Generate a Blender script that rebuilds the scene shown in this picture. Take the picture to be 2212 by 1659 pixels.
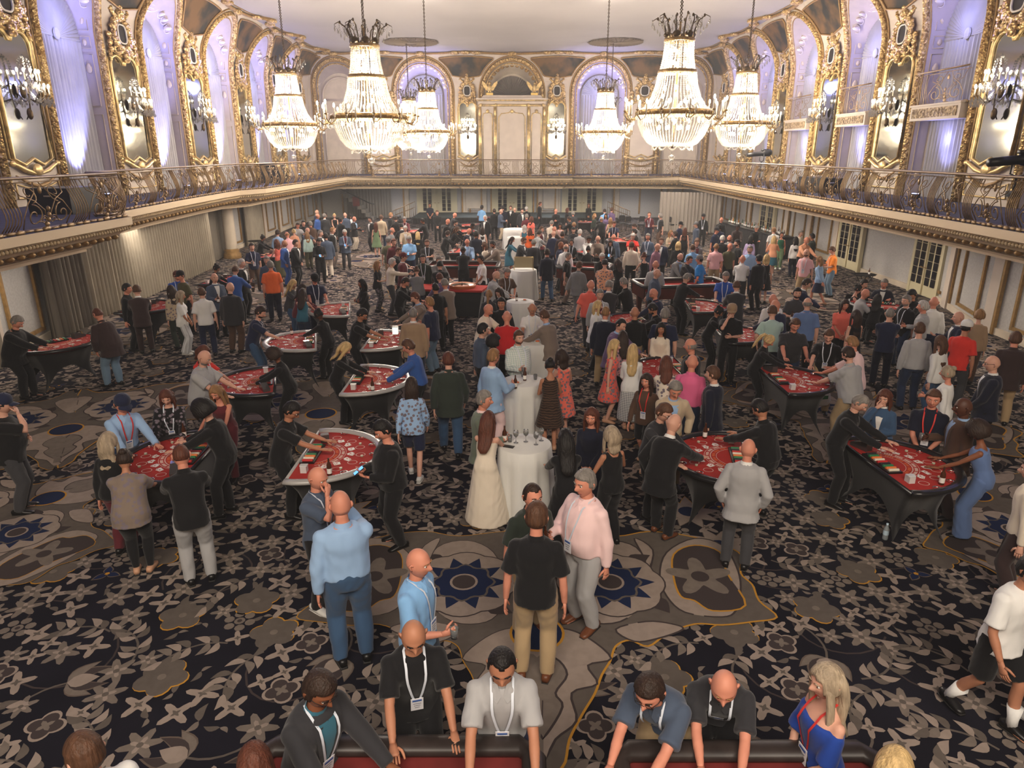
import bpy, math, random
import numpy as np
from math import sin, cos, pi, radians as RD
from mathutils import Vector, Matrix, Euler
random.seed(7); RNG = np.random.RandomState(7)
for _o in list(bpy.data.objects): bpy.data.objects.remove(_o)
SC = bpy.context.scene; COL = SC.collection
# ------------------------------------------------------------------ camera, world, exposure
F_PX, CAM_H, TH = 1500.0, 4.95, math.atan(501.5/1500)
_s, _c = sin(TH), cos(TH)
cam_d = bpy.data.cameras.new('camera'); cam = bpy.data.objects.new('camera', cam_d); COL.objects.link(cam)
cam_d.sensor_width = 36; cam_d.lens = F_PX*36/2212; cam_d.clip_end = 200; cam_d.clip_start = .05
cam.location = (0, 0, CAM_H); cam.rotation_euler = (pi/2-TH, 0, 0); SC.camera = cam
w = bpy.data.worlds.new('room_ambient'); SC.world = w; w.use_nodes = True
w.node_tree.nodes['Background'].inputs[0].default_value = (.9, .85, .8, 1); w.node_tree.nodes['Background'].inputs[1].default_value = .3
_v = w.node_tree.nodes.new('ShaderNodeVolumeScatter'); _v.inputs['Density'].default_value = .0028; _v.inputs['Anisotropy'].default_value = .2      # thin haze in the hall
w.node_tree.links.new(_v.outputs[0], w.node_tree.nodes['World Output'].inputs[1])
SC.view_settings.view_transform = 'Standard'; SC.view_settings.look = 'None'; SC.view_settings.gamma = 1
SC.view_settings.use_curve_mapping = False
SC.view_settings.exposure = 0.36
SC.cycles.use_denoising = True; SC.cycles.max_bounces = 4; SC.cycles.diffuse_bounces = 3; SC.cycles.glossy_bounces = 2; SC.cycles.volume_bounces = 0; SC.cycles.use_adaptive_sampling = True; SC.cycles.adaptive_threshold = .1
SC.cycles.transparent_max_bounces = 6; SC.cycles.transmission_bounces = 3; SC.cycles.sample_clamp_indirect = 4; SC.cycles.caustics_reflective = False; SC.cycles.caustics_refractive = False
def light(name, kind, loc, power, color, size=.3, rot=None, spot=None, sy=None, blend=.6):
    d = bpy.data.lights.new(name, kind); d.energy = power; d.color = color
    if kind == 'AREA':
        d.size = size
        if sy: d.shape = 'RECTANGLE'; d.size_y = sy
    else: d.shadow_soft_size = size
    if spot: d.spot_size = spot; d.spot_blend = blend
    o = bpy.data.objects.new(name, d); o.location = loc
    if rot: o.rotation_euler = rot
    COL.objects.link(o); return o
WARM = (1, .87, .73)
BLUE = (.33, .36, 1.0)
# unseen fill light added above and behind the camera, and the small downlights under the gallery
light('unseen_fill_light', 'AREA', (0, -6, 11.6), 3000, WARM, 14, (RD(0), 0, 0), sy=6)
for y in (16, 24, 32, 40, 47):
    for s in (-1, 1):
        light('downlight', 'AREA', (s*(12.0 if y < 20 else 12.6), y, 2.45), 34, (1, .88, .76), 1.2)
for x in (-9, -3, 3, 9): light('downlight', 'AREA', (x, 53.0, 2.48), 60, (.9, .9, 1), .8)
# ------------------------------------------------------------------ pixel helpers (2212 x 1659 frame) for points on known planes
def _ray(x, y):
    a = (x-1106)/F_PX; b = -(y-829.5)/F_PX
    return np.array([a, _c+_s*b, -_s+_c*b])
def atz(x, y, z=0.):
    d = _ray(x, y); t = (z-CAM_H)/d[2]; return (d[0]*t, d[1]*t)
def proj(X, Y, Z):
    zc = Y*_c+(CAM_H-Z)*_s
    return 1106+F_PX*X/zc, 829.5+F_PX*((CAM_H-Z)*_c-Y*_s)/zc
# ------------------------------------------------------------------ materials
def lin(c):
    return tuple(((v/255)/12.92 if v/255 <= .04045 else ((v/255+.055)/1.055)**2.4) for v in c)
MATS = {}
def mat(name, rgb, rough=.6, metal=0., bump=0., bscale=40., vary=0., vscale=6., spec=.4, emit=None, estr=0., stretch=None, trans=0., sheen=0., gold=False, kind='noise', rgb2=None):
    if name in MATS: return MATS[name]
    m = bpy.data.materials.new(name); m.use_nodes = True; nt = m.node_tree; N = nt.nodes; L = nt.links
    b = N['Principled BSDF']; col = lin(rgb)
    b.inputs['Base Color'].default_value = (*col, 1); b.inputs['Roughness'].default_value = rough; b.inputs['Metallic'].default_value = metal
    b.inputs['Specular IOR Level'].default_value = spec
    if sheen: b.inputs['Sheen Weight'].default_value = sheen
    if trans: b.inputs['Transmission Weight'].default_value = trans
    if emit: b.inputs['Emission Color'].default_value = (*emit, 1); b.inputs['Emission Strength'].default_value = estr
    tc = N.new('ShaderNodeTexCoord'); mp = N.new('ShaderNodeMapping'); L.new(tc.outputs['Object'], mp.inputs[0])
    if stretch: mp.inputs['Scale'].default_value = stretch
    if vary or rgb2:
        n = N.new('ShaderNodeTexNoise'); n.inputs['Scale'].default_value = vscale; n.inputs['Detail'].default_value = 3; L.new(mp.outputs[0], n.inputs['Vector'])
        mx = N.new('ShaderNodeMix'); mx.data_type = 'RGBA'
        c2 = lin(rgb2) if rgb2 else tuple(v*(1-vary) for v in col)
        mx.inputs[6].default_value = (*col, 1); mx.inputs[7].default_value = (*c2, 1)
        r = N.new('ShaderNodeMapRange'); r.inputs[1].default_value = .4; r.inputs[2].default_value = .6
        L.new(n.outputs[0], r.inputs[0]); L.new(r.outputs[0], mx.inputs[0]); L.new(mx.outputs[2], b.inputs['Base Color'])
    if bump:
        if kind == 'voronoi':
            n = N.new('ShaderNodeTexVoronoi'); n.inputs['Scale'].default_value = bscale; o = n.outputs['Distance']
        else:
            n = N.new('ShaderNodeTexNoise'); n.inputs['Scale'].default_value = bscale; n.inputs['Detail'].default_value = 2; o = n.outputs[0]
        L.new(mp.outputs[0], n.inputs['Vector'])
        bp = N.new('ShaderNodeBump'); bp.inputs['Strength'].default_value = bump; bp.inputs['Distance'].default_value = .02 if kind != 'voronoi' else .05
        L.new(o, bp.inputs['Height']); L.new(bp.outputs[0], b.inputs['Normal'])
    MATS[name] = m; return m
def cloth(rgb, pat=None, rgb2=None):
    """fabric of one colour, with folds as fine relief; pat: check, stripe, floral, zebra"""
    key = 'fabric_%d_%d_%d_%s' % (*rgb, pat or 'plain')
    if key in MATS: return MATS[key]
    m = mat(key, rgb, .85, bump=.35, bscale=9., spec=.2, sheen=.15, stretch=(1, 1, .45))
    if pat:
        nt = m.node_tree; N = nt.nodes; L = nt.links; b = N['Principled BSDF']
        tc = N.new('ShaderNodeTexCoord'); mx = N.new('ShaderNodeMix'); mx.data_type = 'RGBA'
        mx.inputs[6].default_value = (*lin(rgb), 1); mx.inputs[7].default_value = (*lin(rgb2 or (230, 230, 230)), 1)
        if pat in ('check', 'stripe', 'zebra'):
            wv = N.new('ShaderNodeTexWave'); wv.bands_direction = 'X' if pat != 'zebra' else 'Z'; wv.inputs['Scale'].default_value = {'check': 9, 'stripe': 9, 'zebra': 7}[pat]
            if pat == 'zebra': wv.inputs['Distortion'].default_value = 6
            L.new(tc.outputs['Object'], wv.inputs[0]); out = wv.outputs['Fac']
            if pat == 'check':
                w2 = N.new('ShaderNodeTexWave'); w2.bands_direction = 'Z'; w2.inputs['Scale'].default_value = 9; L.new(tc.outputs['Object'], w2.inputs[0])
                a = N.new('ShaderNodeMath'); a.operation = 'ADD'; L.new(out, a.inputs[0]); L.new(w2.outputs['Fac'], a.inputs[1])
                h = N.new('ShaderNodeMath'); h.operation = 'MULTIPLY'; h.inputs[1].default_value = .5; L.new(a.outputs[0], h.inputs[0]); out = h.outputs[0]
        else:
            v = N.new('ShaderNodeTexVoronoi'); v.inputs['Scale'].default_value = 16; L.new(tc.outputs['Object'], v.inputs['Vector'])
            r = N.new('ShaderNodeMapRange'); r.inputs[1].default_value = .42; r.inputs[2].default_value = .36; L.new(v.outputs['Distance'], r.inputs[0]); out = r.outputs[0]
        L.new(out, mx.inputs[0]); L.new(mx.outputs[2], b.inputs['Base Color'])
    return m
CREAM = mat('cream_plaster', (210, 196, 180), .6, vary=.08, vscale=1.5, bump=.1, bscale=60)
CREAM2 = mat('warm_white_plaster', (214, 200, 178), .6, vary=.1, vscale=2)
WALLP = mat('silver_wallpaper', (192, 189, 184), .55, vary=.12, vscale=18, bump=.1, bscale=60)
LILAC = mat('pale_lilac_plaster', (176, 164, 162), .6, vary=.1, vscale=2)
GOLD = mat('gilded_ornament', (240, 208, 142), .34, .5, bump=1., bscale=14, kind='voronoi', rgb2=(172, 134, 80), vscale=9)
GOLDP = mat('plain_gilding', (234, 202, 138), .35, .55, vary=.35, vscale=5)
GOLDM = mat('muted_gold_molding', (168, 132, 78), .5, .3, vary=.25, vscale=8)
IRON = mat('gilded_wrought_iron', (150, 122, 84), .45, .5, vary=.3, vscale=12)
BRONZE = mat('dark_bronze', (92, 72, 44), .4, .6, vary=.4, vscale=10)
ORN = mat('carved_plaster_frieze', (196, 172, 134), .6, bump=1., bscale=9, kind='voronoi', rgb2=(120, 98, 70), vscale=12)
CURT = mat('pleated_curtain', (168, 164, 160), .7, vary=.1, vscale=2, spec=.3)
CURTL = mat('taupe_drape', (158, 148, 130), .8, vary=.12, vscale=2, spec=.2)
MIRR = mat('mirror_glass', (178, 178, 168), .08, 1.)
MURAL = mat('painted_mural', (112, 84, 50), .8, rgb2=(44, 44, 36), vscale=.9)
DARKHOLE = mat('dark_opening', (38, 30, 24), .7)
CEIL = mat('ceiling_plaster', (180, 174, 170), .8, vary=.06, vscale=.3)
DECK = mat('gallery_carpet', (58, 58, 84), .9, vary=.3, vscale=3)
BULB = mat('lit_bulb', (255, 240, 210), .5, emit=(1, .86, .62), estr=28)
CRYS = mat('crystal_bead', (250, 246, 236), .12, trans=.35, spec=.8)
BLACK = mat('black_paint', (22, 22, 24), .4)
LINEN = cloth((222, 222, 218)); WOOD = mat('red_brown_wood', (96, 42, 30), .35, vary=.3, vscale=3, stretch=(1, 8, 1))
FELT = mat('red_felt', (176, 40, 34), .9, vary=.1, vscale=8); SPAN = mat('black_stretch_cover', (20, 20, 23), .65, sheen=.2)
# ------------------------------------------------------------------ mesh builder
class MB:
    def __init__(s): s.v = []; s.f = []; s.m = []; s.n = 0
    def add(s, V, Fc, m=0):
        V = np.asarray(V, float).reshape(-1, 3); s.v.append(V)
        k = s.n; s.f += [tuple(i+k for i in f) for f in Fc]; s.m += [m]*len(Fc) if isinstance(m, int) else list(m); s.n += len(V); return s
    def box(s, c, d, m=0, rz=0, taper=1.):
        x, y, z = [v/2 for v in d]; V = []
        for (a, b, e) in ((-1,-1,-1),(1,-1,-1),(1,1,-1),(-1,1,-1),(-1,-1,1),(1,-1,1),(1,1,1),(-1,1,1)):
            t = taper if e > 0 else 1; V.append((a*x*t, b*y*t, e*z))
        V = np.array(V); cr, sr = cos(rz), sin(rz)
        V = np.stack([V[:,0]*cr-V[:,1]*sr, V[:,0]*sr+V[:,1]*cr, V[:,2]], 1)+np.array(c)
        return s.add(V, [(0,3,2,1),(4,5,6,7),(0,1,5,4),(1,2,6,5),(2,3,7,6),(3,0,4,7)], m)
    def tube(s, P, R, seg=8, m=0, side=None, closed=False, cap=True, power=1.):
        P = np.asarray(P, float); n = len(P)
        R = [(r, r) if np.isscalar(r) else tuple(r) for r in (R if hasattr(R, '__len__') and len(R) == n else [R]*n)]
        T = np.zeros_like(P)
        if closed: T = np.roll(P, -1, 0)-np.roll(P, 1, 0)
        else: T[1:-1] = P[2:]-P[:-2]; T[0] = P[1]-P[0]; T[-1] = P[-1]-P[-2]
        T /= np.maximum(np.linalg.norm(T, axis=1, keepdims=True), 1e-9)
        u = np.array(side if side is not None else ((1, 0, 0) if abs(T[0][0]) < .8 else (0, 1, 0)), float)
        a = np.arange(seg)*2*pi/seg; ca, sa = np.cos(a), np.sin(a)
        if power != 1: ca = np.sign(ca)*abs(ca)**power; sa = np.sign(sa)*abs(sa)**power
        V = []
        for i in range(n):
            if side is not None: u = np.array(side, float)
            u = u-T[i]*np.dot(u, T[i]); l = np.linalg.norm(u)
            u = u/l if l > 1e-6 else np.cross(T[i], (0, 0, 1.)); v = np.cross(T[i], u)
            V.append(P[i]+np.outer(ca*R[i][0], u)+np.outer(sa*R[i][1], v))
        V = np.concatenate(V); Fc = []
        for i in range(n if closed else n-1):
            j = (i+1) % n
            for k in range(seg):
                k2 = (k+1) % seg; Fc.append((i*seg+k, i*seg+k2, j*seg+k2, j*seg+k))
        if cap and not closed:
            Fc.append(tuple(range(seg-1, -1, -1))); Fc.append(tuple((n-1)*seg+k for k in range(seg)))
        return s.add(V, Fc, m)
    def lathe(s, prof, seg=16, m=0, c=(0, 0, 0), cap=False):
        V = []; n = len(prof)
        for r, z in prof:
            for k in range(seg):
                a = 2*pi*k/seg; V.append((c[0]+r*cos(a), c[1]+r*sin(a), c[2]+z))
        Fc = [(i*seg+k, i*seg+(k+1) % seg, (i+1)*seg+(k+1) % seg, (i+1)*seg+k) for i in range(n-1) for k in range(seg)]
        if cap: Fc.append(tuple((n-1)*seg+k for k in range(seg))); Fc.append(tuple(range(seg-1, -1, -1)))
        return s.add(V, Fc, m)
    def ell(s, c, r, nu=10, nv=7, m=0, M=None):
        V = [(0, 0, 1)]+[(sin(pi*j/nv)*cos(2*pi*i/nu), sin(pi*j/nv)*sin(2*pi*i/nu), cos(pi*j/nv)) for j in range(1, nv) for i in range(nu)]+[(0, 0, -1)]
        V = np.array(V)*np.array(r)
        if M is not None: V = V@np.array(M).T
        V = V+np.array(c); Fc = [(0, 1+i, 1+(i+1) % nu) for i in range(nu)]
        for j in range(nv-2):
            for i in range(nu):
                a = 1+j*nu+i; b = 1+j*nu+(i+1) % nu; Fc.append((a, a+nu, b+nu, b))
        e = 1+(nv-1)*nu; Fc += [(e, 1+(nv-2)*nu+(i+1) % nu, 1+(nv-2)*nu+i) for i in range(nu)]
        return s.add(V, Fc, m)
    def grid(s, fn, us, vs, m=0, flip=False):
        V = [fn(u, v) for v in vs for u in us]; nu = len(us)
        Fc = [(j*nu+i, j*nu+i+1, (j+1)*nu+i+1, (j+1)*nu+i) for j in range(len(vs)-1) for i in range(nu-1)]
        if flip: Fc = [f[::-1] for f in Fc]
        return s.add(V, Fc, m)
    def prism(s, poly, y0, y1, m=0, axes=(0, 2, 1), loc=(0, 0, 0)):
        """polygon in the plane of axes[0], axes[1], pulled along axes[2]"""
        n = len(poly); V = []
        for d in (y0, y1):
            for p in poly:
                q = [0, 0, 0]; q[axes[0]] = p[0]; q[axes[1]] = p[1]; q[axes[2]] = d; V.append([q[i]+loc[i] for i in range(3)])
        Fc = [tuple(range(n)), tuple(range(2*n-1, n-1, -1))]+[(i, (i+1) % n, n+(i+1) % n, n+i) for i in range(n)]
        return s.add(V, Fc, m)
    def mesh(s, name, mats, smooth=True):
        me = bpy.data.meshes.new(name); V = np.concatenate(s.v) if s.v else np.zeros((0, 3))
        me.from_pydata(V.tolist(), [], s.f)
        for mt in (mats if isinstance(mats, (list, tuple)) else [mats]): me.materials.append(mt)
        if any(s.m): me.polygons.foreach_set('material_index', np.array(s.m, dtype=np.int32))
        if smooth: me.polygons.foreach_set('use_smooth', np.ones(len(me.polygons), dtype=bool))
        me.update(); return me
    def build(s, name, mats, parent=None, smooth=True, **k): return obj(name, s.mesh(name, mats, smooth), parent, **k)
def obj(name, me, parent=None, loc=None, rz=0, mats=None, kind=None, label=None, mw=None, sc=None):
    o = bpy.data.objects.new(name, me); COL.objects.link(o)
    if parent: o.parent = parent
    if mw is not None: o.matrix_local = mw
    else:
        if loc is not None: o.location = loc
        if rz: o.rotation_euler = (0, 0, rz)
        if sc: o.scale = (sc, sc, sc)
    if mats:
        for i, mt in enumerate(mats):
            if mt is not None: o.material_slots[i].link = 'OBJECT'; o.material_slots[i].material = mt
    if kind: o['kind'] = kind
    if label: o['label'] = label
    return o
def thing(name, label, cat, loc=(0, 0, 0), rz=0, group=None):
    o = bpy.data.objects.new(name, None); COL.objects.link(o); o.location = loc; o.rotation_euler = (0, 0, rz); o.empty_display_size = .1
    o['label'] = label; o['category'] = cat
    if group: o['group'] = group
    return o
def tag(o, label, cat, group=None):
    o['label'] = label; o['category'] = cat
    if group: o['group'] = group
    return o
KIDS = {}
def copy_tree(src, parent=None, kids=None):
    c = src.copy(); COL.objects.link(c)
    if parent: c.parent = parent
    for ch in list(src.children): copy_tree(ch, c)
    return c
def struct(name, mb, mats, parent=None, smooth=False, kind='structure'):
    o = mb.build(name, mats, parent, smooth)
    if not parent: o['kind'] = kind
    return o
# ------------------------------------------------------------------ room shell
W, FAR, ZD, ZC = 15.5, 57.0, 3.3, 11.9          # half width, far wall, gallery deck, ceiling
def inset(z): return 0 if z < 9 else 1.25*((z-9)/2.9)**2
def off_poly(P, d):
    P = [np.array(p, float) for p in P]; out = []
    for i, p in enumerate(P):
        a = P[i]-P[i-1] if i else P[1]-P[0]; b = P[i+1]-P[i] if i < len(P)-1 else a
        a = a/np.linalg.norm(a); b = b/np.linalg.norm(b); na = np.array([-a[1], a[0]]); nb = np.array([-b[1], b[0]])
        n = na+nb; n /= np.linalg.norm(n); k = max(np.dot(n, na), .45); out.append(p+n*d/k)
    return out
floor = struct('floor', MB().grid(lambda u, v: (u, v, 0), [-17, 17], [-12, 60]), mat('dark_carpet', (29, 28, 38), .95, vary=.25, vscale=1.2, spec=.1))
struct('ceiling', MB().grid(lambda u, v: (u, v, ZC), [-16, 16], [-12, 58.5], flip=True), CEIL)
struct('wall_back', MB().box((0, -10.2, 6), (34, .3, 12)), CREAM2)
# --- bays of the two long upper walls: (recess start, recess end)
REC = [(-6.5, -3.2), (-.2, 3.1), (5.6, 8.9), (12, 15.2), (18.5, 21.9), (25.2, 28.5), (31.9, 34.9), (38.2, 41.4), (44.2, 47.1), (50, 52.5)]
def arch(y0, y1, n=20, grow=0., zb=ZD, top=11.45, k=1.15):
    yc, w = (y0+y1)/2, (y1-y0)/2; zs = top-k*w; w2 = w+grow
    P = [(yc-w2, zb), (yc-w2, (zb+zs)/2), (yc-w2, zs-.4)]+[(yc-w2*cos(pi*i/n), zs+(k*w+grow)*sin(pi*i/n)) for i in range(n+1)]+[(yc+w2, zs-.4), (yc+w2, (zb+zs)/2), (yc+w2, zb)]
    return P
LAT = {}
def pleats(mb, a, b, z0, z1, amp=.07, step=.16, m=0, gather=0., per=6):
    a = np.array(a, float); b = np.array(b, float); L = np.linalg.norm(b-a); d = (b-a)/L; nrm = np.array([-d[1], d[0]])
    n = max(2, int(L/step)); us = np.linspace(0, 1, n*per+1)
    def f(u, v):
        z = z0+(z1-z0)*v; ph = u*n*2*pi+.6*sin(u*23)
        k = amp*(.55+.45*(1-v))*(sin(ph)+.35*sin(ph*2+1.3*sin(u*9)))
        q = a+d*L*u+nrm*k; return (q[0], q[1], z)
    return mb.grid(f, us, [0, .25, .5, .8, 1], m)
RD_ = .62
def side_wall(s):
    nm = 'left' if s < 0 else 'right'
    X = lambda z, e=0.: s*(W-inset(z)-e)
    mb = MB(); segs = []; prev = -12.
    for (a, b) in REC: segs.append((prev, a)); prev = b
    segs.append((prev, FAR+.4))
    for (a, b) in segs:
        mb.grid(lambda u, v: (X(v), u, v), [a, b], [ZD, 9, 9.5, 10, 10.5, 11, 11.4, 11.7, ZC], 0, flip=s > 0)
    for (a, b) in REC:
        n = 16; us = [(a+b)/2-(b-a)/2*cos(pi*i/n) for i in range(n+1)]; w_ = (b-a)/2
        def f(u, v):
            z0 = 11.45-1.15*w_+1.15*math.sqrt(max(0, w_**2-(u-(a+b)/2)**2)); z = z0+(ZC-z0)*v; return (X(z), u, z)
        mb.grid(f, us, [0, .25, .5, .75, 1], 0, flip=s > 0)
    wall = struct('wall_'+nm, mb, [CREAM])
    for i, (a, b) in enumerate(REC):
        if b < 10: continue
        # deep reveal of the recess, running back to a smaller inner arch
        Fo = arch(a, b); Bo = arch(a+.18, b-.18, top=10.45); rv = MB(); n = len(Fo)
        V = [(X(z), y, z) for y, z in Fo]+[(s*(W+RD_), y, z) for y, z in Bo]
        rv.add(V, [((j, j+1, n+j+1, n+j) if s > 0 else (n+j, n+j+1, j+1, j)) for j in range(n-1)])
        rev = rv.build('recess_reveal', LILAC, wall, True)
        # panel mouldings, plaques and flower sprigs in relief on both jambs
        pm = MB()
        for yy, dr in ((a, 1), (b, -1)):
            for (z0, z1) in ((3.9, 6.3), (6.6, 8.4), (8.6, 9.0), (9.2, 10.0)):
                o0, o1 = .14, .5; Q = [(s*(W+o0), z0), (s*(W+o1), z0), (s*(W+o1), z1), (s*(W+o0), z1)]
                pm.tube([(q[0], yy+dr*(.02+.18*(abs(q[0])-W)/RD_), q[1]) for q in Q], .022, 4, closed=True)
            for zz, r in ((4.1, .12), (7.9, .16), (8.0, .1), (9.55, .16), (9.75, .1), (8.8, .12)):
                pm.ell((s*(W+.33), yy+dr*.12, zz), (r*.8, .05, r), 8, 5)
        pm.build('panel_relief', mat('relief_plaster', (206, 188, 160), .5, .2, bump=.6, bscale=20), wall)
        # oval lattice vent with scrollwork in the vault
        yc = (a+b)/2; w2 = (b-a)/2; vt = MB(); mid = lambda t, k: (X(11.0)*(1-k)+s*(W+RD_)*k, yc+w2*(1-.12*k)*sin(t)*.99, (11.45-1.15*w2)*(1-k)+(10.45-1.15*(w2-.18))*k+(1.15*w2*(1-k)+1.15*(w2-.18)*k)*cos(t)-.04)
        for sg in (1,):
            for t0 in (.0,):
                P = [mid(t0+.36*cos(q), .45+.24*sin(q)) for q in np.linspace(0, 2*pi, 20)[:-1]]; vt.tube(P, .035, 4, closed=True)
                for k in np.linspace(-.27, .27, 5): vt.tube([mid(t0+k, .45-.2), mid(t0+k, .45+.2)], .016, 4)
                for k in np.linspace(-.16, .16, 4): vt.tube([mid(t0-.3, .45+k), mid(t0+.3, .45+k)], .016, 4)
            for t0 in (-1.0, -.75, .75, 1.0, -.55, .55):
                p = mid(t0, .45); vt.ell(p, (.2, .1, .1), 8, 5)
                vt.tube([mid(t0+.12*cos(q)*(1-q/9), .45+.16*sin(q)*(1-q/9)) for q in np.linspace(0, 6, 12)], .02, 4)
        vt.build('vault_tracery', mat('pale_tracery', (222, 210, 200), .4, .15), wall)
        # gilded moulding up the jambs and round the arch
        bd = MB(); G = arch(a, b, 24, .2); bd.tube([(X(z, .02), y, z) for y, z in G], (.2, .085), 6, 0, side=(0, 1, .001) if 0 else None, cap=True)
        G = arch(a, b, 24, .42); bd.tube([(X(z, .03), y, z) for y, z in G], .04, 5, 1)
        G = arch(a, b, 24, .02); bd.tube([(X(z, .0), y, z) for y, z in G], .03, 5, 1)
        # carved leaves along the moulding
        for y, z in arch(a, b, 34, .2)[2:-2]: bd.ell((X(z, .1), y, z), (.07, .12, .12), 6, 4)
        for yy in (a-.2, b+.2):
            for z in np.arange(3.5, 9.3, .26): bd.ell((X(z, .1), yy, z), (.07, .13, .11), 6, 4)
        bd.build('gilded_arch_moulding', [GOLD, GOLDM], wall)
        # curtain hung in the recess and the sunburst of pleats in its lunette
        nmr = 'curtain'
        t = thing('curtain', '', 'curtain', (s*(W+RD_-.05), yc, ZD), 0, 'curtains in the upper wall recesses')
        t['label'] = 'pleated curtain lit %s in %s arched recess of %s upper wall' % ('blue-white' if s < 0 else 'faint violet', ['1st', '2nd', '3rd', '4th', '5th', '6th', '7th', '8th', '9th', '10th'][i-3], 'left' if s < 0 else 'right')
        cb = MB(); hw = w2-.19
        pleats(cb, (-s*.12, -hw), (-s*.12, hw), 0, 10.45-1.15*hw-ZD, .06, .2)
        cb.build('pleated_cloth', CURT, t)
        fb = MB(); zc_ = 10.45-1.15*hw-ZD; nf = 72
        V = [(-s*.16, 0, zc_)]+[(-s*(.1+.05*(j % 2)), hw*cos(pi*j/nf), zc_+1.15*hw*sin(pi*j/nf)) for j in range(nf+1)]
        fb.add(V, [(0, j+1, j+2) for j in range(nf)]); fb.ell((-s*.18, 0, zc_+.1), (.06, .2, .2), 8, 6)
        fb.build('sunburst_lunette', CURT, t, smooth=False)
        bb = MB(); bb.grid(lambda u, v: (s*(W+RD_+.01), u, v), [a+.1, b-.1], [ZD, 10.5], flip=s > 0); bb.build('recess_back', LILAC, wall)
        if b > 14:
            pw = (520 if s < 0 else 90)
            light('blue_uplight', 'SPOT', (s*(W-.45), yc-.2, ZD+.25), pw*3.9, BLUE, .1, (RD(180), RD(s*19), 0), RD(56))
            light('blue_vault_light', 'POINT', (s*(W-.5), yc, 9.3), 130 if s < 0 else 110, BLUE, .4)
    # painted spandrels between the arches
    pil = [(REC[i][1], REC[i+1][0]) for i in range(3, len(REC)-1)]+[(REC[-1][1], FAR)]
    for i, (a, b) in enumerate(pil):
        yc = (a+b)/2; hw = (b-a)/2; L = hw+1.5; us = np.linspace(yc-L, yc+L, 33); mu = MB(); ed = []
        def zlo(u):
            z = 10.2+.3*abs(u-yc)/hw
            for (p, q) in REC:
                c_, w_ = (p+q)/2, (q-p)/2+.55
                if abs(u-c_) < w_: z = max(z, 11.45-1.15*(w_-.55)+(1.15*(w_-.55)+.55)*math.sqrt(1-((u-c_)/w_)**2))
            return z
        def zhi(u): return max(zlo(u), 11.72-.28*min(1, abs(u-yc)/L)**2)
        us = [u for u in us if zhi(u)-zlo(u) > .02 and u < FAR-.1]
        mu.grid(lambda u, v: (X(zlo(u)+(zhi(u)-zlo(u))*v, .05), u, zlo(u)+(zhi(u)-zlo(u))*v), us, np.linspace(0, 1, 6), flip=s > 0)
        mu.tube([(X(zlo(u), .08), u, zlo(u)) for u in us]+[(X(zhi(u), .08), u, zhi(u)) for u in us[::-1]], .045, 5, 1, closed=True)
        mu.build('painted_spandrel', [MURAL, GOLDM], wall)
    # undulating gilded cornice where wall meets ceiling
    cn = MB(); ys = np.arange(12, FAR, .25); P = []
    cen = [(a+b)/2 for a, b in pil]
    for y in ys:
        dd = min(abs(y-c) for c in cen); P.append((X(ZC)-s*(.2+.75*math.exp(-(dd/1.0)**2)), y, ZC-.05-.02*dd))
    cn.tube(P, .09, 6)
    cn.tube([(p[0]-s*.22, p[1], ZC-.02) for p in P], .03, 4)
    for c in cen:
        for k in (-1.1, 0, 1.1): cn.ell((X(ZC)-s*(.95 if k == 0 else .5), c+k, ZC-.1), (.3, .42, .12), 8, 6, 1)
    for (a, b) in REC[3:]: cn.ell((X(ZC)-s*.2, (a+b)/2, ZC-.15), (.22, .4, .16), 8, 6, 1)
    cn.build('ceiling_cornice', [GOLDM, GOLD], wall)
    return pil
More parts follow.
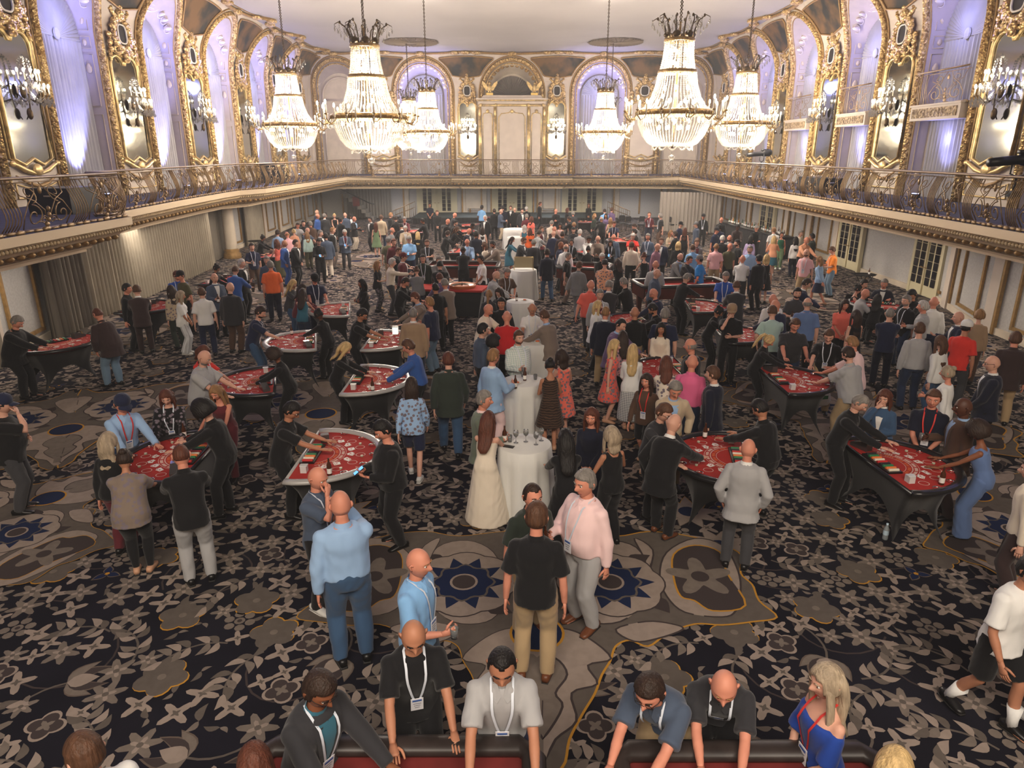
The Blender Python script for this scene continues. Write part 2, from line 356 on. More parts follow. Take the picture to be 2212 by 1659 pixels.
# --- mirror panel and cartouche shared by every pier (local: x along wall, -y into the room)
def mirror_meshes():
    fr = MB(); x = .62
    top = [(-x, 8.1)]+[(-x+.0+x*(1-cos(t))*.5, 8.1+.42*sin(t)) for t in np.linspace(.3, pi-.25, 8)]; top += [(-p, q) for p, q in top[::-1]]
    out = [(x, 4.75), (.3, 4.55), (0, 4.75), (-.3, 4.55), (-x, 4.75)]+top
    gl = MB(); gl.prism([(p*.97, q) for p, q in out], -.03, 0); glass = gl.mesh('mirror_glass', MIRR, False)
    fr.tube([(p, -.05, q) for p, q in out], .055, 6, closed=True)
    fr.tube([(p*1.16, -.03, q+.05*(q > 7)) for p, q in out], .03, 5, closed=True)
    frame = fr.mesh('mirror_frame', GOLDP)
    lo = MB(); sc_ = [(-.72, 4.62), (-.6, 4.55), (-.35, 4.38), (-.12, 4.3), (0, 4.28), (.12, 4.3), (.35, 4.38), (.6, 4.55), (.72, 4.62)]
    lo.tube([(p, -.1, q) for p, q in sc_], [.05, .06, .08, .06, .05, .06, .08, .06, .05], 6); lo.ell((0, -.12, 4.4), (.16, .09, .2), 8, 6)
    lo.tube([(p*.95, -.08, q-.38+.1*0) for p, q in sc_], [.02, .03, .05, .06, .06, .06, .05, .03, .02], 6, 1)
    for e in (-1, 1): lo.ell((e*.72, -.1, 4.6), (.09, .07, .09), 8, 5)
    lo.tube([(-.7, -.03, 3.55), (.7, -.03, 3.55), (.7, -.03, 4.0), (.35, -.03, 3.86), (-.35, -.03, 3.86), (-.7, -.03, 4.0)], .03, 5, closed=True)
    scroll = lo.mesh('lower_scroll', [GOLDP, GOLDM])
    cr = MB()
    for e in (-1, 1):
        cr.tube([(e*(.08+.3*sin(t)*1.1), -.12, 8.52+.32*(1-cos(t))*.5*1.2) for t in np.linspace(0, 5.2, 14)], [.07-.003*k for k in range(14)], 6)
        cr.tube([(e*(.62-.1*t), -.1, 8.3+.9*t) for t in np.linspace(0, 1, 5)], .06, 6)
        for z in (8.7, 8.95, 9.2): cr.ell((e*.55, -.12, z), (.1, .08, .13), 7, 5)
    crest = cr.mesh('mirror_crest', GOLD)
    ca = MB(); R = [(.31-.02*cos(4*t)) for t in np.linspace(0, 2*pi, 33)[:-1]]
    P = [(R[k]*cos(2*pi*k/32)*.82, 0, 9.75+R[k]*sin(2*pi*k/32)*1.15) for k in range(32)]
    ca.add([(0, -.1, 9.75)]+[(p[0], -.1, p[2]) for p in P], [(0, 1+(k+1) % 32, 1+k) for k in range(32)], 1)
    ca.tube([(p[0], -.12, p[2]) for p in P], .035, 5, 2, closed=True)
    for k in range(18):
        t = 2*pi*k/18; ca.ell((.5*cos(t)*.9, -.1, 9.75+.58*sin(t)), (.13+.04*(k % 3), .09, .13+.05*(k % 2)), 7, 5)
    for z, r in ((10.45, .22), (10.68, .15), (10.85, .12), (9.0, .16), (8.82, .12)): ca.ell((0, -.14, z), (r, .13, r), 8, 6)
    for e in (-1, 1):
        ca.tube([(e*(.25+.35*t+.12*sin(6*t)), -.12, 10.35+.3*sin(2.5*t)) for t in np.linspace(0, 1, 8)], [.09-.008*k for k in range(8)], 6)
        ca.tube([(e*(.2+.42*t+.1*sin(6*t)), -.12, 9.1-.15*sin(3*t)) for t in np.linspace(0, 1, 8)], [.08-.007*k for k in range(8)], 6)
    cart = ca.mesh('cartouche_carving', [GOLD, DARKHOLE, mat('cream_rim', (232, 224, 206), .5)])
    return glass, frame, scroll, crest, cart
MM = mirror_meshes()
ORD = ['1st', '2nd', '3rd', '4th', '5th', '6th', '7th', '8th', '9th']
def pier(loc, rz, sx, where, mirror=True):
    t = thing('gilded_mirror', 'tall gold-framed mirror panel under gilded cartouche on '+where, 'mirror', loc, rz, 'gilded mirrors between the arches')
    t.scale = (sx, 1, 1)
    obj('glass' if mirror else 'blank_panel', MM[0], t, mats=None if mirror else [CREAM]); obj('frame', MM[1], t); obj('lower_scroll', MM[2], t); obj('crest', MM[3], t)
    c = obj('cartouche', MM[4], t, loc=(0, -.06, -.42)); c.scale = (min(sx, 1.3)/sx, 1, 1)
for s in (-1, 1):
    pil = side_wall(s)
    for i, (a, b) in enumerate(pil):
        dep = 0; sx = (b-a-1.3)/1.3 if i < len(pil)-1 else 1.9
        pier((s*(W-.02), (a+b)/2+(0 if i < len(pil)-1 else -.4), 0), -s*pi/2, sx, '%s pier of %s upper wall' % (ORD[i], 'left' if s < 0 else 'right'), i < len(pil)-1)
# --- far upper wall
def far_wall():
    mb = MB(); ARC = [(-13.1, 1.75), (-6.75, 2.0), (0, 2.15), (6.75, 2.0), (13.1, 1.75)]
    Y = lambda z, e=0.: FAR-inset(z)*.8-e
    prev = -W-.5; segs = []
    for c, w_ in ARC: segs.append((prev, c-w_)); prev = c+w_
    segs.append((prev, W+.5))
    for a, b in segs: mb.grid(lambda u, v: (u, Y(v), v), [a, b], [ZD, 9, 9.5, 10, 10.5, 11, 11.4, 11.7, ZC])
    for c, w_ in ARC:
        def f(u, v):
            z0 = 11.3-w_+math.sqrt(max(0, w_**2-(u-c)**2)); z = z0+(ZC-z0)*v; return (u, Y(z), z)
        mb.grid(f, [c-w_*cos(pi*i/16) for i in range(17)], [0, .3, .6, 1])
    wall = struct('wall_far', mb, [CREAM])
    for i, (c, w_) in enumerate(ARC):
        blank = abs(c) > 10; a, b = c-w_, c+w_
        Fo = arch(a, b, top=11.3, k=1.); dp = .35 if blank else 1.0; sh = .25 if blank else .5
        Bo = arch(a+sh, b-sh, top=10.6, k=1.); n = len(Fo)
        MB().add([(x, Y(z), z) for x, z in Fo]+[(x, FAR+dp, z) for x, z in Bo], [(n+j, n+j+1, j+1, j) for j in range(n-1)]).build('recess_reveal', CREAM2 if i == 2 else LILAC, wall)
        bk = MB(); bk.grid(lambda u, v: (u, FAR+dp+.02, v), [a, b], [ZD, 11]); bk.build('recess_back', CREAM2 if blank or i == 2 else LILAC, wall)
        bd = MB()
        for g, r, m in ((.15, .13, 0), (.34, .06, 1), (.02, .05, 1), (-.14, .05, 0)): bd.tube([(x, Y(z, .03), z) for x, z in arch(a, b, 24, g, top=11.3, k=1.)], r, 6, m)
        for x, z in arch(a, b, 44, .15, top=11.3, k=1.)[2:-2]: bd.ell((x, Y(z, .12), z), (.11, .07, .11), 6, 4)
        for xx in (a-.15, b+.15):
            for z in np.arange(3.5, 9.2, .24): bd.ell((xx, Y(z, .12), z), (.11, .07, .1), 6, 4)
        bd.build('gilded_arch_moulding', [GOLD, GOLDM], wall)
        tr = MB()
        for k in range(15):
            t_ = pi*(k+.5)/15; r = w_-.12 if blank else w_-.3
            p = (c-r*cos(t_), FAR-.1 if not blank else FAR+.1, 11.3-w_+r*sin(t_)+.1)
            tr.ell(p, (.16, .08, .13), 7, 5); tr.tube([(p[0]+.2*cos(q)*(1-q/8), p[1]-.02, p[2]+.2*sin(q)*(1-q/8)) for q in np.linspace(0, 6, 10)], .025, 4)
        tr.build('lunette_relief', MATS['pale_tracery'] if i != 2 else GOLDM, wall)
        if blank:
            ib = MB(); ib.tube([(x, FAR+.28, z) for x, z in arch(a+.4, b-.4, 20, 0, top=10.3, k=1.)], .07, 6); ib.box((c, FAR+.3, 8.7), (2*w_-.9, .12, .14)); ib.build('blind_arch_trim', CREAM, wall)
        elif i != 2:
            t = thing('curtain', 'pleated curtain under sunburst lunette in far wall arch %s of tall cream cabinet' % ('left' if c < 0 else 'right'), 'curtain', (c, FAR+.9, ZD), 0, 'curtains in the far wall arches')
            cb = MB(); hw = w_-.6; pleats(cb, (hw, -.05), (-hw, -.05), 0, 9.1-ZD, .06, .2); cb.build('pleated_cloth', CURT, t)
            fb = MB(); nf = 72; zc_ = 9.1-ZD
            fb.add([(0, -.12, zc_)]+[(hw*cos(pi*j/nf), -.05*(1+j % 2), zc_+hw*sin(pi*j/nf)) for j in range(nf+1)], [(0, j+2, j+1) for j in range(nf)]); fb.ell((0, -.16, zc_+.08), (.2, .06, .2), 8, 6)
            fb.build('sunburst_lunette', CURT, t, smooth=False)
            light('blue_uplight', 'SPOT', (c, FAR+.2, ZD+.2), 1300, BLUE, .15, (RD(180+5), 0, 0), RD(60))
            light('blue_vault_light', 'POINT', (c, FAR-.5, 9.5), 170, BLUE, .4)
        else:
            fb = MB(); nf = 60; hw = 1.55
            fb.add([(0, FAR+.8, 8.9)]+[(hw*cos(pi*j/nf), FAR+.9-.06*(j % 2), 8.9+hw*sin(pi*j/nf)) for j in range(nf+1)], [(0, j+2, j+1) for j in range(nf)]); fb.build('dark_sunburst_lunette', mat('grey_taupe_pleats', (120, 112, 104), .7), wall, smooth=False)
    PC = [-10.05, -3.4, 3.4, 10.05]
    for j, c in enumerate(PC+[-15.2, 15.2]):
        L = 2.3; us = [u for u in np.linspace(c-L, c+L, 31) if abs(u) < W-.6]; mu = MB()
        def zlo(u):
            z = 10.2+.15*abs(u-c)
            for (p, q) in ARC:
                if abs(u-p) < q+.5: z = max(z, 11.3-q+(q+.5)*math.sqrt(1-((u-p)/(q+.5))**2))
            return z
        def zhi(u): return max(zlo(u), 11.62-.16*min(1, abs(u-c)/L)**2)
        us = [u for u in us if zhi(u)-zlo(u) > .02]
        if len(us) < 4: continue
        mu.grid(lambda u, v: (u, Y(zlo(u)+(zhi(u)-zlo(u))*v, .05), zlo(u)+(zhi(u)-zlo(u))*v), us, np.linspace(0, 1, 6))
        mu.tube([(u, Y(zlo(u), .08), zlo(u)) for u in us]+[(u, Y(zhi(u), .08), zhi(u)) for u in us[::-1]], .05, 5, 1, closed=True)
        mu.build('painted_spandrel', [MURAL, GOLDM], wall)
    for j, c in enumerate(PC):
        pier((c, FAR-.02, 0), 0, 1.05 if abs(c) < 5 else 1.7, 'far wall pier, %s from left' % ORD[j], abs(c) < 5)
    cn = MB(); P = []
    for x in np.arange(-14.4, 14.41, .25):
        dd = min(abs(x-c) for c in PC+[-16, 16]); P.append((x, Y(ZC)-.15-.45*math.exp(-(dd/1.2)**2), ZC-.06-.03*dd))
    cn.tube(P, .085, 6)
    for c in PC:
        for k in (-.8, 0, .8): cn.ell((c+k, Y(ZC)-.6+.15*abs(k), ZC-.12), (.42, .25, .13), 8, 6, 1)
    for c, w_ in ARC: cn.ell((c, Y(ZC)-.2, ZC-.15), (.36, .2, .16), 8, 6, 1)
    cn.build('ceiling_cornice', [GOLDM, GOLD], wall)
    return wall
far_wall()
# tall cream cabinet in front of the central arch
oc = thing('organ_case', 'tall cream cabinet with gilded pilasters and two gold eagles before central arch', 'cabinet', (0, FAR-1.6, ZD))
b = MB(); b.box((0, .6, 2.6), (5.0, 1.3, 5.2)); b.box((0, .5, 5.35), (5.3, 1.6, .1)); b.box((0, .55, 5.5), (4.6, 1.3, .22), taper=.92); b.build('body', CREAM, oc, smooth=False)
b = MB()
for x in (-2.4, -1.25, 1.25, 2.4): b.box((x, -.08, 2.4), (.24, .06, 4.8)); b.ell((x, -.12, 4.4), (.09, .05, .3), 8, 5)
b.box((0, -.08, 4.92), (5.0, .05, .16)); b.box((0, -.12, 5.26), (5.26, .12, .1))
for x in (-2.3, -1.2, 1.2, 2.3): b.ell((x, -.12, 4.93), (.12, .05, .12), 8, 5)
b.build('gilded_pilaster', GOLDP, oc)
for x, w_, in ((-1.82, .36), (0, .98), (1.82, .36)):
    q = MB(); P = [(-w_, .1), (w_, .1), (w_, 4.1), (w_*.8, 4.35), (w_*.25, 4.4), (0, 4.6), (-w_*.25, 4.4), (-w_*.8, 4.35), (-w_, 4.1)]
    q.tube([(x+p[0], -.07, p[1]) for p in P], .035, 5, closed=True); q.ell((x, -.1, 4.5), (.12, .06, .14), 8, 5); q.build('panel_frame', GOLDP, oc)
for e in (-1, 1):
    ea = thing('gold_eagle', 'gilded eagle with spread wings on %s end of cream cabinet top' % ('left' if e < 0 else 'right'), 'statue', (e*1.65, FAR-1.5, ZD+5.62), 0, 'gold eagles on the cabinet')
    q = MB(); q.box((0, .1, .08), (.5, .4, .16)); q.build('plinth', mat('bright_gilding', (232, 196, 110), .4, .3), ea, smooth=False)
    q = MB(); q.ell((0, .05, .5), (.14, .12, .26), 10, 8); q.ell((0, 0, .8), (.08, .09, .1), 8, 6); q.tube([(0, -.08, .8), (0, -.16, .77)], [.03, .005], 6)
    for k in (-1, 1): q.tube([(k*.07, .02, .18), (k*.08, 0, .38)], .05, 6)
    q.build('body', GOLDP, ea)
    for k in (-1, 1):
        q = MB(); q.prism([(k*.08, .5), (k*.3, .82), (k*.55, .98), (k*.58, .8), (k*.42, .55), (k*.28, .35), (k*.1, .3)], .05, .1); q.build('wing', GOLDP, ea, smooth=False)
# ------------------------------------------------------------------ gallery: deck, fascia, railing
LEDGE = [(-9.7, -9), (-9.9, 8), (-10.05, 14), (-10.1, 18.9), (-11.05, 19.2), (-11.2, 20.3), (-11.7, 25), (-12.05, 30), (-12.1, 32), (-11.8, 32.8), (-11.5, 33.6), (-11.35, 40), (-11.2, 49.4),
         (-8.4, 49.9), (-4.3, 50.1), (-4.15, 49.8), (4.15, 49.8), (4.3, 50.1), (8.4, 49.9), (11.4, 49.4), (11.3, 38), (11.2, 28), (11.0, 19), (10.75, 14), (10.5, 6), (10.3, -9)]
gal = MB(); PROF = [(2.2, 3.26), (.03, 3.26), (.03, 3.32), (0, 3.32), (0, 3.12), (.1, 3.08), (.12, 2.98), (.22, 2.94), (.3, 2.88), (.55, 2.74), (.82, 2.64), (.86, 2.58), (.95, 2.57), (.95, 2.5), (4.6, 2.5)]
PM = [0, 0, 0, 0, 0, 1, 0, 0, 2, 2, 0, 0, 0, 3]
rings = [[(p[0], p[1], z) for p in off_poly(LEDGE, d)] for d, z in PROF]
V = [v for r in rings for v in r]; nl = len(LEDGE)
gal.add(V, [(i*nl+j, i*nl+j+1, (i+1)*nl+j+1, (i+1)*nl+j) for i in range(len(PROF)-1) for j in range(nl-1)], [PM[i] for i in range(len(PROF)-1) for j in range(nl-1)])
DK = off_poly(LEDGE, .02)
for j in range(nl-1):
    a, b = DK[j], DK[j+1]; sx = -1 if (a[0]+b[0]) < 0 else 1
    if j < 12 or j > 18: gal.add([(a[0], a[1], ZD), (b[0], b[1], ZD), (sx*16.6, b[1], ZD), (sx*16.6, a[1], ZD)], [(0, 1, 2, 3)], 4)
gal.add([(-16.6, 49.4, ZD), (16.6, 49.4, ZD), (16.6, 58.5, ZD), (-16.6, 58.5, ZD)], [(0, 1, 2, 3)], 4)
gal.add([(-9.7, -9.9, ZD), (9.7, -9.9, ZD), (9.7, -.8, ZD), (-9.7, -.8, ZD)], [(0, 1, 2, 3)], 4)
gallery = struct('trim_1', gal, [mat('ledge_cream', (222, 200, 166), .55), ORN, ORN, CREAM2, DECK])
gallery['label'] = 'cream and gold balcony fascia running round the hall'
def along(P, step, y0=8):
    out = []; carry = 0
    for a, b in zip(P[:-1], P[1:]):
        a = np.array(a); b = np.array(b); L = np.linalg.norm(b-a); d = (b-a)/L; t = carry
        while t < L:
            p = a+d*t
            if p[1] > y0: out.append((p[0], p[1], math.atan2(d[1], d[0])))
            t += step
        carry = t-L
    return out
eg = MB()
for x, y, a in along(off_poly(LEDGE, .08), .12): eg.ell((x, y, 3.03), (.04, .04, .045), 6, 4)
for x, y, a in along(off_poly(LEDGE, .36), .34):
    M = [[cos(a), -sin(a), 0], [sin(a), cos(a), 0], [0, 0, 1]]; eg.ell((x, y, 2.83), (.1, .11, .07), 6, 4, 1, M)
eg.build('carved_egg_and_leaf', [mat('antique_cream', (206, 184, 146), .5), GOLDM], gallery, kind='stuff')
# railing module: bundle of bowed bars between facing scrolls
def rail_module():
    U = 2.0; mb = MB()
    def P3(u, q): return (u, -.22*sin(pi*min(1, max(0, q))**.8)*(1-.35*q)-.0, q*1.02+.04)
    def cv(pts, r=.014): mb.tube([P3(u, q) for u, q in pts], r, 4)
    for i in range(6):
        u = .05+.078*i; cv([(u+.03*sin(2*pi*q), q) for q in np.linspace(.04, .97, 9)], .013)
    def spiral(cx, cy, r, t0, t1, dr, n=16, r2=.013): cv([(cx+(r-dr*k/n)*cos(t), cy+(r-dr*k/n)*sin(t)*.95) for k, t in enumerate(np.linspace(t0, t1, n+1))], r2)
    for e in (-1, 1):
        c = 1.22
        spiral(c+e*.4, .3, .24, pi/2, pi/2+e*2.6*pi, .2, 22, .016); spiral(c+e*.36, .74, .2, -pi/2, -pi/2-e*2.2*pi, .17, 18, .014)
        spiral(c+e*.13, .2, .1, 0 if e > 0 else pi, (0 if e > 0 else pi)+e*3*pi, .07, 12, .012)
        cv([(c+e*.62, .05), (c+e*.68, .3), (c+e*.5, .55), (c+e*.2, .75), (c+e*.08, .95)], .014)
        cv([(c+e*.02, .1), (c+e*.1, .4), (c+e*.3, .6), (c+e*.6, .72), (c+e*.66, .95)], .013)
    for z in (.1, .2, .3, .42): mb.ell(P3(1.22, z), (.05+.03*(z < .15), .035, .06), 6, 4)
    mb.ell(P3(1.22, .8), (.06, .03, .09), 6, 4)
    for k in range(9):
        u = .02+k*.245; mb.ell((u, -.05, .03+.01*(k % 2)), (.15, .035, .03+.015*(k % 3)), 6, 4)
    cv([(0, .0), (U/2, .0), (U, .0)], .03); cv([(0, .96), (U/2, .965), (U, .96)], .012)
    cv([(.9, .17), (1.1, .17)], .014); cv([(1.34, .17), (1.54, .17)], .014)
    return mb.mesh('railing_panel', IRON)
RM = rail_module()
rl = thing('balcony_railing', 'gilded wrought iron railing of scrolls and bowed bars along balcony edge', 'railing', (0, 0, 0))
RP = off_poly(LEDGE, .16)
hr = MB(); hr.tube([(p[0], p[1], ZD+1.13) for p in RP[1:-1]], (.05, .035), 6); hr.build('handrail', mat('handrail_bronze', (122, 98, 72), .4, .3), rl)
for i in range(1, nl-2):
    a, b = np.array(RP[i]), np.array(RP[i+1]); L = np.linalg.norm(b-a); d = (b-a)/L
    if max(a[1], b[1]) < 9: continue
    n = max(1, round(L/2.0)); st = L/n
    for k in range(n):
        p = a+d*st*k
        if p[1] < 8: continue
        o = obj('railing_panel', RM, rl, loc=(p[0], p[1], ZD+.02), rz=math.atan2(d[1], d[0])); o.scale = (st/2.0, 1, 1)
# local x runs along the edge; the panels bow towards the hall (local -y)
# balconettes in the right-hand recesses
bm_ = MB(); bm_.box((0, 0, -.25), (2.9, .5, .5)); bm_.box((0, 0, .02), (3.0, .6, .06)); bm_.box((0, -.26, -.25), (2.6, .06, .32), 1)
for k in range(12): bm_.ell((-1.2+k*.218, -.29, -.25), (.09, .03, .12), 6, 4, 1)
BLM = bm_.mesh('balconette_slab', [CREAM, ORN], False)
for i, (a, b) in enumerate(REC[5:8]):
    t = thing('balconette', 'small wrought iron balconette in right upper wall recess, %s from camera' % ['nearest', 'middle', 'farthest'][i], 'balcony', (W-.05, (a+b)/2, 6.55), -pi/2, 'balconettes in right wall recesses')
    t.scale = ((b-a)/3.1, 1, 1); obj('slab', BLM, t); o = obj('railing', RM, t, loc=(-1.45, -.1, 0)); o.scale = (1.45, .4, 1.05)
    q = MB(); q.tube([(-1.45, -.2, 1.16), (1.45, -.2, 1.16)], .03, 6); q.build('top_rail', IRON, t)
light('blue_uplight', 'POINT', (W+.2, 26.8, 5.4), 20, BLUE, .1); light('blue_uplight', 'POINT', (W+.2, 33.4, 5.4), 20, BLUE, .1); light('blue_uplight', 'POINT', (W+.2, 39.8, 5.4), 20, BLUE, .1)
# ------------------------------------------------------------------ lower walls under the gallery
LW = [(-12.3, 6), (-12.5, 16), (-13.3, 21), (-14.3, 29), (-14.7, 37), (-15.3, 50), (-15.3, 57)]
RW = [(13.2, 6), (13.6, 16), (13.9, 20.5), (15, 24.5), (15.1, 31), (15.4, 42), (15.5, 57)]
def lower_wall(P, nm, doors, sgn):
    mb = MB(); mb.grid(lambda u, v: (P[u][0], P[u][1], v), list(range(len(P))), [0, 2.6], flip=sgn > 0)
    wl = struct('wall_lower_'+nm, mb, [WALLP]); tot = 0
    pts = along(P, .05, 12); k = 0
    def at(y):
        for a, b in zip(P[:-1], P[1:]):
            if a[1] <= y <= b[1]:
                t = (y-a[1])/(b[1]-a[1]); return (a[0]+(b[0]-a[0])*t, math.atan2(b[1]-a[1], b[0]-a[0]))
        return (P[-1][0], pi/2)
    y = 13.; g = MB(); pl = MB()
    while y < 56:
        if not any(a-.4 < y < b+.4 for a, b in doors):
            for dy, w_, kk in ((0, .45, 1), (.75, .09, 0), (2.3, .09, 0)):
                yy = y+dy; x, an = at(yy)
                if any(a-.2 < yy < b+.2 for a, b in doors): continue
                if kk: pl.box((x-sgn*.06, yy, 1.3), (w_, .14, 2.6), rz=an); g.box((x-sgn*.09, yy-.27, 1.3), (.1, .1, 2.6), rz=an); 
                else: g.box((x-sgn*.04, yy, 1.4), (w_, .07, 2.2), rz=an)
            x, an = at(y+1.55); g.box((x-sgn*.04, y+1.52, .35), (1.6, .07, .09), rz=an)
        y += 3.3
    pl.build('pilaster', CREAM, wl, False); g.build('gold_moulding', GOLDM, wl, False)
    bb = MB()
    for a, b in zip(P[:-1], P[1:]):
        an = math.atan2(b[1]-a[1], b[0]-a[0]); L = math.hypot(b[0]-a[0], b[1]-a[1]); bb.box(((a[0]+b[0])/2-sgn*.03, (a[1]+b[1])/2, .1), (L, .08, .2), rz=an)
    o = bb.build('baseboard_'+nm, CREAM2, None, False); o['kind'] = 'structure'
    return at
DOORM = mat('cream_door_paint', (206, 196, 160), .5); PANE = mat('dark_door_glass', (26, 24, 30), .08, spec=.9)
def french_door(n, loc, rz, wdt=2.6, h=2.45):
    t = bpy.data.objects.new('door_%d' % n, None); COL.objects.link(t); t.location = loc; t.rotation_euler = (0, 0, rz); t['kind'] = 'structure'; t['label'] = 'cream french doors with dark glass panes, number %d' % n
    q = MB(); q.box((0, 0, h/2), (wdt, .1, h)); q.box((-wdt/2, -.06, h/2), (.16, .16, h)); q.box((wdt/2, -.06, h/2), (.16, .16, h)); q.build('door_frame', DOORM, t, False)
    pm = MB().box((0, 0, 0), (.27, .04, .27)).mesh('pane', PANE, False)
    for e in (-1, 1):
        q = MB(); q.box((e*wdt/4, -.08, h/2), (wdt/2-.12, .08, h-.08)); lf = q.build('door_leaf', DOORM, t, False)
        for cx in (-.2, .2):
            for r in range(7): obj('pane', pm, lf, loc=(e*wdt/4+cx, -.13, .55+r*.29))
        q = MB(); q.tube([(e*.1, -.14, 1.0), (e*.1, -.2, 1.03), (e*.2, -.2, 1.03)], .018, 6); q.build('handle', GOLDM, lf)
atL = lower_wall(LW, 'left', [], -1); atR = lower_wall(RW, 'right', [(23.8, 26.0), (29.8, 32.4), (41, 44)], 1)
french_door(4, (atR(24.9)[0]-.08, 24.9, 0), -pi/2-.05, 1.9); french_door(5, (atR(31.1)[0]-.08, 31.1, 0), -pi/2, 2.1); french_door(6, (atR(42.5)[0]-.08, 42.5, 0), -pi/2, 2.4)
mb = MB(); mb.grid(lambda u, v: (u, FAR-.5, v), [-15.6, 15.6], [0, 2.6]); wf = struct('wall_lower_far', mb, WALLP)
g = MB(); pl = MB(); 
for x in np.arange(-15, 15.1, 1.67):
    if any(abs(x-d) < 1.3 for d in (-5.9, 0, 5.5)): continue
    g.box((x, FAR-.55, 1.5), (.12, .08, 2.4)); 
for x in (-8.3, -3.7, -2.2, 2.2, 3.6, 8.2, -12.6, 12.4): pl.box((x, FAR-.6, 1.3), (.4, .2, 2.6)); g.box((x-.2, FAR-.72, 1.3), (.12, .06, 2.6))
pl.build('pilaster', CREAM2, wf, False); g.build('gold_moulding', GOLDM, wf, False)
for i, x in enumerate((-5.9, 0, 5.5)): french_door(i+1, (x, FAR-.56, .12), 0, 3.0, 2.4)
for i, x in enumerate((-3.0, 3.0)):
    q = MB(); q.box((x, FAR-.6, 1.5), (1.1, .08, 1.6)); q.tube([(x-.65, FAR-.66, .55), (x+.65, FAR-.66, .55), (x+.65, FAR-.66, 2.5), (x-.65, FAR-.66, 2.5)], .05, 5, 1, closed=True); q.build('serving_hatch', [CREAM2, GOLDM], wf, False)
# drapes along the lower left wall and at the far right corner
def drape(name, label, a, b, z1=2.5, m=None, amp=.09, step=.22, grp='drapes under the gallery'):
    q = MB(); pleats(q, a, b, .02, z1, amp, step); o = q.build(name, m or CURTL); tag(o, label, 'curtain', grp); return o
drape('drape', 'long taupe pleated drape under left gallery, behind first left table group', (-12.85, 20.9), (-13.5, 31.5))
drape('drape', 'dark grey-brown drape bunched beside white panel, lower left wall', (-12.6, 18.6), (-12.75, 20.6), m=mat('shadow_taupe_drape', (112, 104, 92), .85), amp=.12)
drape('drape', 'taupe drape at left edge of the photo, beside left card table', (-11.9, 12.5), (-12.4, 16.2), amp=.12)
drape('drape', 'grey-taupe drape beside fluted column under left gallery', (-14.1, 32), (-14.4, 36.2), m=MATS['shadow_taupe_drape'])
drape('drape', 'narrow taupe drape between pilasters, lower left wall', (-14.5, 38.6), (-14.8, 42))
drape('drape', 'pale grey drape hanging before far right corner, by man in black cap', (9.6, 46.5), (13.2, 45.2), m=mat('pale_grey_drape', (178, 170, 160), .75), amp=.1)
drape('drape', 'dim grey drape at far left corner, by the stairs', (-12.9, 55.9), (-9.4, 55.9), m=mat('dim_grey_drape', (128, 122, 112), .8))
# ceiling roses around the two far chains
for i, x in enumerate((-6.75, 6.9)):
    q = MB(); n = 72; R = [1.75*(1+.12*RNG.rand()) for k in range(n)]
    q.add([(0, 0, -.1)]+[(R[k]*cos(2*pi*k/n), R[k]*sin(2*pi*k/n), -.02) for k in range(n)]+[(.7*R[k]*cos(2*pi*k/n), .7*R[k]*sin(2*pi*k/n), -.09) for k in range(n)], [(0, 1+n+k, 1+n+(k+1) % n) for k in range(n)]+[(1+n+k, 1+k, 1+(k+1) % n, 1+n+(k+1) % n) for k in range(n)])
    for k in range(40):
        a_ = 2*pi*k/40; q.tube([(.4*cos(a_), .4*sin(a_), -.12), (1.0*cos(a_+.1), 1.0*sin(a_+.1), -.12), (1.8*cos(a_), 1.8*sin(a_), -.05)], .04, 4)
    o = q.build('ceiling_rose', mat('grey_brown_rose', (122, 108, 94), .8), smooth=False); o.location = (x, 51, ZC-.01)
    tag(o, 'grey-brown feathered ceiling rose at far %s of ceiling' % ('left' if x < 0 else 'right'), 'ceiling rose', 'ceiling roses')
# ------------------------------------------------------------------ chandeliers
def crystal_mat():
    m = bpy.data.materials.new('cut_crystal'); m.use_nodes = True; nt = m.node_tree; N = nt.nodes; L = nt.links; N.remove(N['Principled BSDF'])
    tl = N.new('ShaderNodeBsdfTranslucent'); tl.inputs[0].default_value = (.42, .38, .31, 1)
    tp = N.new('ShaderNodeBsdfTransparent'); gl = N.new('ShaderNodeBsdfGlossy'); gl.inputs['Roughness'].default_value = .15
    a = N.new('ShaderNodeMixShader'); a.inputs[0].default_value = .6; L.new(tl.outputs[0], a.inputs[1]); L.new(tp.outputs[0], a.inputs[2])
    b = N.new('ShaderNodeMixShader'); b.inputs[0].default_value = .25; L.new(a.outputs[0], b.inputs[1]); L.new(gl.outputs[0], b.inputs[2])
    L.new(b.outputs[0], N['Material Output'].inputs[0]); return m
CRY = crystal_mat()
CHG = mat('chandelier_gilt', (176, 144, 92), .35, .6, vary=.35, vscale=10)
CAN = mat('candle_sleeve', (238, 226, 200), .5)
def beads(mb, P, step, r, m=0):
    P = np.array(P, float); d = np.linalg.norm(P[1:]-P[:-1], axis=1); S = np.concatenate([[0], np.cumsum(d)])
    for t in np.arange(0, S[-1], step):
        q = [np.interp(t, S, P[:, i]) for i in range(3)]
        V = np.array([(r, 0, 0), (0, r, 0), (-r, 0, 0), (0, -r, 0), (0, 0, r*1.25), (0, 0, -r*1.25)])+q
        mb.add(V, [(0, 1, 4), (1, 2, 4), (2, 3, 4), (3, 0, 4), (1, 0, 5), (2, 1, 5), (3, 2, 5), (0, 3, 5)], m)
def rot(r, a, z): return (r*cos(a), r*sin(a), z)
def drop(mb, p, l=.16, r=.03):
    V = np.array([(0, 0, 0), (r, 0, -l*.65), (0, r, -l*.65), (-r, 0, -l*.65), (0, -r, -l*.65), (0, 0, -l)])+p
    mb.add(V, [(0, 2, 1), (0, 3, 2), (0, 4, 3), (0, 1, 4), (5, 1, 2), (5, 2, 3), (5, 3, 4), (5, 4, 1)])
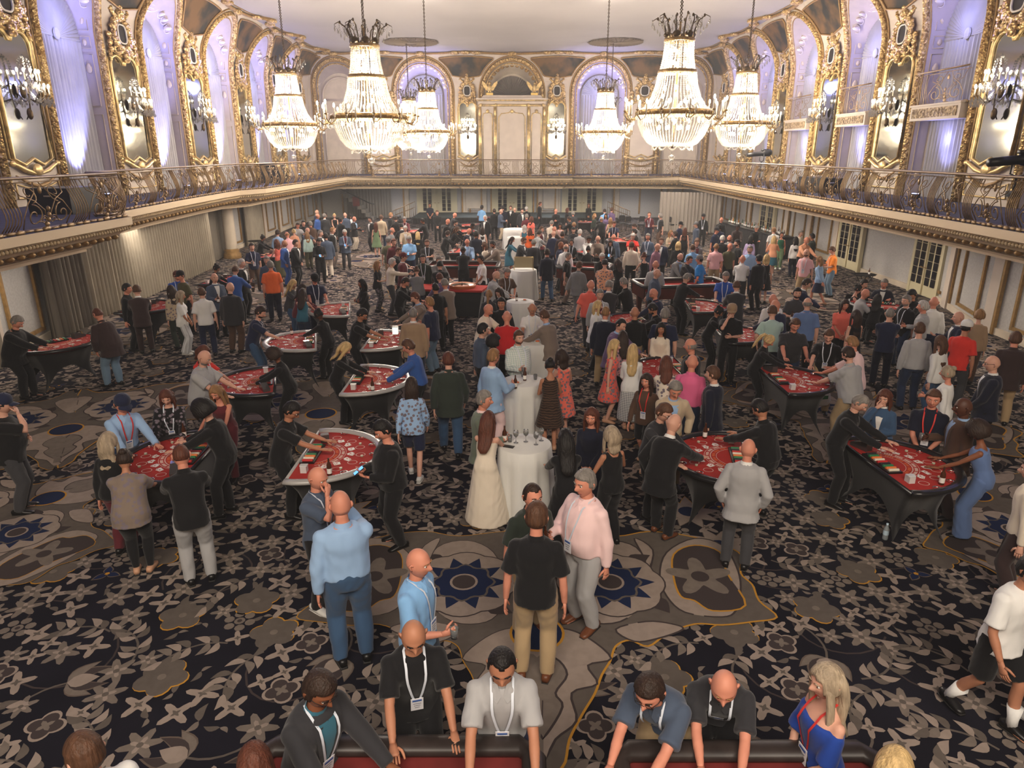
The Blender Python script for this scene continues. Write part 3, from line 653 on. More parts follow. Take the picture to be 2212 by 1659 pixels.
def chand_parts():
    D = {}
    q = MB()
    for k in range(34): a = 2*pi*k/34; beads(q, [rot(.49, a, 2.28), rot(.52, a, 1.8), rot(.6, a, 1.36)], .066, .03)
    for k in range(18): a = 2*pi*k/18; beads(q, [rot(.4, a, 2.25), rot(.44, a, 1.4)], .08, .03)
    D['upper_crystals'] = q.mesh('upper_crystals', CRY, False)
    q = MB()
    for k in range(46): a = 2*pi*k/46; beads(q, [rot(.66, a, 1.28), rot(.72, a, .9), rot(.86, a, .5), rot(1.08, a, .18), rot(1.28, a, .06)], .062, .027)
    D['flared_crystals'] = q.mesh('flared_crystals', CRY, False)
    q = MB()
    for k in range(64): a = 2*pi*k/64; beads(q, [rot(1.3, a, -.1), rot(1.24, a, -.42), rot(1.08, a, -.78), rot(.88, a, -1.02), rot(.66, a, -1.13)], .06, .03)
    for k in range(30): a = 2*pi*k/30; beads(q, [rot(.66, a, -1.12), rot(.3, a, -1.06), rot(.05, a, -1.02)], .08, .03)
    for j in range(12):
        a0 = 2*pi*j/12; beads(q, [rot(.72, a0+.52*t, -1.12-.14*sin(pi*t)) for t in np.linspace(0, 1, 7)], .06, .03)
        for t in (.2, .5, .8): drop(q, rot(1.34, a0+.52*t, -.12), .14, .025)
    D['bowl_crystals'] = q.mesh('bowl_crystals', CRY, False)
    q = MB(); q.lathe([(1.28, -.1), (1.34, -.1), (1.36, .06), (1.3, .08), (1.28, -.1)], 40)
    for k in range(40): a = 2*pi*k/40; q.ell(rot(1.36, a, -.02), (.03, .03, .06), 5, 4)
    q.lathe([(.64, 1.27), (.68, 1.3), (.66, 1.38), (.62, 1.38), (.64, 1.27)], 32); q.lathe([(.47, 2.27), (.53, 2.28), (.52, 2.38), (.46, 2.38), (.47, 2.27)], 32)
    for k in range(8): a = pi*k/4; q.tube([rot(.05, a, 0), rot(1.3, a, 0)], .02, 4)
    q.tube([(0, 0, 2.9), (0, 0, 0), (0, 0, -1.2)], .04, 6)
    D['gilt_bands'] = q.mesh('gilt_bands', CHG)
    q = MB()
    for k in range(12):
        a = 2*pi*k/12; r1 = .85 if k % 2 else .6; P = [rot(.46, a, 2.36), rot(.5, a, 2.62), rot(.62, a, 2.9), rot(r1, a, 3.05), rot(r1+.14, a, 2.98)]
        q.tube(P, [.03, .025, .025, .02, .012], 5)
        q.ell(rot(r1-.05, a, 3.04), (.04, .04, .06), 5, 4)
        q.prism([(-.1, 2.36), (.1, 2.36), (.06, 2.58), (-.06, 2.58)], 0, .02) if 0 else None
    for k in range(6): a = pi*k/3; q.ell(rot(.42, a, 2.48), (.15, .15, .12), 7, 5)
    D['crown'] = q.mesh('crown', BRONZE)
    q = MB()
    for k in range(12):
        a = 2*pi*k/12; r1 = .99 if k % 2 else .74
        for j in range(4): drop(q, rot(r1-.1*j, a+.1*(j % 2), 2.95-.02*j-.2*j*.4), .2, .035)
        beads(q, [rot(r1, a, 2.95), rot(r1*.85, a+.2, 2.66), rot(r1, a+.5, 2.95)], .07, .022); beads(q, [rot(r1, a, 2.95), rot(r1, a, 2.72)], .06, .022)
        beads(q, [rot(.6, a, 2.85), rot(.5, a, 2.5)], .07, .02)
    D['crown_drops'] = q.mesh('crown_drops', CRY, False)
    q = MB()
    for k in range(120): z = 3.0+.085*2*k*.5
    n = 46
    for k in range(n):
        z = 2.92+.135*k; s_ = [(0, 0, z), (.035, 0, z+.04), (.035, 0, z+.12), (0, 0, z+.16), (-.035, 0, z+.12), (-.035, 0, z+.04)]
        if k % 2: s_ = [(0, p[0], p[2]) for p in s_]
        q.tube(s_, .021, 4, closed=True)
    D['chain'] = q.mesh('chain', BRONZE)
    q = MB(); q.tube([(0, 0, -1.15), (0, 0, -1.42)], .012, 5); q.ell((0, 0, -1.52), (.13, .13, .1), 10, 8); q.ell((0, 0, -1.64), (.07, .07, .07), 8, 6); D['finial'] = q.mesh('finial', CRY)
    q = MB()
    for r, z, n in ((1.0, -.25, 12), (.55, -.5, 8), (.7, .35, 8), (.45, .8, 6), (.3, 1.6, 5), (.3, 2.0, 5)):
        for k in range(n): q.ell(rot(r, 2*pi*k/n+.2, z), (.045, .045, .08), 7, 5)
    D['inner_bulbs'] = q.mesh('inner_bulbs', BULB)
    q = MB(); P = [(0, 0, 0), (.1, 0, -.2), (.28, 0, -.26), (.42, 0, -.12), (.44, 0, .02)]; q.tube(P, [.03, .025, .022, .02, .02], 6)
    q.lathe([(.01, 0), (.06, .02), (.07, .05), (.03, .06)], 8, c=(.44, 0, .02)); P2 = [(.1, 0, -.18), (.22, .13, -.2), (.27, .24, -.08), (.27, .25, .0)]; q.tube(P2, .018, 6)
    D['arm'] = q.mesh('candle_arm', CHG)
    D['candle'] = MB().tube([(0, 0, -.31), (0, 0, 0)], .026, 7).mesh('candle', CAN)
    D['bulb'] = MB().ell((0, 0, .07), (.035, .035, .075), 7, 6).mesh('bulb', BULB)
    q = MB()
    for p in ((.44, 0, .0), (.27, .25, -.02), (.28, 0, -.28), (.12, 0, -.22)):
        drop(q, p, .16, .03)
        drop(q, (p[0]+.05, p[1], p[2]), .11, .022)
    D['drops'] = q.mesh('arm_drops', CRY, False)
    return D
CP = chand_parts()
def chandelier(px, py, Y, sc, label, power=1.):
    dy = _ray(px, py); t = Y/dy[1]; x, z = dy[0]*t, CAM_H+dy[2]*t
    T = thing('crystal_chandelier', label, 'chandelier', (x, Y, z), RNG.rand(), 'crystal chandeliers'); T.scale = (sc, sc, sc)
    for k in ('chain', 'crown', 'crown_drops', 'gilt_bands', 'upper_crystals', 'flared_crystals', 'bowl_crystals', 'finial', 'inner_bulbs'):
        o = obj(k, CP[k], T, kind='stuff' if k in ('crown_drops', 'upper_crystals', 'flared_crystals', 'bowl_crystals', 'inner_bulbs', 'chain') else None)
        if k == 'chain':
            top = (ZC-z)/sc; o.scale = (1, 1, (top-2.9)/(46*.135)); o.location = (0, 0, 2.9-2.92*o.scale[2]+.0)
    for k in range(12):
        a = 2*pi*k/12; o = obj('candle_arm', CP['arm'], T, loc=rot(1.34, a, -.02), rz=a)
        obj('arm_drops', CP['drops'], o, kind='stuff')
        for p in ((.44, 0, .38), (.27, .25, .26)): obj('candle', CP['candle'], o, loc=p); obj('bulb', CP['bulb'], o, loc=p)
    for dz, p, r in ((1.75, 130, .28), (.7, 200, .4), (-.45, 300, .5)):
        light('chandelier_glow', 'POINT', (x, Y, z+dz*sc), p*power*2.9, WARM, r*sc)
chandelier(797, 252, 27, 1.0, 'largest left crystal chandelier, hanging nearest the camera on the left')
chandelier(628, 269, 37, 1.0, 'crystal chandelier farthest left, over left gallery edge')
chandelier(925, 284, 37.5, .8, 'smaller left crystal chandelier right of the largest left one')
chandelier(886, 287, 51, .9, 'crystal chandelier half hidden behind smaller left chandelier', .8)
chandelier(1457, 243, 27, 1.02, 'largest right crystal chandelier, hanging nearest the camera on the right')
chandelier(1603, 266, 36.5, .98, 'crystal chandelier farthest right, near right gallery')
chandelier(1305, 285, 37.5, .8, 'smaller right crystal chandelier left of the largest right one')
chandelier(1317, 288, 51, .75, 'crystal chandelier hidden behind smaller right chandelier', .8)
# crystal wall sconces on the mirrors
def sconce_parts():
    D = {}; q = MB(); q.tube([(0, 0, -.75), (0, -.15, -.5), (0, -.2, 0), (0, -.2, .7)], [.015, .022, .022, .015], 6); q.ell((0, -.12, -.6), (.09, .08, .16), 8, 6); q.ell((0, -.05, 0), (.12, .06, .2), 8, 6)
    for a in np.linspace(-pi*.95, -pi*.05, 7):
        for r, z in ((.6, -.1), (.4, .28)):
            q.tube([(0, -.2, z-.1), (r*.5*cos(a), -.2+r*.5*sin(a)*.8, z-.2), (r*cos(a), -.2+r*sin(a)*.8, z)], .014, 4)
    D['bracket'] = q.mesh('bracket', BRONZE); q = MB(); b_ = MB(); c_ = MB()
    for a in np.linspace(-pi*.95, -pi*.05, 7):
        for r, z in ((.6, -.1), (.4, .28)):
            p = (r*cos(a), -.2+r*sin(a)*.8, z); c_.tube([p, (p[0], p[1], z+.2)], .018, 5); b_.ell((p[0], p[1], z+.25), (.03, .03, .06), 6, 5)
            for k in range(6): drop(q, (p[0]+.08*cos(k), p[1]+.06*sin(k), z-.02-.07*(k % 3)), .16, .035)
            beads(q, [p, (p[0]*.5, p[1]*.7, z-.22), (0, -.25, z+.1)], .06, .022)
    for k in range(8):
        a = 2*pi*k/8; beads(q, [(0, -.22, .95), (.16*cos(a), -.22+.12*sin(a), .8), (.2*cos(a), -.22+.15*sin(a), .55)], .07, .03); drop(q, (.2*cos(a), -.22+.15*sin(a), .55), .18, .04)
    D['crystals'] = q.mesh('crystals', CRY, False); D['candles'] = c_.mesh('candles', CAN); D['bulbs'] = b_.mesh('bulbs', BULB); return D
SP = sconce_parts()
def sconce(x, y, z, rz, label, sc=1.):
    T = thing('crystal_sconce', label, 'wall lamp', (x, y, z), rz, 'crystal sconces on the mirrors'); T.scale = (sc, sc, sc)
    for k in SP: obj(k, SP[k], T, kind=None if k == 'bracket' else 'stuff')
    light('sconce_glow', 'POINT', (x+.55*sin(rz)*1., y-.55*cos(rz), z+.2), 34, WARM, .12)
PILR = [(REC[i][1], REC[i+1][0]) for i in range(3, len(REC)-1)]
for s in (-1, 1):
    for i, (a, b) in enumerate(PILR):
        if b < 12: continue
        sconce(s*(W-.12), (a+b)/2, 6.75, -s*pi/2, 'lit crystal wall sconce on %s mirror of %s upper wall' % (ORD[i], 'left' if s < 0 else 'right'), 1.1)
for x in (-3.4, 3.4): sconce(x, FAR-.15, 6.7, 0, 'bright crystal sconce on far wall mirror %s of cream cabinet' % ('left' if x < 0 else 'right'), 1.1)
# ------------------------------------------------------------------ woven pattern of the carpet (flat print on the floor)
CC = [mat('carpet_taupe', (120, 110, 102), .95, vary=.12, vscale=9, spec=.05), mat('carpet_beige', (152, 138, 128), .95, vary=.1, vscale=9, spec=.05), mat('carpet_dark_grey', (66, 58, 58), .95, spec=.05),
      mat('carpet_navy', (30, 40, 70), .95, spec=.05), mat('carpet_gold', (184, 134, 52), .9, spec=.05), mat('carpet_outline', (100, 88, 80), .95, spec=.05), mat('carpet_ground', (31, 29, 38), .95, spec=.05), mat('carpet_brown_grey', (98, 90, 84), .95, vary=.1, vscale=9, spec=.05)]
class PM2(MB):
    def jit(s): s.k = getattr(s, 'k', 0)+1; return (s.k % 37)*1.7e-5
    def star(s, c, pts, m, z):          # star-shaped outline about c
        z += s.jit()
        n = len(pts); return s.add([(c[0], c[1], z)]+[(p[0], p[1], z) for p in pts], [(0, 1+k, 1+(k+1) % n) for k in range(n)], m)
    def rad(s, c, fn, m, z, n=24, a0=0.): return s.star(c, [(c[0]+fn(t)*cos(t+a0), c[1]+fn(t)*sin(t+a0)) for t in np.linspace(0, 2*pi, n, endpoint=False)], m, z)
    def leaf(s, p, a, l, w_, m, z, bend=.15, n=6):
        L_ = []; R_ = []; z += s.jit()
        for k in range(n+1):
            t = k/n; x = l*t; y = bend*l*sin(pi*t); h = w_*sin(pi*t**.75)
            for (arr, sg) in ((L_, 1), (R_, -1)): arr.append((p[0]+x*cos(a)-(y+sg*h)*sin(a), p[1]+x*sin(a)+(y+sg*h)*cos(a)))
        V = [(q[0], q[1], z) for q in L_+R_]; return s.add(V, [(k, n+1+k, n+2+k, k+1) for k in range(n)], m)
    def strip(s, pts, w_, m, z, closed=False):
        z += s.jit()
        P = np.array(pts, float); T = np.gradient(P, axis=0) if not closed else np.roll(P, -1, 0)-np.roll(P, 1, 0); T /= np.linalg.norm(T, axis=1, keepdims=True)+1e-9
        N_ = np.stack([-T[:, 1], T[:, 0]], 1)*w_; n = len(P); V = [(q[0], q[1], z) for q in P+N_]+[(q[0], q[1], z) for q in P-N_]
        return s.add(V, [(k, (k+1) % n, n+(k+1) % n, n+k) for k in range(n if closed else n-1)], m)
def motif(q, kind, c, a, S):
    z = .002; r = q.rad
    if kind == 'star':
        r(c, lambda t: S*(.34+.66*abs(cos(2*t))**3), 1, z, 32, a); r(c, lambda t: S*.3*(.4+.6*abs(cos(2*t))**3), 7, z*2, 16, a)
    elif kind == 'quatrefoil':
        r(c, lambda t: S*(.62+.3*abs(cos(2*t))**1), 1, z, 32, a+.78); r(c, lambda t: S*.84*(.62+.3*abs(cos(2*t))), 2, z*1.5, 32, a+.78); r(c, lambda t: S*.4*(.4+.6*abs(cos(2*t))**2), 0, z*2, 16, a)
    elif kind == 'flower':
        r(c, lambda t: S*(.72+.28*cos(6*t)), 0, z, 36, a); r(c, lambda t: S*.5*(.6+.4*cos(4*t)), 1, z*1.5, 24, a); r(c, lambda t: S*.16, 7, z*2, 8)
    elif kind == 'bloom':
        for k in range(9): q.leaf(c, a+k*2*pi/9, S*1.15, S*.24, 4 if k in (2, 3, 4) else 5, z, 0); q.leaf(c, a+k*2*pi/9, S*1.1, S*.22, 1, z*1.4, 0)
        r(c, lambda t: S*.34, 3, z*2, 14)
    elif kind == 'gilt':
        r(c, lambda t: S*(.75+.25*abs(cos(2.5*t)))*.99, 4, z, 30, a); c2 = (c[0]+.055*S*cos(a), c[1]+.055*S*sin(a)); r(c2, lambda t: S*(.72+.25*abs(cos(2.5*t))), 7, z*1.5, 30, a); r(c2, lambda t: S*.16, 0, z*2, 10)
        q.leaf((c[0]+.6*S*cos(a), c[1]+.6*S*sin(a)), a, S*.9, S*.17, 7, z*.8)
    elif kind == 'tulip':
        for k, (da, l) in enumerate(((-.75, 1.0), (-.3, 1.15), (.3, 1.15), (.75, 1.0))):
            q.leaf(c, a+da, S*l, S*.2, 5, z, .12*(1 if da > 0 else -1)); q.leaf(c, a+da, S*l*.94, S*.165, 2 if k % 3 else 0, z*1.4, .12*(1 if da > 0 else -1))
        q.leaf(c, a, S*.8, S*.26, 1, z*1.8, 0); q.strip([(c[0]-S*t*cos(a+.4*t), c[1]-S*t*sin(a+.4*t)) for t in np.linspace(0, 1.4, 6)], .012, 7, z*.8)
    elif kind == 'cluster':
        for k in range(6): p = (c[0]+S*.62*cos(a+k*pi/3), c[1]+S*.62*sin(a+k*pi/3)); r(p, lambda t: S*.28, 0, z, 9)
        r(c, lambda t: S*.3, 0, z, 10); r(c, lambda t: S*.14, 2, z*2, 8)
    elif kind == 'sprig':
        P = [(c[0]+S*1.5*t*cos(a+.5*t), c[1]+S*1.5*t*sin(a+.5*t)) for t in np.linspace(-.6, .7, 8)]; q.strip(P, .012, 7, z*.8)
        for k in (1, 2, 4, 5, 6):
            for e in (-1, 1): q.leaf(P[k], a+e*.8, S*.62, S*.13, (0, 7, 1)[(k+(e > 0)) % 3], z+.0004*k, .15*e)
        q.leaf(P[-1], a+.3, S*.6, S*.14, 1, z*1.5)
    elif kind == 'leaf': q.leaf(c, a, S*1.3, S*.26, 7, z); q.leaf(c, a+2.6, S*.9, S*.2, 0, z*1.1)
    elif kind == 'trefoil':
        for k in range(3): q.leaf(c, a+k*2*pi/3, S*.95, S*.3, 5, z, 0); q.leaf(c, a+k*2*pi/3, S*.85, S*.23, 3, z*1.3, 0)
        r(c, lambda t: S*.16, 4, z*2, 5)
def carpet_tile(T=5.0, seed=3):
    rg = np.random.RandomState(seed); pts = []
    for kind, S, n in (('bloom', .42, 2), ('tulip', .36, 4), ('gilt', .27, 9), ('quatrefoil', .2, 7), ('flower', .2, 38), ('sprig', .34, 18), ('cluster', .2, 9), ('star', .18, 40), ('trefoil', .2, 7), ('flower', .15, 40), ('star', .13, 40), ('leaf', .17, 170), ('leaf', .12, 90)):
        k = 0
        for tr in range(n*30):
            if k >= n: break
            p = rg.rand(2)*T; R = S*.98
            if all(np.hypot(*((((p-o[0])+T/2) % T)-T/2)) > (R+o[1])*.76 for o in pts): pts.append((p, R, kind, rg.rand()*2*pi, S)); k += 1
    q = PM2()
    for p, R, kind, a, S in pts: motif(q, kind, p, a, S)
    for k in range(16):
        p = rg.rand(2)*T*.8+T*.1; a = rg.rand()*6.3; q.strip([(p[0]+.9*t*cos(a+1.1*t), p[1]+.9*t*sin(a+1.1*t)) for t in np.linspace(-.8, .8, 12)], .011, 2, .001)
    return q.mesh('carpet_motifs', CC, False)
TILES = [carpet_tile(5.0, 3)]
for i in range(-3, 3):
    for j in range(0, 12):
        obj('carpet_motifs', TILES[0], floor, loc=(i*5.0, -.5+j*5.0, 0), kind='stuff')
# large medallion of the carpet, traced on the floor in front of the camera (flat pattern)
def fp(pts): return [atz(x, y) for x, y in pts]
def medallion():
    q = PM2(); Z = .012
    def half(pts, m, z, edge=None, c=None):
        pts = [(x-7 if x < 1166 else x, y) for x, y in pts]; k0 = max(range(len(pts)), key=lambda i: math.hypot(pts[i][0]-pts[i-1][0], pts[i][1]-pts[i-1][1])); pts = pts[k0:]+pts[:k0]
        for e in (1, -1):
            P = [(1160+e*(x-1160), y) for x, y in pts]; W_ = fp(P)
            cc = fp([(1160+e*((c or (sum(p[0] for p in pts)/len(pts), 0))[0]-1160), (c or (0, sum(p[1] for p in pts)/len(pts)))[1])])[0]
            q.star(cc, W_ if e > 0 else W_[::-1], m, z+(0 if e > 0 else .0008))
            if edge is not None: q.strip([w_ for w_, p in zip(W_, P) if abs(p[0]-1160) > 9], .012, edge, z+.0006, False)
    sm = lambda P, n=4: [tuple(np.array(P[i-1])*(-.5*t+t*t-.5*t**3)+np.array(P[i])*(1-2.5*t*t+1.5*t**3)+np.array(P[(i+1) % len(P)])*(.5*t+2*t*t-1.5*t**3)+np.array(P[(i+2) % len(P)])*(-.5*t*t+.5*t**3)) for i in range(len(P)) for t in np.arange(n)/n]
    side = sm([(1160, 1152), (1230, 1150), (1330, 1160), (1400, 1150), (1480, 1158), (1560, 1180), (1600, 1200), (1600, 1240), (1625, 1265), (1640, 1300), (1678, 1335), (1625, 1345), (1560, 1352), (1500, 1350), (1440, 1372), (1400, 1398), (1360, 1385), (1330, 1398), (1318, 1430), (1300, 1460), (1285, 1500), (1258, 1545), (1230, 1600), (1215, 1659), (1160, 1659)], 4)
    half(side, 7, Z, 4, (1175, 1300))
    half(sm([(1160, 1165), (1215, 1175), (1180, 1240), (1160, 1250)]), 1, Z+.002, 2, (1170, 1200))
    # light ground of the roundels
    half(sm([(1235, 1250), (1255, 1195), (1310, 1170), (1375, 1185), (1402, 1240), (1395, 1300), (1340, 1345), (1270, 1345), (1235, 1310)]), 1, Z+.002, 2, (1315, 1260))
    half(sm([(1440, 1195), (1500, 1165), (1560, 1180), (1590, 1225), (1600, 1270), (1590, 1320), (1560, 1335), (1480, 1325), (1440, 1290), (1425, 1245)]), 1, Z+.002, 2, (1510, 1250))
    half(sm([(1455, 1200), (1500, 1180), (1555, 1195), (1570, 1240), (1610, 1310), (1540, 1322), (1500, 1300), (1470, 1290), (1455, 1250)]), 2, Z+.004, 4, (1515, 1250))
    half(sm([(1370, 1165), (1410, 1190), (1405, 1240), (1425, 1290), (1405, 1265), (1392, 1210)]), 1, Z+.003, 2, (1403, 1215))
    half(sm([(1330, 1362), (1395, 1345), (1450, 1350), (1475, 1362), (1420, 1382), (1370, 1388)]), 1, Z+.003, 2, (1400, 1366))
    half(sm([(1160, 1370), (1215, 1360), (1270, 1380), (1320, 1425), (1270, 1440), (1290, 1480), (1235, 1500), (1245, 1560), (1200, 1600), (1160, 1659)]), 1, Z+.002, 2, (1190, 1450))
    half(sm([(1160, 1430), (1200, 1425), (1225, 1460), (1200, 1500), (1215, 1530), (1180, 1590), (1160, 1600)]), 0, Z+.004, 2, (1175, 1500))
    for e in (-1, 1):
        c = fp([(1160+e*158, 1260)])[0]; c2 = fp([(1160+e*352, 1248)])[0]; r = q.rad
        for k in range(4): a = pi/4+k*pi/2; q.leaf((c[0]+.5*cos(a), c[1]+.5*sin(a)), a, .34, .12, 2, Z+.004, .2*e)
        r(c, lambda t: .62+.05*abs(cos(4*t)), 2, Z+.0045, 48); r(c, lambda t: .6+.05*abs(cos(4*t)), 1, Z+.005, 48)
        for k in range(10): q.leaf(c, k*2*pi/10, .54, .12, 3, Z+.006, 0)
        r(c, lambda t: .36+.03*cos(8*t), 7, Z+.007, 40); r(c, lambda t: .33+.03*cos(8*t), 3, Z+.008, 40); r(c, lambda t: .17, 1, Z+.009, 20); r(c, lambda t: .14, 2, Z+.01, 20)
        r(c2, lambda t: .3+.12*cos(5*t), 0, Z+.006, 50, .3); r(c2, lambda t: .11, 2, Z+.008, 16)
    c = fp([(1160, 1370)])[0]; q.rad(c, lambda t: .3, 4, Z+.005, 24); q.rad(c, lambda t: .27, 3, Z+.006, 24)
    W_ = fp([(1140, 1160), (1180, 1160), (1176, 1365), (1184, 1659), (1136, 1659), (1144, 1365)]); q.add([(p[0], p[1], Z-.0005) for p in W_], [(0, 1, 2, 5), (5, 2, 3, 4)], 7)
    W_ = fp([(1146, 1430), (1174, 1430), (1174, 1640), (1146, 1640)]); q.add([(p[0], p[1], Z+.0042) for p in W_], [(0, 1, 2, 3)], 0)
    return q.mesh('carpet_medallion', CC, False)
MED = medallion(); cx_, cy_ = atz(1160, 1290)
obj('carpet_medallion', MED, floor, kind='stuff')
q_ = 0
for k, (px, py, rz, sc_) in enumerate(((150, 905, .5, 1), (1850, 905, -.6, 1), (700, 870, .2, 1.05), (1480, 760, .1, 1), (560, 640, 1.2, 1), (1000, 640, 0, 1.1), (1700, 640, 2.2, 1), (1130, 560, 0, 1.2), (300, 700, 2, 1), (20, 1110, 2.6, .8), (2190, 1100, -2.5, .8), (760, 560, .5, 1.2), (1450, 560, .8, 1.2))):
    x, y = atz(px, py); o = obj('carpet_medallion', MED, floor, kind='stuff'); M = Matrix.Translation((x, y, .004))@Matrix.Rotation(rz, 4, 'Z')@Matrix.Diagonal((sc_, sc_, 1, 1))@Matrix.Translation((-cx_, -cy_, 0)); o.matrix_local = M
# ------------------------------------------------------------------ people: shared anatomy, clothes and poses
V3 = lambda *a: np.array(a, float)
def nz(v): v = np.asarray(v, float); return v/(np.linalg.norm(v)+1e-9)
def ik(a, b, l1, l2, pole):
    d = b-a; L = np.linalg.norm(d); L2 = min(L, (l1+l2)*.995); d = d/(L+1e-9); b = a+d*L2
    x = (l1*l1-l2*l2+L2*L2)/(2*L2); h = math.sqrt(max(0, l1*l1-x*x)); p = nz(np.array(pole, float)-d*np.dot(pole, d)); return a+d*x+p*h, b
# lean (deg), right hand target, left hand target (x side, y front is negative, z up), head pitch (down +), feet
POSES = {
 'stand':  (2, (-.27, .02, .80), (.27, .02, .80), 5, 0),
 'drink':  (1, (-.16, -.34, 1.12), (.26, .04, .80), 4, 0),
 'sip':    (-2, (-.05, -.30, 1.50), (.27, .04, .80), -6, 0),
 'phone':  (5, (-.10, -.34, 1.12), (.08, -.32, 1.08), 28, 0),
 'clasp':  (2, (-.05, -.20, .88), (.05, -.21, .90), 8, 0),
 'cross':  (1, (.12, -.25, 1.16), (-.12, -.22, 1.12), 5, 0),
 'talk':   (3, (-.24, -.36, 1.18), (.24, -.34, 1.02), 2, 0),
 'pocket': (1, (-.24, -.06, .88), (.24, -.06, .88), 4, 0),
 'deal':   (18, (-.14, -.62, 1.02), (.18, -.60, 1.02), 32, 0),
 'lean':   (26, (-.30, -.62, .97), (.26, -.60, .97), 28, 0),
 'lean1':  (20, (-.26, -.62, .99), (.26, .0, .86), 24, 0),
 'rest':   (14, (-.22, -.50, 1.00), (.22, -.48, 1.00), 22, 0),
 'elbows': (44, (-.10, -.72, .99), (.14, -.70, 1.0), 12, 0),
 'chin':   (3, (-.06, -.22, 1.50), (.05, -.24, 1.10), 14, 0),
 'point':  (6, (-.20, -.66, 1.30), (.24, -.10, .90), 6, 0),
 'walk':   (6, (-.26, -.20, .86), (.26, .22, .86), 4, 1),
 'sit':    (10, (-.20, -.48, .98), (.20, -.46, .98), 12, 2),
}
BUILDS = {  # rings: height above hip, half width, half depth, forward offset
 'm': dict(sh=.178, w=((-.10, .150, .115, 0), (0, .172, .118, 0), (.13, .152, .108, -.004), (.27, .168, .118, -.004), (.38, .180, .122, .004), (.44, .158, .106, .01), (.49, .108, .080, .014), (.53, .064, .064, .014)), hipw=.095, thigh=.088, arm=.050),
 'M': dict(sh=.190, w=((-.10, .170, .140, 0), (0, .200, .150, -.01), (.13, .202, .172, -.04), (.27, .198, .160, -.03), (.38, .198, .140, 0), (.44, .174, .118, .01), (.49, .118, .088, .014), (.53, .070, .070, .014)), hipw=.10, thigh=.100, arm=.056),
 'w': dict(sh=.150, w=((-.10, .160, .118, .01), (0, .176, .125, .01), (.15, .128, .095, 0), (.29, .146, .112, -.012), (.36, .148, .118, -.02), (.43, .132, .092, .002), (.48, .086, .068, .01), (.52, .052, .054, .012)), hipw=.092, thigh=.085, arm=.040),
 'W': dict(sh=.170, w=((-.10, .190, .150, .01), (0, .208, .158, .01), (.15, .180, .145, -.02), (.29, .184, .145, -.025), (.36, .182, .145, -.03), (.43, .158, .108, .005), (.48, .104, .078, .01), (.52, .060, .060, .012)), hipw=.10, thigh=.105, arm=.052),
}
def skeleton(pose, build):
    lean, hr, hl, hp, leg = POSES[pose]; B = BUILDS[build]; S = {}
    lean = RD(lean); hz = .95; hy = .0
    if leg == 2: hz = .66
    if pose in ('lean', 'lean1', 'deal', 'rest', 'elbows'): hy = .10+.10*sin(lean)
    if pose == 'elbows': hz = .93
    hip = V3(0, hy, hz); up = V3(0, -sin(lean), cos(lean)); fw = V3(0, -cos(lean), -sin(lean))
    S['hip'], S['up'], S['fw'] = hip, up, fw
    def sp(t):
        if t < 0: return hip+V3(0, 0, t)
        k = min(1, t/.2); L = lean*(.5+.5*k); return hip+t*V3(0, -sin(L), cos(L))
    S['sp'] = sp; nb = sp(.535); hd = nz(up+V3(0, 0, .9)+V3(0, -.16, 0)); S['neck'] = nb; S['head'] = nb+hd*.155+V3(0, -.015, 0); S['hp'] = RD(hp)+lean*.25
    dz = .26 if leg == 2 else 0
    for e, k, tgt in ((-1, 'R', hr), (1, 'L', hl)):
        sh = sp(.415)+V3(e*B['sh'], 0, 0)+fw*.0; tgt = V3(*tgt)
        if build in 'wW': tgt[0] *= .88
        if leg == 2: tgt[2] = max(tgt[2], .9)
        pole = (e*.5, .35, -.8) if pose not in ('cross', 'clasp') else (e*.9, .1, -.5)
        el, wr = ik(sh, tgt, .295, .255, pole); S['sh'+k], S['el'+k], S['wr'+k] = sh, el, wr
        st = .105 if build in 'mM' else .075; fy = 0.
        if leg == 1: fy = -.22*e
        if pose in ('lean', 'lean1', 'deal', 'elbows') and e > 0: fy = -.08
        an = V3(e*st*1.15, fy+.03, .085+(0.03 if leg == 1 and fy > 0 else 0))
        if leg == 2: an = V3(e*.14, -.34, .12)
        hj = hip+V3(e*B['hipw'], 0, -.04); kn, an = ik(hj, an, .44, .42, (e*.08, -1, .1)); S['hj'+k], S['kn'+k], S['an'+k] = hj, kn, an
    return S
def ring_pts(S, B, t, inf=0., k=1.):
    W_ = B['w']; ts = [r[0] for r in W_]; a = np.interp(t, ts, [r[1] for r in W_])*k+inf; b = np.interp(t, ts, [r[2] for r in W_])*k+inf; c = np.interp(t, ts, [r[3] for r in W_])
    return S['sp'](t)-S['fw']*0+V3(0, c, 0), a, b
def torso(q, S, B, t0, t1, inf, n=9, flare=0., k=1., seg=18):
    P, R = [], []
    for t in np.linspace(t0, t1, n):
        lo = max(0, min(1, (.06-t)/.12))*.014 if t0 < -.05 and inf > .015 else 0; p, a, b = ring_pts(S, B, max(t, -.10), inf+lo, k)
        if t < -.10: p = S['sp'](t)+V3(0, B['w'][0][3], 0); f = flare*(-.10-t)/.3; a += f; b += f
        P.append(p); R.append((a, b))
    q.tube(P, R, seg, side=(1, 0, 0), power=.85)
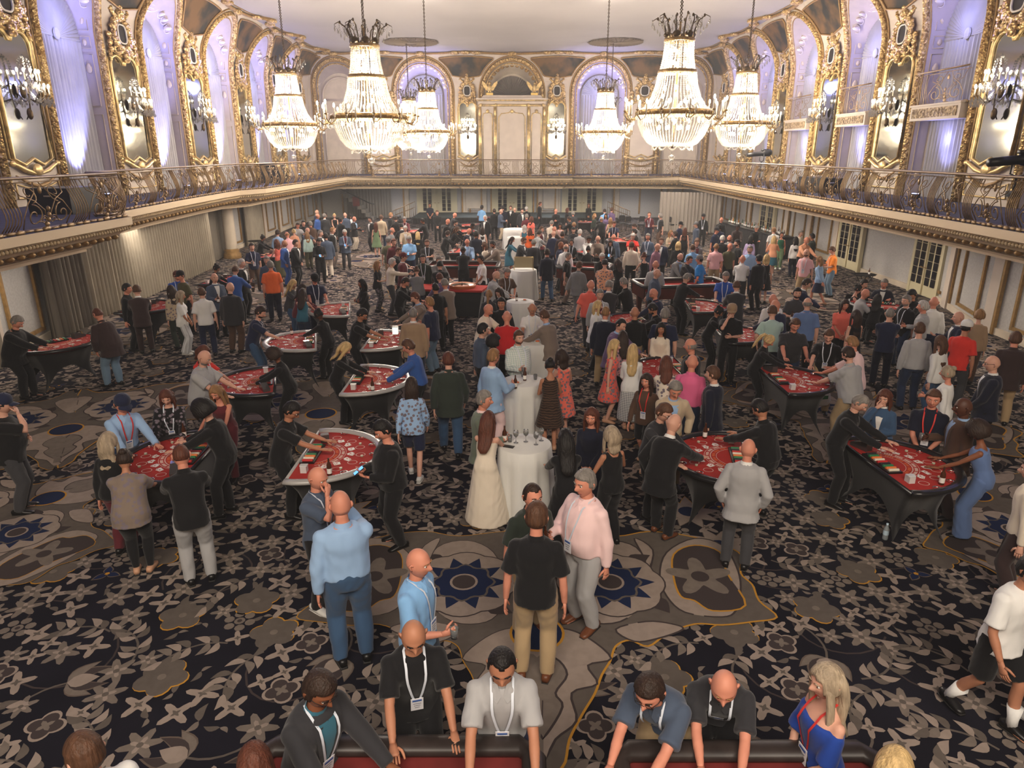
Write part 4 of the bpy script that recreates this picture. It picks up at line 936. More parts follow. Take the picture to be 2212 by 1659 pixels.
def hand(q, w, d, n, e, curl=.5, m=0):
    """palm and five fingers; w wrist, d pointing, n palm normal, e +1 left / -1 right"""
    d = nz(d); n = nz(n-d*np.dot(n, d)); s = np.cross(d, n)*e
    q.tube([w-d*.02, w+d*.03, w+d*.075, w+d*.095], [(.026, .018), (.034, .016), (.041, .014), (.038, .011)], 7, m, side=s)
    for k, (o, l, r) in enumerate(((-.03, .062, .0085), (-.010, .078, .009), (.011, .072, .009), (.030, .058, .008))):
        p = w+d*.088+s*o; c = curl; P = [p]
        for j in range(3):
            a = c*(.5+.75*j); P.append(P[-1]+(d*cos(a)+n*sin(a)+s*o*.8)*l*(.42, .32, .26)[j])
        q.tube(P, [r*1.1, r, r*.95, r*.7], 5, m)
    p = w+d*.03-s*.03; P = [p, p+(d*.6-s*.75+n*.2)*.035, p+(d*.6-s*.75+n*.2)*.035+(d*.85-s*.3+n*.4)*.032, p+(d*.6-s*.75+n*.2)*.035+(d*.9-s*.25+n*.45)*.058]
    q.tube(P, [.013, .0115, .010, .007], 6, m)
def hdir(S, k, pose):
    d = nz(S['wr'+k]-S['el'+k]); e = 1 if k == 'L' else -1
    if pose in ('deal', 'lean', 'rest', 'sit', 'elbows') or (pose == 'lean1' and k == 'R'): return nz(V3(d[0], d[1]*1.2-.35, -.12)), V3(0, 0, -1), .18
    if pose in ('drink', 'sip') and k == 'R': return nz(d*.6+V3(.4, -.2, .1)), nz(V3(.8, .4, 0)), .95
    if pose in ('phone', 'clasp', 'talk', 'chin', 'cross'): return nz(d+V3(-e*.3, 0, 0)), nz(V3(-e*.3, .2, .9) if pose in ('phone', 'talk') else V3(-e*.4, .9, 0)), .6
    return d, V3(-e, 0, 0), .35
def g_body(pose, build, vis=''):
    S = skeleton(pose, build); B = BUILDS[build]; q = MB(); torso(q, S, B, -.1, .53, -.008, 13)
    nk = .056 if build in 'mM' else .044
    q.tube([S['sp'](.49)+V3(0, .012, 0), S['sp'](.53), S['neck']*.5+S['head']*.5+V3(0, .01, 0), S['head']+V3(0, .012, -.02)], [nk*1.25, nk*1.08, nk, nk*.95], 10)
    for k in 'RL':
        ar = B['arm']; q.tube([S['sp'](.40)*.35+S['sh'+k]*.65, S['sh'+k], (S['sh'+k]*.55+S['el'+k]*.45), S['el'+k], (S['el'+k]*.65+S['wr'+k]*.35), S['wr'+k]], [ar*1.05, ar*1.12, ar, ar*.8, ar*.82, ar*.52], 9)
        q.ell(S['sh'+k]+V3(0, 0, .004), (ar*1.12,)*3, 8, 6)
        th = B['thigh']; q.tube([S['hj'+k]+V3(0, 0, .05), S['hj'+k]*.6+S['kn'+k]*.4, S['kn'+k], S['kn'+k]*.62+S['an'+k]*.38+V3(0, .015, 0), S['an'+k]], [th*1.05, th*.92, th*.62, th*.62, .038], 10)
        a = S['an'+k]; q.tube([a+V3(0, .05, -.045), a+V3(0, -.06, -.05), a+V3(0, -.16, -.065)], [(.036, .03), (.042, .028), (.038, .016)], 8, side=(1, 0, 0))
    return q
def g_hands(pose, build):
    S = skeleton(pose, build); q = MB()
    for k in 'RL': d, n, c = hdir(S, k, pose); hand(q, S['wr'+k], d, n, 1 if k == 'L' else -1, c)
    return q
def chest_(S, B, t, x, inf):
    p, a, b = ring_pts(S, B, t, inf); u = min(.98, abs(x)/a); L = nz(S['sp'](t+.01)-S['sp'](t-.01)); return p+V3(x, 0, 0)+nz(V3(0, -L[2], L[1]))*b*(1-u**2.4)**.5
def g_top(pose, build, kind):
    """kind: tee polo (short sleeve, loose), shirt (long, tucked), sweater, jacket, blouse, dress*, tank"""
    S = skeleton(pose, build); B = BUILDS[build]; q = MB(); ar = B['arm']; sit = POSES[pose][4] == 2
    inf = {'jacket': .036, 'sweater': .026, 'tank': .012, 'dress': .012, 'gown': .012, 'sleevedress': .014, 'offshoulder': .014}.get(kind, .022)
    t0 = {'jacket': -.22, 'tee': -.14, 'polo': -.12, 'shirt': -.02, 'sweater': -.08, 'blouse': -.12, 'tank': -.10}.get(kind, -.1)
    if sit: t0 = max(t0, -.06)
    torso(q, S, B, t0, {'tank': .44, 'dress': .45, 'gown': .37, 'offshoulder': .385}.get(kind, .505), inf, 14, .10)
    long_ = kind in ('shirt', 'sweater', 'jacket', 'sleevedress', 'blouse')
    if kind in ('tank', 'dress'):
        for e in (-1, 1): q.tube([chest_(S, B, .42, e*.075, inf), S['sp'](.475)+V3(e*.085, .01, 0), S['sp'](.42)+V3(e*.08, B['w'][4][2]*.9, 0)], [(.03, .014)]*3, 8, side=(1, 0, 0))
    if kind == 'offshoulder':
        for k in 'RL': sh, el = S['sh'+k], S['el'+k]; q.tube([S['sp'](.36)*.5+sh*.4+el*.1, sh*.75+el*.25, sh*.4+el*.6, sh*.1+el*.9], [ar+.02, ar+.024, ar+.028, ar+.034], 10)
    if kind not in ('tank', 'dress', 'gown', 'offshoulder'):
        if kind in ('tee', 'polo', 'shirt', 'sweater', 'jacket'): nk = .07 if build in 'mM' else .06; q.tube([S['sp'](.48)+V3(0, .012, 0), S['sp'](.53)+V3(0, .008, 0)], [(nk*1.25, nk*1.1), (nk*1.03, nk)], 14, side=(1, 0, 0))
        r = ar+(.026 if kind == 'jacket' else .02)
        for k in 'RL':
            sh, el, wr = S['sh'+k], S['el'+k], S['wr'+k]; q.ell(sh+V3(0, 0, -.002), (r*1.06,)*3, 10, 7)
            if long_: q.tube([S['sp'](.40)*.4+sh*.6, sh, sh*.5+el*.5, el, el*.5+wr*.5, wr*.97+el*.03], [r*1.0, r*1.06, r*1.0, r*.95, r*.82, r*.68], 10)
            else: q.tube([S['sp'](.40)*.4+sh*.6, sh, sh*.45+el*.55, sh*.18+el*.82], [r*1.0, r*1.06, r*1.1, r*1.2], 10)
    if kind in ('dress', 'gown', 'sleevedress'):
        h = S['hip']; z1 = {'gown': .05, 'dress': .50, 'sleevedress': .46}[kind]; p, a, b = ring_pts(S, B, -.02, inf)
        fl = .14 if kind == 'gown' else .07
        for seg in ((0,),): q.tube([p, V3(p[0], p[1]*.9, .80), V3(0, p[1]*.6, (z1+.8)/2), V3(0, p[1]*.4, z1)], [(a, b), (a+.03, b+.03), (a+.03+fl*.5, b+.04+fl*.6), (a+.03+fl, b+.04+fl)], 18, side=(1, 0, 0))
    return q
def g_legs(pose, build, kind):
    S = skeleton(pose, build); B = BUILDS[build]; q = MB(); th = B['thigh']
    p, a, b = ring_pts(S, B, -.08, .012); p2, a2, b2 = ring_pts(S, B, .07, .012)
    if kind in ('skirt', 'longskirt'):
        z1 = .48 if kind == 'skirt' else .22; q.tube([p2, p, V3(0, p[1]*.6, (z1+.85)/2), V3(0, p[1]*.4, z1)], [(a2, b2), (a+.02, b+.02), (a+.06, b+.06), (a+.08, b+.09)], 18, side=(1, 0, 0)); return q
    q.tube([p2, S['hip']+V3(0, 0, 0), p+V3(0, 0, .0), p+V3(0, 0, -.05)], [(a2, b2), (a2*.5+a*.5+.01, b2*.5+b*.5+.005), (a, b), (a*.85, b*.85)], 16, side=(1, 0, 0))
    for k in 'RL':
        hj, kn, an = S['hj'+k], S['kn'+k], S['an'+k]; f = .020
        if kind == 'shorts': q.tube([hj+V3(0, 0, .06), hj*.6+kn*.4, hj*.12+kn*.88], [th+f, th+f, th*.95+f], 12)
        elif kind == 'leggings': q.tube([hj+V3(0, 0, .06), hj*.6+kn*.4, kn, kn*.6+an*.4+V3(0, .015, 0), an], [th+.012, th+.004, th*.66+.006, th*.64+.006, .044], 12)
        elif kind == 'wide': q.tube([hj+V3(0, 0, .06), hj*.6+kn*.4, kn, an+V3(0, 0, -.03)], [th+f, th+f, th*.95+f, .125], 12)
        else: q.tube([hj+V3(0, 0, .06), hj*.6+kn*.4, kn, kn*.5+an*.5+V3(0, .008, 0), an+V3(0, .0, -.025)], [th+f, th*.95+f, th*.72+f, th*.68+f, .068], 12)
    return q
def g_shoe(heel=False, sneaker=False):
    q = MB(); q.tube([(0, .09, -.04), (0, .06, -.035), (0, 0, -.03), (0, -.08, -.05), (0, -.15, -.06), (0, -.19, -.066)], [(.03, .035), (.042, .045), (.046, .05), (.05, .036), (.046, .026), (.026, .018)], 12, side=(1, 0, 0), power=.8)
    q.tube([(0, .095, -.078), (0, 0, -.078), (0, -.1, -.078), (0, -.195, -.076)], [(.036, .010), (.045, .010), (.052, .010), (.03, .009)], 10, 1, side=(1, 0, 0), power=.7)
    return q
# --- head and hair in head space (centre between the ears, face towards -y)
def head_r(d, male=True):
    x, y, z = d; r = 1/math.sqrt((x/.076)**2+(y/.094)**2+(z/.118)**2); p = np.array(d)*r; x, y, z = p
    if z < -.01: k = min(1, (-z-.01)/.1); p[0] *= 1-.30*k**1.4; p[1] = p[1]*(1-.25*k) if y < 0 else p[1]*(1-.55*k)
    if y < -.06: p[1] = -.06+(p[1]+.06)*.82
    g = lambda cx, cz, sx, sz: math.exp(-((p[0]-cx)/sx)**2-((z-cz)/sz)**2) if y < 0 else 0
    p[1] -= .026*g(0, -.022, .013, .022)+.012*g(0, -.002, .010, .022)+.006*g(0, .034, .05, .010)+.007*g(0, -.062, .024, .008)+.006*g(0, -.074, .02, .008)+.012*g(0, -.102, .024, .016)
    p[1] += .010*g(.032, .012, .016, .012)+.010*g(-.032, .012, .016, .012)+.004*g(0, -.048, .02, .006)
    return p
def sphere_dirs(nu, nv):
    # meridians crowd towards the face so features keep their shape
    A = []
    for i in range(nu):
        t = i/nu*2*pi; A.append(t+.45*sin(t)*-1)
    return [[(sin(pi*j/nv)*sin(a)*1, -sin(pi*j/nv)*cos(a), cos(pi*j/nv)) for a in A] for j in range(1, nv)]
def g_head(hi=True):
    nu, nv = (44, 36) if hi else (22, 18); D = sphere_dirs(nu, nv); q = MB()
    V = [head_r((0, 0, 1.))]+[head_r(d) for row in D for d in row]+[head_r((0, 0, -1.))]
    Fc = [(0, 1+(i+1) % nu, 1+i) for i in range(nu)]
    for j in range(nv-2):
        for i in range(nu): a = 1+j*nu+i; b = 1+j*nu+(i+1) % nu; Fc.append((a, b, b+nu, a+nu))
    e = 1+(nv-1)*nu; Fc += [(e, 1+(nv-2)*nu+i, 1+(nv-2)*nu+(i+1) % nu) for i in range(nu)]
    VA = np.array(V); mt = []
    for f in Fc:
        c = VA[list(f)].mean(0); mt.append(3 if (c[1] < -.06 and abs(c[0]) < .024 and -.078 < c[2] < -.056) else 0)
    q.add(V, Fc, mt)
    for e in (-1, 1):
        q.tube([(e*.070, .012, -.03), (e*.079, .018, -.01), (e*.083, .024, .014), (e*.078, .012, .026), (e*.072, .0, .012)], [.006, .009, .011, .010, .006], 5)
        q.ell((e*.031, -.0735, .012), (.013, .009, .0075), 8, 6, 4); q.ell((e*.031, -.0805, .012), (.0062, .0035, .0062), 7, 5, 1)
        q.tube([(e*.014, -.089, .030), (e*.032, -.088, .036), (e*.050, -.076, .031)], [(.004, .003), (.005, .004), (.003, .003)], 4, 2)
    return q
def hairline(d, kind):
    x, y, z = d; front = -y
    if kind == 'fringe': return z < .42 and z > -.45 and y > -.25
    if kind in ('long', 'wavy', 'bob', 'curly', 'afro', 'bun', 'pony'):
        lim = .62-.25*abs(x) if front > .3 else -.55
        if front > .3: return z > lim or (abs(x) > .62 and z > -.35)
        return z > lim
    lim = .60 if front > .45 else (.15+.45*max(0, front)/.45 if front > 0 else -.35-.2*max(0, -front))
    if kind == 'receding': lim = .82 if front > .3 and abs(x) > .15 else lim+.12*(front > .3)
    if abs(x) > .8 and front > -.1 and front < .3: lim = -.1
    return z > lim
def g_hair(kind):
    q = MB(); nu, nv = 36, 26; D = sphere_dirs(nu, nv); rg = np.random.RandomState(len(kind)*7)
    th = {'buzz': .004, 'fringe': .006, 'short': .013, 'receding': .009, 'side': .018, 'curly': .03, 'afro': .055, 'long': .018, 'wavy': .022, 'bob': .024, 'bun': .012, 'pony': .012}.get(kind, .012)
    def hv(d):
        p = head_r(d); n = nz(p); ins = hairline(d, kind); t = th if ins else -.014
        if kind in ('short', 'side') and ins and d[2] > .5: t += .006
        if kind in ('curly', 'afro', 'wavy'): t += (.008 if kind != 'wavy' else .004)*(rg.rand()-.5)*(1 if ins else 0)
        return p+n*t
    V = [hv((0, 0, 1.))]+[hv(d) for row in D for d in row]+[hv((0, 0, -1.))]; Fc = [(0, 1+(i+1) % nu, 1+i) for i in range(nu)]
    for j in range(nv-2):
        for i in range(nu): a = 1+j*nu+i; b = 1+j*nu+(i+1) % nu; Fc.append((a, b, b+nu, a+nu))
    e = 1+(nv-1)*nu; Fc += [(e, 1+(nv-2)*nu+i, 1+(nv-2)*nu+(i+1) % nu) for i in range(nu)]
    q.add(V, Fc)
    wv = lambda k, s: s*sin(k*2.1)
    if kind in ('long', 'wavy', 'bob'):
        L = {'long': .40, 'wavy': .30, 'bob': .16}[kind]; n = 9; s = .012 if kind == 'wavy' else .004
        P = [(wv(k, s), .03+.045*min(1, k/3)+.02*sin(k), .06-(L+.1)*k/(n-1)) for k in range(n)]
        q.tube(P, [(.082, .06), (.092, .052), (.096, .046), (.098, .04), (.098, .036), (.096, .032), (.09, .028), (.08, .024), (.04, .012)], 14, side=(1, 0, 0), power=.9)
        for e in (-1, 1): q.tube([(e*.066, -.035, .05), (e*.084, -.03, -.02), (e*.088, -.03, -.09), (e*.085, -.04+wv(1, s), -.10-L*.5), (e*.07, -.045, -.1-L*.75)], [(.012, .02), (.014, .03), (.018, .03), (.018, .028), (.008, .012)], 8, side=(1, 0, 0))
    if kind == 'pony': q.tube([(0, .085, .05), (0, .13, .05), (0, .155, -.02), (0, .15, -.12), (.01, .13, -.24), (.02, .12, -.30)], [.025, .03, .034, .03, .022, .008], 9); q.ell((0, .1, .055), (.025, .02, .025), 8, 6)
    if kind == 'bun': q.ell((0, .075, .085), (.045, .04, .042), 12, 9)
    return q
def g_cap():
    q = MB(); q.lathe([(.089, .0), (.094, .02), (.09, .06), (.07, .095), (.035, .112), (.004, .116)], 20, c=(0, .004, .03)); q.ell((0, .004, .147), (.01, .01, .006), 6, 4)
    V = []; n = 10
    for r in (0, 1):
        for k in range(n+1): t = -1+2*k/n; V.append((t*.078, -.075-r*.075*(1-t*t*.6)-.01+.02*abs(t), .045-.012*r-.012*t*t))
    V += [(v[0], v[1], v[2]-.005) for v in V]; m = 2*(n+1)
    q.add(V, [(k, k+1, n+2+k, n+1+k) for k in range(n)]+[(m+k, m+n+1+k, m+n+2+k, m+k+1) for k in range(n)]+[(n+1+k, n+2+k, m+n+2+k, m+n+1+k) for k in range(n)]); return q
def g_glasses():
    q = MB()
    for e in (-1, 1): q.tube([(e*.031+.021*cos(t), -.093+.004*abs(cos(t)), .010+.016*sin(t)) for t in np.linspace(0, 2*pi, 13)[:-1]], .0022, 4, closed=True); q.tube([(e*.052, -.088, .014), (e*.075, -.05, .016), (e*.082, .01, .014)], .0022, 4)
    q.tube([(-.01, -.098, .014), (.01, -.098, .014)], .0022, 4); return q
def g_beard():
    q = MB()
    rows = []
    for zz in (-.045, -.062, -.08, -.098, -.112):
        rows.append([])
        for a in np.linspace(-1.5, 1.5, 17):
            d = nz((sin(a)*.9, -cos(a), zz/.085)); p = head_r(d); n = nz(p); k = .007 if not (abs(a) < .3 and zz > -.07 and zz < -.05) else -.004; rows[-1].append(p+n*k)
    V = [p for r in rows for p in r]; n = 17; q.add(V, [(j*n+i, j*n+i+1, (j+1)*n+i+1, (j+1)*n+i) for j in range(len(rows)-1) for i in range(n-1)]); return q
# --- garments turned into one continuous skin each, all evaluated in one pass
def fuse(batch):
    """batch: key -> (MB, voxel, smooth passes). One closed surface per entry."""
    sc = bpy.data.scenes.new('tailor'); tmp = {}
    for k, (mb, vox, sm) in batch.items():
        me = bpy.data.meshes.new('t'); me.from_pydata(np.concatenate(mb.v).tolist(), [], mb.f); o = bpy.data.objects.new('t', me); sc.collection.objects.link(o)
        r = o.modifiers.new('r', 'REMESH'); r.mode = 'VOXEL'; r.voxel_size = vox; r.use_smooth_shade = True
        if sm: s = o.modifiers.new('s', 'SMOOTH'); s.iterations = sm; s.factor = .5
        tmp[k] = o
    sc.view_layers[0].update(); dg = sc.view_layers[0].depsgraph; out = {}
    for k, o in tmp.items():
        me = bpy.data.meshes.new_from_object(o.evaluated_get(dg)); me.name = str(k[-1]) if isinstance(k, tuple) else str(k); out[k] = me
    for o in tmp.values(): m_ = o.data; bpy.data.objects.remove(o); bpy.data.meshes.remove(m_)
    bpy.data.scenes.remove(sc); return out
def mesh_arrays(me):
    n = len(me.vertices); co = np.empty(n*3); me.vertices.foreach_get('co', co); return co.reshape(-1, 3), [tuple(p.vertices) for p in me.polygons]
SKIN = {'l': mat('skin_fair', (216, 164, 142), .55, vary=.08, vscale=5, spec=.35), 't': mat('skin_tan', (182, 126, 98), .55, vary=.08, vscale=5, spec=.35), 'b': mat('skin_brown', (136, 84, 58), .5, vary=.08, vscale=5, spec=.35), 'd': mat('skin_deep', (88, 54, 40), .5, vary=.08, vscale=5, spec=.35), 'r': mat('skin_ruddy', (214, 144, 120), .55, vary=.08, vscale=5, spec=.35)}
HAIRC = {'k': ('black', (24, 20, 20)), 'n': ('dark brown', (52, 36, 28)), 'o': ('brown', (92, 62, 44)), 'g': ('grey', (140, 134, 128)), 'w': ('white', (206, 202, 196)), 'y': ('blonde', (212, 180, 126)), 's': ('sandy', (158, 118, 78)), 'u': ('auburn', (98, 54, 38)), 'a': ('ash blonde', (176, 158, 134))}
HM = {k: mat('hair_'+v[0].replace(' ', '_'), v[1], .6, bump=.6, bscale=70, vary=.3, vscale=30, stretch=(1, 1, .15), spec=.35) for k, v in HAIRC.items()}
EYE = mat('eye_iris', (36, 26, 20), .2); EYEW = mat('eye_white', (226, 218, 210), .4); LIP = mat('lips', (178, 104, 94), .5)
SHOES = {'k': mat('black_leather', (20, 19, 20), .35), 'w': mat('white_sneaker', (220, 220, 216), .6), 'o': mat('brown_leather', (104, 60, 36), .4), 'n': mat('nude_shoe', (196, 150, 120), .5)}
SOLE = {'k': mat('dark_sole', (34, 32, 32), .7), 'w': mat('white_sole', (214, 212, 206), .7)}
WHITE = cloth((232, 232, 230)); TAGW = mat('lanyard_ribbon', (214, 222, 234), .6); TAGR = mat('red_lanyard_ribbon', (206, 56, 50), .6); CARD = mat('badge_card', (226, 226, 232), .5); CARDB = mat('badge_print', (60, 92, 160), .5); GLS = mat('spectacle_frame', (30, 26, 26), .4)
# ------------------------------------------------------------------ who stands where: frame pixel of the top of the head, then look and pose
COLR = dict(black=(24, 24, 27), navy=(34, 40, 66), dnavy=(26, 29, 46), white=(228, 228, 226), cream=(226, 214, 196), grey=(120, 120, 122), lgrey=(166, 166, 168), dgrey=(62, 62, 66), charcoal=(48, 48, 52), slate=(72, 84, 104), blue=(52, 88, 156), royal=(40, 82, 170), lblue=(150, 182, 220), sky=(128, 176, 224),
  bright=(36, 132, 206), jeans=(58, 84, 116), ljeans=(108, 134, 156), djeans=(38, 50, 76), khaki=(170, 146, 112), beige=(190, 172, 146), tan=(160, 134, 108), taupe=(128, 114, 104), brown=(84, 62, 50), dbrown=(56, 42, 42), olive=(82, 80, 58), green=(44, 98, 74), sage=(120, 146, 110), dgreen=(46, 54, 48), mint=(170, 196, 190),
  red=(196, 36, 40), bred=(214, 56, 48), maroon=(96, 38, 46), coral=(232, 112, 96), salmon=(222, 98, 84), pink=(230, 176, 180), hotpink=(226, 106, 150), lpink=(240, 208, 208), mauve=(160, 118, 136), orange=(232, 106, 52), bor=(244, 140, 52), teal=(52, 104, 124), lav=(180, 164, 206), purple=(104, 84, 120), cobalt=(34, 66, 150), bluegrey=(98, 122, 168), ggrey=(112, 122, 108), peach=(228, 164, 130))
CN = dict(dnavy='dark navy', lgrey='light grey', dgrey='dark grey', lblue='light blue', sky='sky blue', bright='bright blue', royal='royal blue', jeans='jeans', ljeans='faded jeans', djeans='dark jeans', dbrown='dark brown', dgreen='dark green', bred='bright red', hotpink='hot pink', lpink='pale pink', bor='orange', lav='lavender', cobalt='cobalt blue', bluegrey='blue-grey', ggrey='grey-green')
